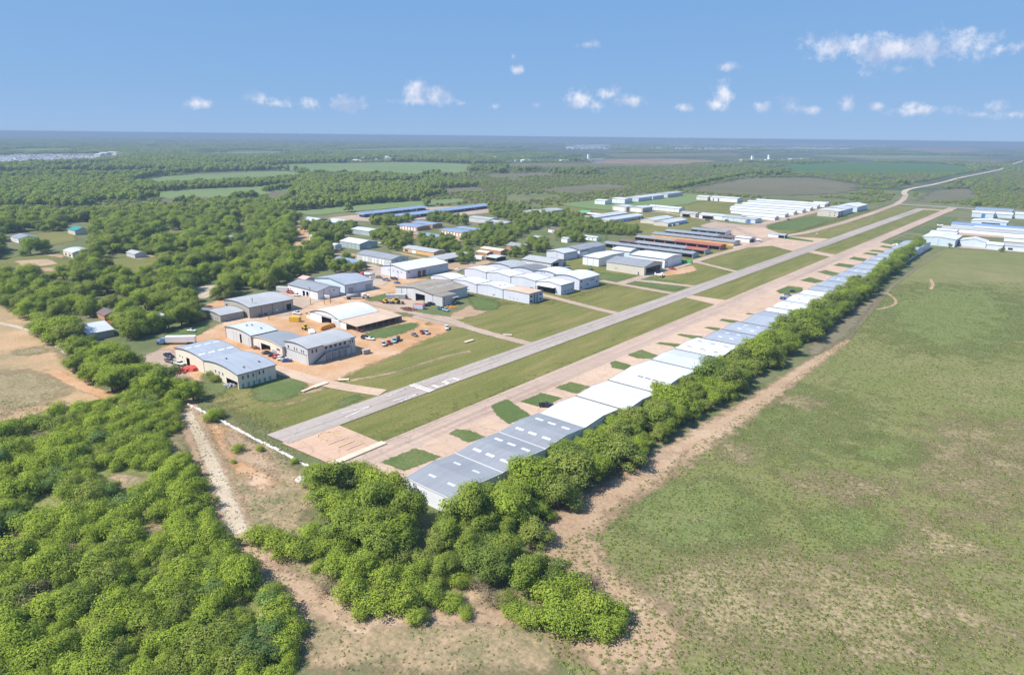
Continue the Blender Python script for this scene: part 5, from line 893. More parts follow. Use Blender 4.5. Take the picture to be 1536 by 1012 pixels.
# semi-trailer, tankers, containers, machines
def semi(x, y, ang, label, tcol, ccol, tank=False, L_=13.5):
    r = empty('tanker_truck' if tank else 'semi_truck', (x, y, ZY + .01), ang); tag(r, label, 'truck'); b = MB()
    if tank:
        b.tube((-L_ / 2, 0, 2.1), (L_ / 2 - 3.5, 0, 2.1), 1.15, 1.15, 14); b.build('tank', M[tcol], r, smooth=True)
    else:
        b.box((-1.5, 0, 2.45), (L_, 2.5, 2.7)); b.build('trailer', M[tcol], r)
    c = MB(); x0 = L_ / 2 - 1 if not tank else L_ / 2 - 2.2
    c.loft([[(x0, -1.2, .8), (x0, -1.2, 3.0), (x0, 1.2, 3.0), (x0, 1.2, .8)], [(x0 + 1.9, -1.2, .8), (x0 + 1.7, -1.15, 2.9), (x0 + 1.7, 1.15, 2.9), (x0 + 1.9, 1.2, .8)]]); c.box((x0 + 2.7, 0, 1.25), (1.8, 2.0, 1.1)); cb = c.build('cab', M[ccol], r)
    part(cb, 'windscreen', 'glassdark', (x0 + 1.84, 0, 2.3), (.1, 2.0, .8)); part(r, 'chassis', 'trim', (0, 0, .85), (L_ + 4, .9, .2))
    for wx in (-L_ / 2 + .6, -L_ / 2 + 1.8, x0 + .3, x0 + 3.0):
        for sy in (-1, 1):
            w = bpy.data.objects.new('wheel', WHEEL); w.location = (wx, sy * 1.0, .5); w.scale = (1.5, 1.8, 1.5); link(w, r)
x, y = W('A1', 300, 290); semi(x, y, R(225), 'white box trailer with a blue cab parked by the woods', 'white', 'roofbright')
x, y = W('A4', 930, 470); semi(x, y, R(62), 'grey tanker truck with a white cab on the dirt yard', 'steel', 'white', True, 12)
x, y = W('A4', 1060, 205); semi(x, y, R(200), 'silver tanker truck with a red cab beside the blue roofed hangar', 'roofsilver', 'redtarp', True, 11)
def container(fr, px, py, ang, L_, mk, label, h=2.6, top=None):
    x, y = W(fr, px, py); r = empty('container', (x, y, ZY + .01), R(ang)); tag(r, label, 'container'); b = MB()
    b.box((0, 0, h / 2), (L_, 2.44, h)); body = b.build('shell', M[mk], r); part(r, 'roof_panel', top or mk, (0, 0, h + .05), (L_ + .06, 2.5, .09))
    for sx in (-1, 1): part(r, 'corner_post', 'trim', (sx * (L_ / 2 + .02), 1.2, h / 2), (.12, .12, h)); part(r, 'corner_post', 'trim', (sx * (L_ / 2 + .02), -1.2, h / 2), (.12, .12, h))
    n = max(3, int(L_ / 1.2))
    for i in range(n): part(r, 'rib', mk, (-L_ / 2 + (i + .5) * L_ / n, -1.25, h / 2), (.35, .08, h - .3))
container('A5', 435, 470, 45, 12, 'palegrey', 'long grey shipping container beside the scrap heap'); container('A5', 718, 590, 20, 6, 'lavender', 'short pale container with a red top by the scrap heap', 2.6, 'redtarp')
container('A4', 188, 745, 30, 5.5, 'yellowmach', 'yellow steel container in the middle of the dirt yard', 2.4); container('A4', 385, 890, -25, 7, 'white', 'low white trailer box beside the pale roof', 1.2)
container('A6', 232, 568, 80, 3.2, 'tan', 'small grey box left on the grass bank', 1.8); container('B2', 1105, 715, 5, 10, 'white', 'white trailer on the grass by the bare tree', 2.6); container('A4', 40, 380, 20, 9, 'silver' if 'silver' in M else 'palegrey', 'grey trailer behind the tan hangar', 2.6)
container('A8', 575, 600, 60, 4, 'doorgrey', 'grey machine by the pale workshop end', 1.8); container('B4', 1290, 925, 5, 9, 'greenpaint', 'long green container by the shelter end', 2.0)
def machine(fr, px, py, ang, label, mk='yellowmach', s=1.0):
    x, y = W(fr, px, py); r = empty('earth_mover', (x, y, ZY + .01), R(ang)); tag(r, label, 'machine'); r.scale = (s, s, s)
    b = MB(); b.box((-.5, 0, 1.1), (2.6, 1.5, .9)); b.box((-1.2, 0, 1.8), (1.0, 1.3, .6)); b.build('body', M[mk], r); c = MB(); c.box((.3, 0, 2.1), (1.2, 1.2, 1.2), taper=.85); c.build('cab', M['glassdark'], r); part(r, 'cab_roof', mk, (.3, 0, 2.75), (1.3, 1.3, .1))
    part(r, 'arm', mk, (1.7, 0, 1.5), (2.4, .3, .3), (0, .35, 0)); part(r, 'bucket', 'trim', (2.9, 0, .6), (.8, 2.0, .8), (0, .3, 0))
    for wx in (-1.2, 1.0):
        for sy in (-1, 1):
            w = bpy.data.objects.new('wheel', WHEEL); w.location = (wx, sy * .85, .6); w.scale = (1.8, 2.4, 1.8); link(w, r)
machine('A4', 310, 845, 0, 'yellow loader beside the stacked orange crates'); machine('A5', 315, 525, 20, 'smaller yellow machine at the scrap heap', s=1.0); machine('A5', 440, 530, 30, 'larger yellow loader at the scrap heap', s=1.35); machine('A8', 855, 605, 120, 'dark green tractor on the grass by the white flat hangar', 'greendoor', 1.1)
def heap(name, fr, px, py, rx, ry, h, mk, label, cat, seed, n=60, sz=.9):
    x, y = W(fr, px, py); rn = random.Random(seed); b = MB()
    for i in range(n):
        a = rn.uniform(0, 6.28); q = math.sqrt(rn.random()); hh = h * (1 - q) * rn.uniform(.5, 1) + .2; s = sz * rn.uniform(.5, 1.3)
        b.box((rx * q * math.cos(a), ry * q * math.sin(a), hh / 2), (s * rn.uniform(.6, 2), s, hh), rz=rn.uniform(0, 3.1), taper=rn.uniform(.5, 1))
    tag(b.build(name, M[mk], None, (x, y, ZY)), label, cat)
heap('scrap_heap', 'A5', 300, 505, 5, 3, 1.2, 'rust', 'rusty scrap heap around the small yellow machine', 'scrap', 1); heap('scrap_heap', 'A5', 590, 600, 6, 3.2, 1.6, 'rust', 'rusty scrap heap beside the pale container', 'scrap', 2); heap('scrap_heap', 'A5', 545, 462, 6, 2.2, 1.2, 'rust', 'reddish scrap pile behind the long grey container', 'scrap', 3)
heap('tarp_pile', 'A1', 360, 625, 3, 2.2, 1.8, 'redtarp', 'smaller red tarpaulin pile nearest the dark trees', 'tarp', 4, 14, 2.2); heap('tarp_pile', 'A1', 500, 595, 4.2, 2.6, 1.8, 'redtarp', 'larger red tarpaulin pile against the cream wall', 'tarp', 5, 18, 2.4); heap('plank_stack', 'A2', 690, 745, 3.4, 1.6, 1.3, 'rust', 'rusty red steel stack outside the low cream hangar', 'stack', 6, 26, 1.0)
heap('rubbish_heap', 'A5', 1110, 575, 4, 2.2, 1.0, 'orangebox', 'orange brown rubbish heap by the light blue car', 'rubbish', 7, 30, .8); heap('rubble_heap', 'o', 460, 722, 3.6, 2.4, .9, 'concrete', 'pale broken concrete heap beside the round tree', 'rubble', 8, 60, .7); heap('junk_pile', 'A1', 920, 800, 3, 2.2, 1.0, 'doorgrey', 'grey junk pile in the open corner of the hangar office', 'junk', 9, 24, .8); heap('junk_pile', 'B1', 640, 610, 7, 3, 1.3, 'wood', 'brown junk pile by the tiny white box shed', 'junk', 10, 40, .9)
heap('red_shed_tarp', 'n1', 790, 222, 3.2, 2.4, 1.6, 'redtarp', 'red tarpaulin beside the silver gabled house', 'tarp', 11, 16, 2.2); heap('pallet_pile', 'A4', 985, 855, 5, 1.2, .8, 'pinkroof', 'pinkish pallets along the edge of the brown lean-to', 'pallets', 12, 30, .8)
for i in range(7):
    for k in range(2):
        x, y = W('A4', 515 + i * 25, 850 - i * 8); b = MB(); b.box((0, 0, .75), (1.3, 1.6, 1.5)); b.box((0, 0, .75), (1.4, .2, 1.3))
        tag(b.build('crate', M['orangebox'], None, (x, y - k * 1.2 + .6, ZY), R(12)), 'orange crate in the stack beside the barrel roofed hangar', 'crate', 'orange crates in the yard stack')
for kd, mk, x, y, a, w, d_, h, where in GOODS:
    b = MB()
    if kd == 'trailer':
        b.box((0, 0, h / 2 + .5), (w, d_, h - .6), taper=.92); b.box((-w * .2, 0, .4), (1.2, d_ * .9, .6)); b.box((w * .55, 0, .6), (w * .18, .3, .2))
        tag(b.build('parked_trailer', M[mk], None, (x, y, .1), a), f'covered trailer parked under {where}', 'trailer', f'trailers under {where}')
    else:
        b.box((0, 0, h * .35), (w, d_, h * .7)); b.box((0, -d_ * .1, h * .8), (w * .7, d_ * .6, h * .4), taper=.8)
        tag(b.build('stored_goods', M[mk], None, (x, y, .05), a), f'colourful goods stored along {where}', 'goods', f'goods along {where}')
# aeroplanes
def plane(x, y, ang, label, mk='white'):
    r = empty('aeroplane', (x, y, ZY + .02), ang); tag(r, label, 'aeroplane'); f = MB()
    def rr(xx, w, zc, h): return [(xx, w * math.cos(t), zc + h * math.sin(t)) for t in [i * math.pi / 4 for i in range(8)]]
    f.loft([rr(3.1, .12, 1.3, .12), rr(2.7, .5, 1.3, .45), rr(1.2, .6, 1.45, .65), rr(-.8, .55, 1.45, .6), rr(-3.8, .12, 1.5, .16)]); f.build('fuselage', M[mk], r, smooth=True)
    part(r, 'wing', mk, (.6, 0, 2.1), (1.5, 10.8, .16)); part(r, 'tailplane', mk, (-3.6, 0, 1.6), (.9, 3.2, .08)); part(r, 'fin', mk, (-3.7, 0, 2.2), (.9, .1, 1.3)); part(r, 'windscreen', 'glassdark', (1.4, 0, 1.85), (.9, 1.0, .4)); part(r, 'propeller', 'trim', (3.15, 0, 1.3), (.06, 1.8, .12))
    for p in ((1.9, 0), (0, 1.1), (0, -1.1)): w = bpy.data.objects.new('wheel', WHEEL); w.location = (p[0], p[1], .3); w.scale = (.8, .8, .8); link(w, r); part(r, 'strut', 'steel', (p[0], p[1] * .7, .7), (.08, .08, .9))
x, y = W('z7', 1345, 366); plane(x, y, R(20), 'small white aeroplane parked before the cream hangar'); x, y = W('z7', 1290, 322); plane(x, y, R(-10), 'white aeroplane in the open door of the cream hangar'); x, y = W('B6', 262, 645); plane(x, y, R(40), 'white aeroplane outside the white roofed shed')
x, y = W('B7', 560, 395); plane(x, y, R(0), 'white aeroplane on the eastern apron'); x, y = W('c3', 1165, 268); plane(x, y, R(170), 'white aeroplane before a far taxiway hangar')
# poles
def pole(fr, px, py, h, label, arm=True, mk='wood'):
    x, y = W(fr, px, py); r = empty('utility_pole', (x, y, 0), R(20)); tag(r, label, 'pole'); b = MB(); b.tube((0, 0, 0), (0, 0, h), .17, .11, 7); b.build('shaft', M[mk], r)
    if arm: part(r, 'crossarm', mk, (0, 0, h - .6), (2.0, .14, .14)); part(r, 'transformer', 'steel', (.3, 0, h - 1.4), (.4, .4, .8))
    else: part(r, 'lamp_head', 'steel', (.4, 0, h), (1.0, .25, .15))
for a in [('A2',648,345,10,'tall wooden pole before the tan hangar'), ('A2',838,400,6,'short pole at the corner of the silver-white roof',False), ('A4',372,548,11,'tall pole on the dirt yard by the white hangar'), ('A4',538,530,9,'pole by the white sign boards on the dirt yard'), ('A4',612,525,8,'slimmer pole behind the sign boards'), ('A5',372,215,11,'tall pole before the bright white hangar'), ('A5',845,262,11,'tall pole at the corner of the front white row'),
          ('B3',475,155,14,'taller pale pole rising over the grove',False,'palegrey'), ('B3',513,165,11,'shorter pale pole rising over the grove',False,'palegrey'), ('B5',175,385,18,'tall mast by the small northern lawn',False,'steel'), ('B5',665,105,18,'lone mast at the edge of the scrub',False,'wood'), ('c3',800,590,9,'pole behind the white taxiway hangars'), ('B6',752,375,12,'lamp mast on the small lawn edge',False,'steel'), ('B6',880,380,12,'lamp mast near the beige two-storey hangar',False,'steel'),
          ('q4',1003,365,14,'first pale pole along the country road',True,'palegrey'), ('q4',1124,365,15,'second pale pole along the country road',True,'palegrey'), ('q4',1244,365,17,'third pale pole along the country road',True,'palegrey'), ('q4',1305,362,17,'fourth pale pole along the country road',True,'palegrey'), ('q4',750,365,14,'pale pole in the scrub before the green crop',True,'palegrey')]:
    pole(*a)
# sign boards between two poles
x, y = W('A4', 575, 500); r = empty('sign_board', (x, y, ZY), R(25)); tag(r, 'white sign boards on two posts in the dirt yard', 'sign')
for sx in (-1, 1): part(r, 'post', 'wood', (sx * 2.2, 0, 2), (.15, .15, 4))
part(r, 'board', 'white', (0, .05, 3.3), (4.0, .08, .8)); part(r, 'board', 'cream', (0, .05, 2.2), (3.2, .08, .7))
# windsock and white marker beside the runway
x, y = W('B6', 875, 565); r = empty('windsock', (x, y, ZY)); tag(r, 'white windsock on a mast beside the runway', 'windsock'); b = MB(); b.tube((0, 0, 0), (0, 0, 6), .1, .07, 6); b.build('mast', M['white'], r); b = MB(); b.tube((0, 0, 5.6), (1.4, .5, 4.2), .55, .3, 9, cap=False); b.build('sock', M['white'], r); b = MB(); b.tube((0, 0, 0), (0, 0, .3), 1.4, 1.4, 12); b.build('base', M['palecon'], r)
# white block wall along the runway end
def block_wall():
    pts = resample(WL('o', [(281,607),(297,614),(308,620),(320,627),(332,632),(373,654),(415,675),(440,688),(463,701)]), 1.45, False); rn = random.Random(5)
    r = empty('block_wall', (pts[0].x, pts[0].y, 0)); tag(r, 'low whitewashed block wall along the end of the runway grass', 'wall')
    for i in range(len(pts) - 1):
        a, b_ = pts[i], pts[i + 1]; c = (a + b_) / 2; d = (b_ - a); h = rn.uniform(.35, .7); 
        part(r, 'block', 'white' if rn.random() < .7 else 'palecon', (c.x - pts[0].x + rn.uniform(-.12, .12), c.y - pts[0].y + rn.uniform(-.15, .15), h / 2), (d.length * rn.uniform(.8, 1.0), rn.uniform(.35, .6), h), (0, 0, math.atan2(d.y, d.x) + rn.uniform(-.12, .12)))
block_wall()
# concrete culvert slabs
def culvert(name, pts, label):
    r = empty(name, (pts[0][0], pts[0][1], 0)); tag(r, label, 'culvert'); a, b_ = Vector(pts[0]), Vector(pts[1]); n = max(3, int((b_ - a).length / 2.6)); d = (b_ - a) / n
    for i in range(n): c = a + d * (i + .5) - a; part(r, 'slab', 'palecon', (c.x, c.y, ZP + .10), (d.length * .96, pts[2], .24), (0, 0, math.atan2(d.y, d.x)))
culvert('culvert_bridge', ((-162.0, 110.6), (-162.0, 130.5), 2.6), 'pale concrete slabs across the run-up pad entrance'); culvert('culvert_bridge', (W('z1', 345, 160), W('z1', 425, 132), 2.4), 'pale culvert slabs crossing the dirt drive by the bank'); culvert('culvert_apron', (W('z1', 280, 186), W('z1', 345, 160), 1.5), 'narrow concrete chute running down from the culvert'); culvert('culvert_apron', (W('z1', 488, 118), W('z1', 552, 116), 1.8), 'pale slab lying in the grass ditch below the bank'); culvert('culvert_apron', (W('A6', 1435, 438), W('A6', 1536, 408), 1.8), 'pale slab in the ditch near the white pickup'); culvert('culvert_apron', (W('z7', 440, 702), W('z7', 492, 704), 1.6), 'pale slab beside the runway drive')
# ------------------------------------------------------------------ vegetation
LEAF = {'oak': leaf_mat('oak_leaves', (0.188, 0.248, 0.044)), 'bright': leaf_mat('bright_leaves', (0.222, 0.292, 0.042)), 'scrub': leaf_mat('scrub_leaves', (0.240, 0.312, 0.046)), 'dark': leaf_mat('dark_leaves', (0.148, 0.205, 0.046), .06), 'olive': leaf_mat('olive_leaves', (0.200, 0.245, 0.056)),
        'dry': leaf_mat('dry_twigs', (0.24, 0.19, 0.135), .05), 'bluish': leaf_mat('bluish_leaves', (0.140, 0.215, 0.068), .05), 'gold': leaf_mat('golden_leaves', (0.17, 0.165, 0.045), .05)}
def leaves(name, lobes, n, size, seed, mt, up_bias=.6, inner=.25):
    """crown of many small leaf-clump faces spread through and over a set of lobes"""
    rn = random.Random(seed); V = []; Fc = []; tone = []; NR = []; ctr = sum((Vector(l[0]) for l in lobes), Vector()) / len(lobes); vol = [l[1] * l[1] for l in lobes]
    for i in range(n):
        (c, r, sq) = rn.choices(lobes, vol)[0]; c = Vector(c)
        d = Vector((rn.gauss(0, 1), rn.gauss(0, 1), rn.gauss(0, 1) + .25)).normalized()
        q = rn.uniform(.25, .85) if rn.random() < inner else (rn.uniform(.78, 1.12) if rn.random() > .14 else rn.uniform(1.05, 1.42))
        k = 1 + .5 * noise.noise(d * 2.6 + Vector((seed * 3.1 + c.x, c.y, c.z)))
        p = c + Vector((d.x * r, d.y * r, d.z * r * sq)) * q * k
        nn = (d + Vector((rn.gauss(0, .5), rn.gauss(0, .5), rn.gauss(0, .5) + up_bias))).normalized()
        t = nn.orthogonal().normalized(); t.rotate(Matrix.Rotation(rn.uniform(0, 6.28), 3, nn)); b = nn.cross(t); s = size * rn.uniform(.55, 1.25); s2 = s * rn.uniform(.55, .95)
        NR.append((nn * .5 + d * .45 + (p - ctr).normalized() * .45 + Vector((0, 0, .35))).normalized())
        j = len(V); V += [p - t * s * .5, p + b * s2 * .5 + nn * s * .08, p + t * s * .5, p - b * s2 * .5 + nn * s * .08]; Fc.append((j, j + 3, j + 2, j + 1)); tone.append(rn.random())
    me = bpy.data.meshes.new(name); me.from_pydata([tuple(v) for v in V], [], Fc); me.materials.append(mt)
    at = me.attributes.new('tone', 'FLOAT', 'FACE'); at.data.foreach_set('value', tone); me.update()
    # soft crown shading: leaf normals bent toward the outside of the crown
    me.polygons.foreach_set('use_smooth', [True] * len(me.polygons)); me.normals_split_custom_set([tuple(q) for q in NR for _ in range(4)]); return me
def tree_proto(seed, h, r, mt, n, size, nl=13):
    """h metres tall, crown radius r -> (crown mesh, trunk mesh)"""
    rn = random.Random(seed); lobes = []; tb = MB(); th = h * rn.uniform(.22, .3); tb.tube((0, 0, -.2), (0, 0, th), r * .075, r * .055, 7)
    lobes.append(((0, 0, h * .62), r * .62, .85))
    for i in range(nl):
        a = i * 2.399 + rn.uniform(-.4, .4); q = r * rn.uniform(.25, .86); z = h * rn.uniform(.28, .9) * (1.08 - .3 * q / r); rr = r * rn.choice([rn.uniform(.16, .28), rn.uniform(.28, .5)])
        z = min(z, h - rr * .7); lobes.append(((q * math.cos(a), q * math.sin(a), z), rr, rn.uniform(.7, .95)))
        m1 = (q * .45 * math.cos(a), q * .45 * math.sin(a), th + (z - th) * .55); tb.tube((0, 0, th * .9), m1, r * .04, r * .028, 5, cap=False); tb.tube(m1, (q * math.cos(a), q * math.sin(a), z), r * .028, r * .012, 5)
    return leaves('crown', lobes, n, size, seed, LEAF[mt]), tb.mesh('trunk', M['bark'])
def shrub_proto(seed, h, r, mt, n, size):
    rn = random.Random(seed); lobes = [((0, 0, h * .45), r * .7, h / r * .62)]; tb = MB()
    for i in range(7):
        a = i * 2.399 + rn.uniform(-.4, .4); q = r * rn.uniform(.3, .95); rr = r * rn.uniform(.22, .55); lobes.append(((q * math.cos(a), q * math.sin(a), h * rn.uniform(.3, .72)), rr, min(1.1, h / r * .7)))
        tb.tube((0, 0, 0), (q * math.cos(a), q * math.sin(a), h * .5), .07, .03, 5)
    return leaves('foliage', lobes, n, size, seed, LEAF[mt], .6), tb.mesh('stem', M['bark'])
kinds = ['oak', 'oak', 'bright', 'dark', 'olive', 'oak', 'bright', 'olive']
TREE = [tree_proto(10 + i, 1.0 * 8.5, 4.6, k, 7500, .38) for i, k in enumerate(kinds)]                # nominal 8.5 m tall, 4.6 m radius
SHRUB = [shrub_proto(40 + i, 3.6, 2.9, k, 3600, .27) for i, k in enumerate(['scrub', 'bright', 'scrub', 'olive', 'bright', 'oak', 'bluish', 'scrub'])]
GOLD = tree_proto(31, 8.5, 4.6, 'gold', 7500, .38); DRY = shrub_proto(51, 3.2, 2.6, 'dry', 420, .30)
FARTREE = [tree_proto(70 + i, 8.5, 4.8, k, 420, 1.5, 6) for i, k in enumerate(['oak', 'dark', 'olive', 'oak', 'bright'])]
FARSHRUB = [shrub_proto(80 + i, 3.4, 3.0, k, 220, .95) for i, k in enumerate(['olive', 'oak', 'dry', 'bright'])]
class Grid:
    def __init__(s, c): s.c = c; s.d = {}
    def ok(s, x, y, r):
        i, j = int(x // s.c), int(y // s.c); k = int(math.ceil(r / s.c))
        for a in range(i - k, i + k + 1):
            for b in range(j - k, j + k + 1):
                for (u, v) in s.d.get((a, b), ()):
                    if (u - x) ** 2 + (v - y) ** 2 < r * r: return False
        return True
    def add(s, x, y): s.d.setdefault((int(x // s.c), int(y // s.c)), []).append((x, y))
GR = Grid(4.0)
fgrid = {}
for f in FOOT:
    ex = math.hypot(f[2], f[3]) if f[4] else max(f[2], f[3])
    for i in range(int((f[0] - ex) // 40), int((f[0] + ex) // 40) + 1):
        for j in range(int((f[1] - ex) // 40), int((f[1] + ex) // 40) + 1): fgrid.setdefault((i, j), []).append(f)
def in_foot(x, y, m_=0.0):
    for (cx, cy, hx_, hy_, rz) in fgrid.get((int(x // 40), int(y // 40)), ()):
        dx, dy = x - cx, y - cy
        if rz: dx, dy = dx * math.cos(rz) + dy * math.sin(rz), -dx * math.sin(rz) + dy * math.cos(rz)
        if abs(dx) < hx_ + m_ and abs(dy) < hy_ + m_: return True
    return False
CB = [(min(p[0] for p in c), max(p[0] for p in c), min(p[1] for p in c), max(p[1] for p in c), c) for c in CLEAR]
def cleared(x, y, boxes=None):
    for a, b, c, d, poly in (boxes or CB):
        if a <= x <= b and c <= y <= d and inpoly(x, y, poly): return True
    return False
PLANTS = []     # (kind, proto index, x, y, scale, rot, label, group)
rng = random.Random(77)
def plant(kind, x, y, s, label, group, idx=None, gap=None):
    if gap and not GR.ok(x, y, gap): return False
    GR.add(x, y); PLANTS.append((kind, idx if idx is not None else rng.randrange(8), x, y, s, rng.uniform(0, 6.28), label, group)); return True
def fill(poly, kind, spacing, s0, s1, label, group, tries=1.0, keepclear=False, dens=1.0, idxs=None, foot=0.0):
    xs = [p[0] for p in poly]; ys_ = [p[1] for p in poly]; A = (max(xs) - min(xs)) * (max(ys_) - min(ys_)); n = int(A / (spacing * spacing) * 6 * tries)
    for _ in range(n):
        x = rng.uniform(min(xs), max(xs)); y = rng.uniform(min(ys_), max(ys_))
        if not inpoly(x, y, poly) or in_foot(x, y, foot): continue
        if keepclear and cleared(x, y): continue
        if dens < 1 and noise.noise(Vector((x * .03, y * .03, 5.0))) * .5 + .5 > dens: continue
        plant(kind, x, y, rng.uniform(s0, s1), label, group, rng.choice(idxs) if idxs else None, spacing * rng.uniform(.85, 1.2))
# hedgerow behind the taxiway hangars
y = 104.0
hl = 'leafy green tree in the long hedgerow between the hangar row and the crop field'; hg = 'hedgerow trees behind the hangar row'
while y < 742:
    wide = 1.0 if y < 385 else (.75 if y < 500 else .45)
    east = -92.5 if y < 380 else -92.5 - (y - 380) * .055
    skip = 322 < y < 345
    for k in range(3 if wide > .7 else 2):
        x = east - 3.6 - k * 4.4 * (wide + .15) + rng.uniform(-1.3, 1.3)
        if x < -106 and y < 200: x += 2
        if skip and k == 0: plant('shrub', x, y, rng.uniform(.8, 1.1), 'low green shrub in the gap of the long hedgerow', 'hedgerow gap shrubs', None, 2.5); continue
        s = rng.choice([rng.uniform(.8, 1.1), rng.uniform(1.1, 1.65)]) * (1.0 if y < 420 else .95) * (1 if k else .88)
        plant('tree', x, y + rng.uniform(-2, 2), s, hl, hg, None, 3.4)
    if y < 330: plant('tree', -110.2 + rng.uniform(-.6, .6) + (1.5 if y > 196 else 0), y + 2, rng.uniform(.6, .85), hl, hg, None, 2.6)
    y += rng.uniform(5.2, 7.2) if y < 420 else rng.uniform(4.2, 5.6)
# grove at the near end of the hangar row
for px, py, s in [(500,735,.95),(540,728,.9),(585,745,1.0),(610,775,.95),(555,770,1.0),(520,775,.85),(600,805,.85),(480,722,.7),(470,718,.55),(560,800,.85),(525,800,.8),(500,760,.8),(575,825,.75)]: plant('tree', *P(px, py + 12), s * 1.45, 'round bushy tree in the grove before the run-up pad', 'grove trees at the runway end', rng.choice([0, 2, 5, 6]))
for px, py, s in [(690,790,.8),(730,800,.85),(760,830,.9),(800,800,.8),(700,830,.85),(740,860,1.0),(790,870,.95),(670,850,.75),(830,860,.7),(660,810,.7),(770,775,.8),(710,770,.8),(735,750,.75)]: plant('tree', *P(px, py + 12), s * 1.18, 'spreading green tree at the corner of the crop field', 'field corner trees', rng.choice([0, 1, 3, 4, 5, 7]))
for px, py, s in [(830,905,1.2),(860,890,1.1),(890,925,1.2),(930,935,1.0),(800,935,1.1),(850,940,1.3),(905,955,1.0),(820,870,1.0)]: plant('shrub', *P(px, py), s * 1.25, 'green shrub on the sandy corner of the field', 'field corner shrubs', rng.choice([0, 2, 4]))
for px, py, s in [(395,805,1.25),(420,820,1.3),(450,825,1.25),(480,822,1.1),(470,800,1.0),(500,812,1.0)]: plant('shrub', *P(px, py + 8), s * 1.15, 'dense green shrub beside the sandy track bend', 'shrubs at the track bend', rng.choice([0, 1, 4]))
for px, py, s in [(510,850,1.3),(545,860,1.5),(580,870,1.4),(620,865,1.4),(530,890,1.4),(570,905,1.5),(610,905,1.4),(650,895,1.2),(515,825,1.2),(560,835,1.3),(600,840,1.3),(640,840,1.2),(545,915,1.0),(680,900,1.0),(690,870,1.0),(705,845,.9),(660,870,1.0),(625,925,.8),(700,915,.7),(760,900,.8),(775,915,.9),(480,845,.7),(530,800,.9),(590,815,1.0)]: plant('shrub', *P(px, py + 8), s * 1.0, 'bright green shrub in the clump on the sandy ground', 'sandy ground shrub clump', rng.choice([0, 2, 3, 4]))
for px, py, s in [(500,865,1.0),(490,880,.9),(730,895,1.0),(745,905,.9),(905,900,1.0),(890,870,1.0),(720,880,.8)]: plant('dryshrub', *P(px, py + 6), s, 'dry grey-brown leafless shrub on the sandy ground', 'dry shrubs on the sandy ground', 0)
for px, py, s in [(357,673,.75),(325,622,1.1),(318,628,1.0),(390,672,.55),(442,690,.5),(350,690,.35),(345,577,.0)]:
    if s: plant('shrub', *P(px, py + 4), s, 'lone small green bush by the white block wall', 'bushes by the block wall', rng.choice([0, 2, 4]))
plant('shrub', *P(320, 566), .95, 'slender green bush against the cream hangar office wall', 'office wall bushes', 3); plant('shrub', *P(324, 572), .8, 'slender green bush against the cream hangar office wall', 'office wall bushes', 3)
# thicket in the left foreground
thick = WL('o', [(-60,668),(60,632),(180,600),(262,596),(276,622),(284,690),(322,760),(346,812),(352,838),(420,895),(445,960),(430,1050),(-80,1050)])
clr = [WL('o', [(270,600),(300,600),(335,700),(375,800),(440,860),(520,900),(520,940),(425,912),(352,852),(312,770),(282,690),(264,625)]), WL('o', [(135,708),(235,698),(228,735),(150,742)]), WL('o', [(40,742),(110,728),(95,775),(50,770)]), WL('o', [(20,655),(80,640),(95,655),(40,672)]), WL('o', [(240,660),(275,640),(284,690),(262,700)]), WL('o', [(190,790),(250,775),(262,806),(205,818)]), WL('o', [(0,800),(40,790),(45,835),(0,842)])]
CLEARTMP = clr
xs = [p[0] for p in thick]; ys_ = [p[1] for p in thick]
for _ in range(7000):
    x = rng.uniform(min(xs), max(xs)); y = rng.uniform(min(ys_), max(ys_))
    if not inpoly(x, y, thick) or any(inpoly(x, y, c) for c in clr): continue
    v = noise.noise(Vector((x * .06, y * .06, 1.0)))
    if rng.random() < .06: plant('dryshrub', x, y, rng.uniform(.8, 1.2), 'bare grey-brown shrub in the green thicket', 'bare shrubs in the thicket', 0, 3.4); continue
    plant('shrub', x, y, rng.choice([rng.uniform(.5, .9), rng.uniform(.9, 1.2), rng.uniform(1.1, 1.6)]), 'bushy green shrub in the dense thicket beside the sandy track', 'thicket shrubs', rng.choice([0, 2, 4, 7] if v > .1 else ([1, 3, 5, 0] if v > -.2 else [5, 6, 1, 2])), rng.choice([2.4, 3.0, 3.6]))
# woods round the houses on the left
wl_ = WL('o', [(96,542),(160,500),(240,500),(205,538),(250,555),(302,578),(296,606),(200,605),(165,592),(130,572)])
fill(wl_, 'tree', 6.2, 1.0, 1.5, 'dense green tree between the stubble field and the gravel yard', 'trees by the stubble field', 1.0, True, foot=1.5, idxs=[0, 2, 3, 5, 6, 0])
for px, py in [(225,580),(250,585),(275,592),(290,600),(240,600),(262,606),(212,596)]: plant('tree', *P(px, py), rng.uniform(.8, 1.0), 'bright green tree at the top of the sandy track', 'trees at the top of the track', 2)
nb = WL('o', [(-60,335),(200,325),(430,318),(452,345),(500,375),(492,398),(440,418),(400,436),(328,450),(298,466),(310,478),(318,490),(250,505),(180,505),(95,540),(62,502),(40,478),(-60,450)])
fill(nb, 'tree', 6.6, .55, 1.75, 'broad leafy tree in the wooded house plots beyond the stubble field', 'trees on the wooded house plots', 1.0, True, .62, foot=1.0)
plant('tree', *P(482, 388), 1.25, 'golden green tree at the edge of the woods', 'golden trees', 99)
plant('tree', *P(164, 404), 1.1, 'yellow-green spreading tree on the lawn by the pale drive', 'yellow-green lawn trees', 99)
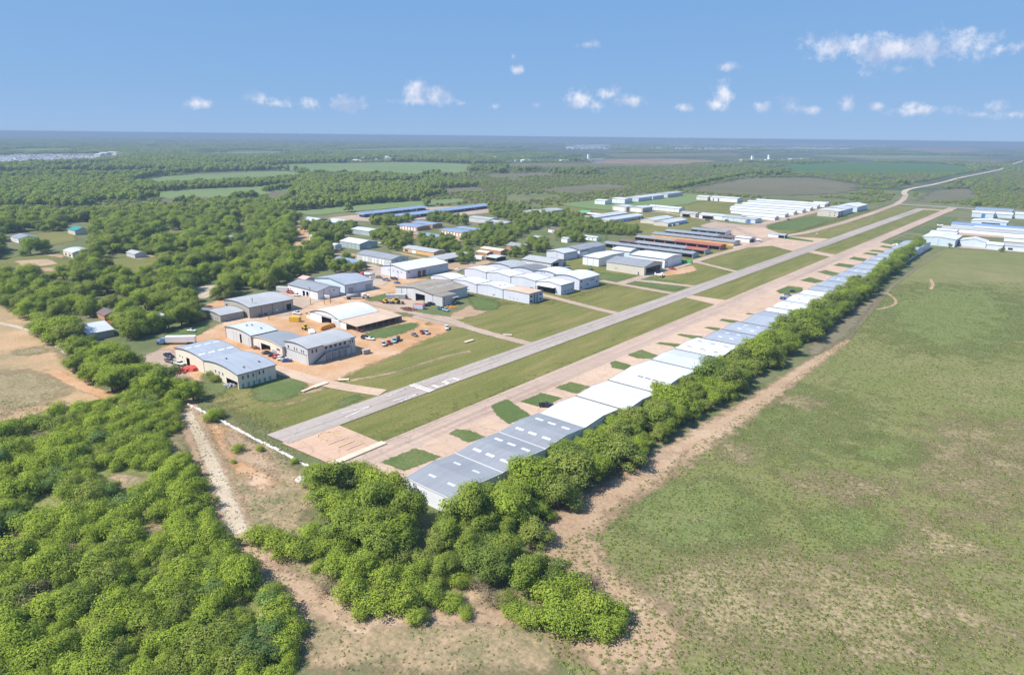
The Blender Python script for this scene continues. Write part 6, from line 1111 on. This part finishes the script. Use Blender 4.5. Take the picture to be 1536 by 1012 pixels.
for fr, pts, n_, lab, grp in [('B2', [(1080,440),(1250,330),(1536,270),(1600,300),(1536,540),(1380,570),(1100,580),(920,560),(930,480)], 7.0, 'green tree in the grove beside the brick storage blocks', 'grove trees by the storage blocks'),
        ('B3', [(60,170),(330,150),(700,230),(1100,260),(1250,300),(1230,400),(1040,440),(900,420),(600,450),(350,640),(150,620),(0,580),(0,420),(300,390),(480,390),(480,330),(200,300)], 7.0, 'green tree in the grove between the sheds and the workshop', 'grove trees between the sheds'), ('B3', [(1060,400),(1250,340),(1536,400),(1900,460),(1880,520),(1536,500),(1100,480)], 6.0, 'tree in the belt before the beige storage sheds', 'tree belt before the storage sheds'),
        ('B3', [(900,480),(1000,470),(1250,540),(1240,600),(1050,590),(930,520)], 6.0, 'dark tree around the small white cabin', 'trees round the cabin'), ('B3', [(560,620),(760,590),(820,700),(700,720),(620,680)], 6.5, 'tree beside the lavender grey hangar', 'trees beside the lavender hangar'), ('B3', [(430,690),(560,660),(560,780),(440,790),(330,760)], 6.0, 'tree beside the pale workshop roof', 'trees beside the pale workshop'),
        ('B1', [(600,340),(800,290),(860,330),(780,420),(620,415)], 6.0, 'dark green tree before the pale barns', 'trees before the barns'), ('B1', [(1010,250),(1400,210),(1560,250),(1300,310),(1050,310)], 6.0, 'green tree in the belt before the blue canopies', 'tree belt before the canopies'), ('B1', [(1020,440),(1200,380),(1500,440),(1500,560),(1400,610),(1330,600),(1250,490),(1040,490)], 6.0, 'green tree between the warehouses', 'trees between the warehouses'),
        ('B1', [(180,320),(440,310),(620,340),(560,420),(250,430)], 6.5, 'bushy tree below the dark barns', 'trees below the barns'), ('B1', [(480,450),(640,440),(700,480),(640,520),(500,510)], 6.0, 'tree beside the small pale shed', 'trees beside the pale shed'), ('B1', [(500,800),(760,740),(960,830),(900,890),(560,880)], 5.5, 'bushy tree beside the low blue roofed workshop', 'trees by the blue roofed workshop'), ('B2', [(0,380),(300,430),(290,560),(120,620),(0,560)], 6.5, 'green tree beside the orange workshop', 'trees beside the orange workshop'),
        ('B2', [(400,480),(620,500),(720,470),(900,560),(860,640),(700,640),(420,590)], 6.0, 'tree between the orange workshop and the brick blocks', 'trees before the low brick block'), ('B2', [(800,680),(1000,640),(1060,720),(960,790),(780,760)], 5.5, 'grey-green thin tree beside the flat grey workshop', 'thin trees by the flat workshop'), ('B2', [(490,230),(680,200),(980,240),(980,300),(880,320),(700,270),(500,270)], 6.5, 'round tree behind the brick storage blocks', 'trees behind the brick blocks')]:
    fill(WL(fr, pts), 'tree', n_, .55, 1.1, lab, grp, foot=.5, idxs=[0, 1, 3, 4, 5, 7])
for a in [('B7', 1270, 690, .5), ('B7', 660, 640, .5), ('B7', 980, 150, 1.0), ('B7', 1010, 150, .9), ('B7', 935, 150, .9), ('q4', 905, 480, 1.1), ('B7', 790, 600, .4)]: plant('tree', *W(*a[:3]), a[3], 'lone tree near the far eastern hangars', 'lone eastern trees')
# biggest in the picture become single plants, the rest one mass each
def app(p): return p[4] * (9 if p[0] == 'tree' else 4) / math.hypot(p[2], p[3])
def visible(p):
    a, b = proj(p[2], p[3], 3); return -90 < a < 1626 and -50 < b < 1120
PLANTS = [p for p in PLANTS if visible(p)]
TONE = {'tree': ['mid green', 'mid green', 'yellow-green', 'dark green', 'olive', 'mid green', 'yellow-green', 'olive'], 'shrub': ['yellow-green', 'mid green', 'yellow-green', 'olive', 'yellow-green', 'dark green', 'blue-green', 'yellow-green']}
def make_plant(p):
    kind, idx, x, y, s, rot, label, group = p
    if group in ('thicket shrubs', 'hedgerow trees behind the hangar row', 'trees on the wooded house plots', 'trees by the stubble field', 'sandy ground shrub clump', 'field corner trees', 'grove trees at the runway end'):
        mid = {'thicket shrubs': 1.05, 'sandy ground shrub clump': 1.5}.get(group, 1.2)
        w = ('large ' if s > mid * 1.12 else 'small ' if s < mid * .88 else 'medium ') + TONE['tree' if kind == 'tree' else 'shrub'][idx % 8] if idx != 99 else 'golden'
        for a in ('bushy green ', 'leafy green ', 'broad leafy ', 'dense green ', 'bright green ', 'spreading green ', 'round bushy '): label = label.replace(a, w + ' ')
    cm, tm = (GOLD if idx == 99 else TREE[idx % 8]) if kind == 'tree' else (SHRUB[idx % 8] if kind == 'shrub' else DRY)
    r = bpy.data.objects.new('tree' if kind == 'tree' else 'shrub', None); r.location = (x, y, 0); r.rotation_euler = (0, 0, rot); r.scale = (s * (1 + .2 * math.sin(x * 7)), s * (1 + .2 * math.cos(y * 5)), s * (1 + .12 * math.sin(x * 3 + y)) * (.84 if kind == 'tree' else 1)); link(r); tag(r, label, 'tree' if kind == 'tree' else 'shrub', group)
    link(bpy.data.objects.new('crown' if kind == 'tree' else 'foliage', cm), r); link(bpy.data.objects.new('trunk' if kind == 'tree' else 'stem', tm), r)
rest = []
for kd in (('tree',), ('shrub', 'dryshrub')):
    lst = sorted([p for p in PLANTS if p[0] in kd], key=app, reverse=True)
    for p in lst[:298]: make_plant(p)
    rest += lst[298:]
# instanced masses of vegetation too many to count
HID = []
def proto_coll(name, pairs):
    c = bpy.data.collections.new(name)
    for i, (cm, tm) in enumerate(pairs):
        me = cm.copy(); bm = bmesh.new(); bm.from_mesh(cm); nfa = len(bm.faces); bm.from_mesh(tm); bm.faces.ensure_lookup_table()
        for f in bm.faces[nfa:]: f.material_index = 1
        bm.to_mesh(me); bm.free(); me.materials.append(M['bark'])
        o = bpy.data.objects.new(f'{name}_{i:02d}', me); c.objects.link(o)
    return c
def scatter(name, pts, coll, label, cat):
    """pts: (x, y, z, scale, rot, index) -> one object of instances"""
    me = bpy.data.meshes.new(name); me.from_pydata([p[:3] for p in pts], [], [])
    for nm, k, ty in (('scl', 3, 'FLOAT'), ('rot', 4, 'FLOAT'), ('idx', 5, 'INT')): me.attributes.new(nm, ty, 'POINT').data.foreach_set('value', [p[k] for p in pts])
    o = bpy.data.objects.new(name, me); link(o); tag(o, label, cat, None, 'stuff')
    ng = bpy.data.node_groups.new(name + '_nodes', 'GeometryNodeTree'); ng.interface.new_socket('Geometry', in_out='INPUT', socket_type='NodeSocketGeometry'); ng.interface.new_socket('Geometry', in_out='OUTPUT', socket_type='NodeSocketGeometry')
    N = ng.nodes; L = ng.links; gi = N.new('NodeGroupInput'); go = N.new('NodeGroupOutput'); ip = N.new('GeometryNodeInstanceOnPoints'); ci = N.new('GeometryNodeCollectionInfo')
    ci.inputs['Collection'].default_value = coll; ci.inputs['Separate Children'].default_value = True; ci.inputs['Reset Children'].default_value = True
    def na(n, ty):
        q = N.new('GeometryNodeInputNamedAttribute'); q.data_type = ty; q.inputs['Name'].default_value = n; return q.outputs['Attribute']
    cx = N.new('ShaderNodeCombineXYZ'); L.new(na('rot', 'FLOAT'), cx.inputs[2]); L.new(gi.outputs[0], ip.inputs['Points']); L.new(ci.outputs[0], ip.inputs['Instance']); ip.inputs['Pick Instance'].default_value = True
    L.new(na('idx', 'INT'), ip.inputs['Instance Index']); L.new(cx.outputs[0], ip.inputs['Rotation']); L.new(na('scl', 'FLOAT'), ip.inputs['Scale']); L.new(ip.outputs[0], go.inputs[0])
    md = o.modifiers.new('scatter', 'NODES'); md.node_group = ng; return o
C_tree = proto_coll('near_tree_form', TREE + [GOLD]); C_shrub = proto_coll('near_shrub_form', SHRUB + [DRY]); C_far = proto_coll('far_tree_form', FARTREE); C_fs = proto_coll('far_shrub_form', FARSHRUB)
tr = [p for p in rest if p[0] == 'tree']; sh = [p for p in rest if p[0] != 'tree']
if tr: scatter('woodland', [(p[2], p[3], 0, p[4], p[5], 8 if p[1] == 99 else p[1] % 8) for p in tr], C_tree, 'mass of smaller trees filling out the wooded plots', 'trees')
if sh: scatter('undergrowth', [(p[2], p[3], 0, p[4], p[5], p[1] % 8 if p[0] == 'shrub' else 8) for p in sh], C_shrub, 'mass of smaller shrubs filling out the thicket', 'shrubs')
# far woods and scrub out to some kilometres
woodline = WL('o', [(-400,345),(0,338),(330,326),(430,319),(480,322),(600,311),(740,305),(840,309),(880,305),(1000,291),(1030,290),(1085,293),(1150,300),(1190,300),(1270,318),(1300,312),(1345,301)])
def beyond(x, y):
    a, b = proj(x, y)
    pl = woodpx
    if a > 1345: return y > 1258
    for (p, q), (p2, q2) in zip(pl, pl[1:]):
        if p <= a <= p2: return b < q + (q2 - q) * (a - p) / (p2 - p)
    return False
woodpx = [(-400,345),(0,338),(330,326),(430,319),(480,322),(600,311),(740,305),(840,309),(880,305),(1000,291),(1030,290),(1085,293),(1150,300),(1190,300),(1270,318),(1300,312),(1345,301)]
far = []; scrub = []
def sector(r0, r1, cell):
    n = int(2 * r1 / cell)
    ax, ay = -math.sin(YAW), math.cos(YAW)
    i0 = -n // 2
    for i in range(i0, n // 2 + 1):
        for j in range(i0, n // 2 + 1):
            x = (i + rng.random()) * cell; y = (j + rng.random()) * cell; d = x * x + y * y
            if not (r0 * r0 <= d < r1 * r1): continue
            fw = x * ax + y * ay
            if fw < 0.70 * math.sqrt(d): continue
            a, b = proj(x, y)
            if -150 < a < 1690: yield x, y, math.sqrt(d), a, b
FB = CB
def wood_density(x, y, a, b):
    v = noise.noise(Vector((x * .0035, y * .0035, 9.0))) + .6 * noise.noise(Vector((x * .012, y * .012, 3.0)))
    side = .62 if a < 520 else (.25 if a < 760 else (-.35 if a < 1120 else -.45))
    if a > 1345 and b > 262: side = -.25
    return v + side * .9
for r0, r1, cell in ((380, 900, 6.6), (900, 1700, 8.5), (1700, 3000, 13.0)):
    for x, y, d, a, b in sector(r0, r1, cell):
        if not beyond(x, y) or cleared(x, y) or in_foot(x, y, 1): continue
        v = wood_density(x, y, a, b)
        if v > .28: far.append((x, y, 0, rng.uniform(.8, 1.55) * (1 if d < 1700 else 1.3), rng.uniform(0, 6.28), rng.choice([0, 1, 2, 3, 4] if a < 600 else [0, 2, 2, 3, 1])))
        elif v > -.75 and rng.random() < .75: scrub.append((x, y, 0, rng.uniform(.6, 1.3) * (1 if d < 1700 else 1.5), rng.uniform(0, 6.28), rng.choice([0, 0, 1, 2, 1, 3])))
# rows of trees along the far field edges
for fr, pts in [('o', [(195,283),(290,279),(440,275)]), ('o', [(400,287),(470,277),(640,270)]), ('o', [(420,272),(470,266),(520,264)]), ('o', [(1170,257),(1120,262),(1000,285)])]:
    for q in resample(WL(fr, pts), 9, False):
        for _ in range(3): far.append((q.x + rng.uniform(-9, 9), q.y + rng.uniform(-9, 9), 0, rng.uniform(.9, 1.3), rng.uniform(0, 6.28), rng.randrange(5)))
scatter('far_woodland', far, C_far, 'dark green woodland stretching away behind the airfield', 'woodland'); scatter('far_scrub', scrub, C_fs, 'olive scrub spread over the far ground behind the airfield', 'scrub')
# groves: clusters of coarse crowns for the land beyond three kilometres
def grove(seed, mt):
    rn = random.Random(seed); lobes = []
    for i in range(26): lobes.append(((rn.uniform(-34, 34), rn.uniform(-34, 34), rn.uniform(2.5, 5)), rn.uniform(4, 8), .75))
    return leaves('grove', lobes, 620, 4.6, seed, LEAF[mt], .5, .1)
C_gr = bpy.data.collections.new('grove_form')
for i, k in enumerate(['oak', 'dark', 'olive', 'dark']): C_gr.objects.link(bpy.data.objects.new(f'grove_form_{i}', grove(90 + i, k)))
gv = []
for r0, r1, cell in ((2900, 5200, 40.0), (5200, 11000, 95.0)):
    for x, y, d, a, b in sector(r0, r1, cell):
        if cleared(x, y): continue
        v = noise.noise(Vector((x * .0011, y * .0011, 2.0))) + .6 * noise.noise(Vector((x * .004, y * .004, 7.0))) + (.25 if a < 700 else -.22)
        if v > 0: gv.append((x, y, 0, rng.uniform(.7, 1.2) * (1 if d < 5200 else 1.5), rng.uniform(0, 6.28), rng.randrange(4)))
scatter('distant_groves', gv, C_gr, 'distant groves fading toward the horizon', 'groves')

# crop and grass tufts on the open ground near the camera
def tuft(name, seed, mt, n, w, h):
    return bpy.data.objects.new(name, leaves(name, [((0, 0, h * .35), w * .5, h / w)], n, w * .38, seed, mt, 1.6, .4))
C_tf = bpy.data.collections.new('tuft_form'); straw = leaf_mat('straw', (0.34, 0.285, 0.17), .03, .2, (0.3, 0.25, 0.14)); cropl = leaf_mat('crop_leaves', (0.19, 0.225, 0.07), .1, .25); weed = leaf_mat('weed_leaves', (0.24, 0.25, 0.10), .1, .25)
for i, (mt, w, h) in enumerate([(cropl, .9, .22), (cropl, .7, .18), (weed, .8, .2), (straw, .9, .16), (straw, .6, .13)]): C_tf.objects.link(tuft(f'tuft_form_{i}', 200 + i, mt, 16, w, h))
tf = []
for i in range(48000):
    d = rng.uniform(95, 460) ** 1.0; px = rng.uniform(780, 1600); dd = d
    v = 506 + F * math.tan(math.atan2(CAM_H, dd) - PITCH); x, y = P(px, v)
    if not inpoly(x, y, field): continue
    n1 = noise.noise(Vector((x * .02, y * .02, 4.0))) + .7 * noise.noise(Vector((x * .09, y * .09, 8.0)))
    k = rng.random() + n1 * .8 + (.1 if d > 230 else 0)
    tf.append((x, y, .03, rng.uniform(.5, 1.1) * (1 if d < 300 else 1.2), rng.uniform(0, 6.28), rng.choice([0, 0, 1, 2]) if k > .12 else rng.choice([3, 4, 2])))
scatter('crop_tufts', tf, C_tf, 'clumpy young crop and dry straw over the big field', 'crop')
tf = []
for poly, n in ((waste, 5200), (WL('o', [(-40,600),(120,605),(200,598),(100,640),(-40,660)]), 1500), (WL('o', [(300,560),(420,640),(470,700),(300,610)]), 2200)):
    xs = [p[0] for p in poly]; ys_ = [p[1] for p in poly]
    for _ in range(n):
        x = rng.uniform(min(xs), max(xs)); y = rng.uniform(min(ys_), max(ys_))
        if inpoly(x, y, poly) and noise.noise(Vector((x * .07, y * .07, 6.0))) > -.25: tf.append((x, y, .03, rng.uniform(.4, 1.0), rng.uniform(0, 6.28), rng.choice([2, 2, 3, 4, 1])))
scatter('waste_ground_grass', tf, C_tf, 'dry grass tufts and weeds on the sandy ground', 'grass')

# ------------------------------------------------------------------ distant town, lots, towers
def many(name, pts, mk, label, cat):
    b = MB()
    for (x, y, w, d_, h, rz) in pts:
        b.box((x, y, h * .35), (w, d_, h * .7), 0, rz); c, s = math.cos(rz), math.sin(rz)
        q = [(x + c * u - s * v, y + s * u + c * v) for u, v in ((-w * .54, -d_ * .54), (w * .54, -d_ * .54), (w * .54, d_ * .54), (-w * .54, d_ * .54))]; e = [(x - c * w * .54, y - s * w * .54, h), (x + c * w * .54, y + s * w * .54, h)]; z = h * .69
        b.face([(*q[0], z), (*q[1], z), e[1], e[0]], 1); b.face([(*q[2], z), (*q[3], z), e[0], e[1]], 1); b.face([(*q[1], z), (*q[2], z), e[1]], 0); b.face([(*q[3], z), (*q[0], z), e[0]], 0)
    tag(b.build(name, mk), label, cat, None, 'stuff')
def town(fr_rect, n, seed, sz=(11, 16)):
    rn = random.Random(seed); out = []
    for _ in range(n):
        x, y = P(rn.uniform(fr_rect[0], fr_rect[2]), rn.uniform(fr_rect[1], fr_rect[3])); out.append((x, y, rn.uniform(*sz), rn.uniform(*sz) * .8, rn.uniform(5, 9), rn.uniform(0, 3.1)))
    return out
many('distant_town', town((850, 216.5, 1330, 224), 2400, 3, (16, 26)) + town((1000, 212, 1536, 219), 800, 4, (26, 44)), [M['white'], M['roofgrey']], 'distant housing estates spread below the horizon', 'town')
many('distant_village', town((430, 236, 800, 243), 70, 5, (10, 20)) + town((0, 207, 800, 215), 300, 6, (30, 80)) + town((230, 209, 380, 213), 160, 16, (30, 70)) + town((430, 208, 600, 214), 120, 17, (30, 70)) + town((800, 208, 1536, 214), 260, 8, (30, 70)), [M['white'], M['roofwhite']], 'scattered pale far buildings below the horizon', 'buildings')
rn = random.Random(12); lot = []
for i in range(1900):
    x, y = P(rn.uniform(-40, 150), rn.uniform(231.5, 243)); lot.append((x, y, 5.5, 2.2, 2.4, rn.uniform(0, 3.1)))
many('vehicle_lot', lot, [M['palegrey'], M['lavender']], 'huge lot of parked vehicles glinting in the far woods', 'vehicle lot')
many('lot_buildings', [(*P(px, py), w, 30, 10, .4) for px, py, w in [(158, 232, 40), (170, 231, 60), (178, 233, 40), (150, 234, 30)]], [M['white'], M['roofwhite']], 'white sheds at the edge of the vehicle lot', 'sheds')
def water_tower(px, py_base, h, label):
    x, y = P(px, py_base); r = empty('water_tower', (x, y, 0)); tag(r, label, 'water tower', 'water towers on the horizon'); b = MB(); b.tube((0, 0, 0), (0, 0, h * .75), h * .05, h * .045, 10); b.build('stem', M['white'], r); k = MB()
    n = 12; rings = []
    for i in range(7):
        t = math.pi * i / 6; rings.append([(h * .02 + h * .19 * math.sin(t) * math.cos(2 * math.pi * j / n), h * .19 * math.sin(t) * math.sin(2 * math.pi * j / n), h * .83 - h * .14 * math.cos(t)) for j in range(n)])
    k.loft(rings); k.build('tank', M['white'], r, smooth=True)
for a in [(278, 211, 55, 'white water tower above the hazy town and the vehicle lot'), (498, 207.5, 60, 'white water tower over the woods behind the pastures'), (408, 206.5, 60, 'small pale water tower on the hazy skyline'), (1497, 218, 60, 'white water tower beyond the red earthworks')]: water_tower(*a)
def plant_works(px0, px1, py, label, seed, towers):
    rn = random.Random(seed); x, y = P((px0 + px1) / 2, py); r = empty('concrete_works', (x, y, 0)); tag(r, label, 'works'); a = P(px0, py); b_ = P(px1, py); d = Vector((b_[0] - a[0], b_[1] - a[1])); ang = math.atan2(d.y, d.x); L_ = d.length
    for i in range(9):
        t = rn.uniform(-.5, .5) * L_; part(r, 'shed', rn.choice(['white', 'cream', 'palecon']), (t * math.cos(ang), t * math.sin(ang), 5), (rn.uniform(20, 60), rn.uniform(15, 30), rn.uniform(7, 13)), (0, 0, ang))
    for f, h in towers: t = (f - .5) * L_; part(r, 'silo', 'white', (t * math.cos(ang), t * math.sin(ang), h / 2), (9, 9, h), (0, 0, ang))
plant_works(1118, 1185, 243, 'white concrete works with two silos beyond the scrub', 4, [(.15, 26), (.52, 30)]); plant_works(830, 915, 243, 'pale quarry works with one square tower', 5, [(.62, 30)]); plant_works(1190, 1216, 241, 'low orange-white yard beside the concrete works', 6, [])

# ------------------------------------------------------------------ haze: a closed box of even, thin air round the whole scene
hb = MB(); hb.box((0, 0, 48), (92000, 92000, 99)); 
hm_, nt, N, L = new_mat('haze_air'); out = N.new('ShaderNodeOutputMaterial'); pv = N.new('ShaderNodeVolumePrincipled')
pv.inputs['Color'].default_value = (0.35, 0.47, 0.63, 1); pv.inputs['Density'].default_value = 0.00019; pv.inputs['Anisotropy'].default_value = 0.0; L.new(pv.outputs[0], out.inputs['Volume'])
tag(hb.build('haze', hm_), kind='stuff')
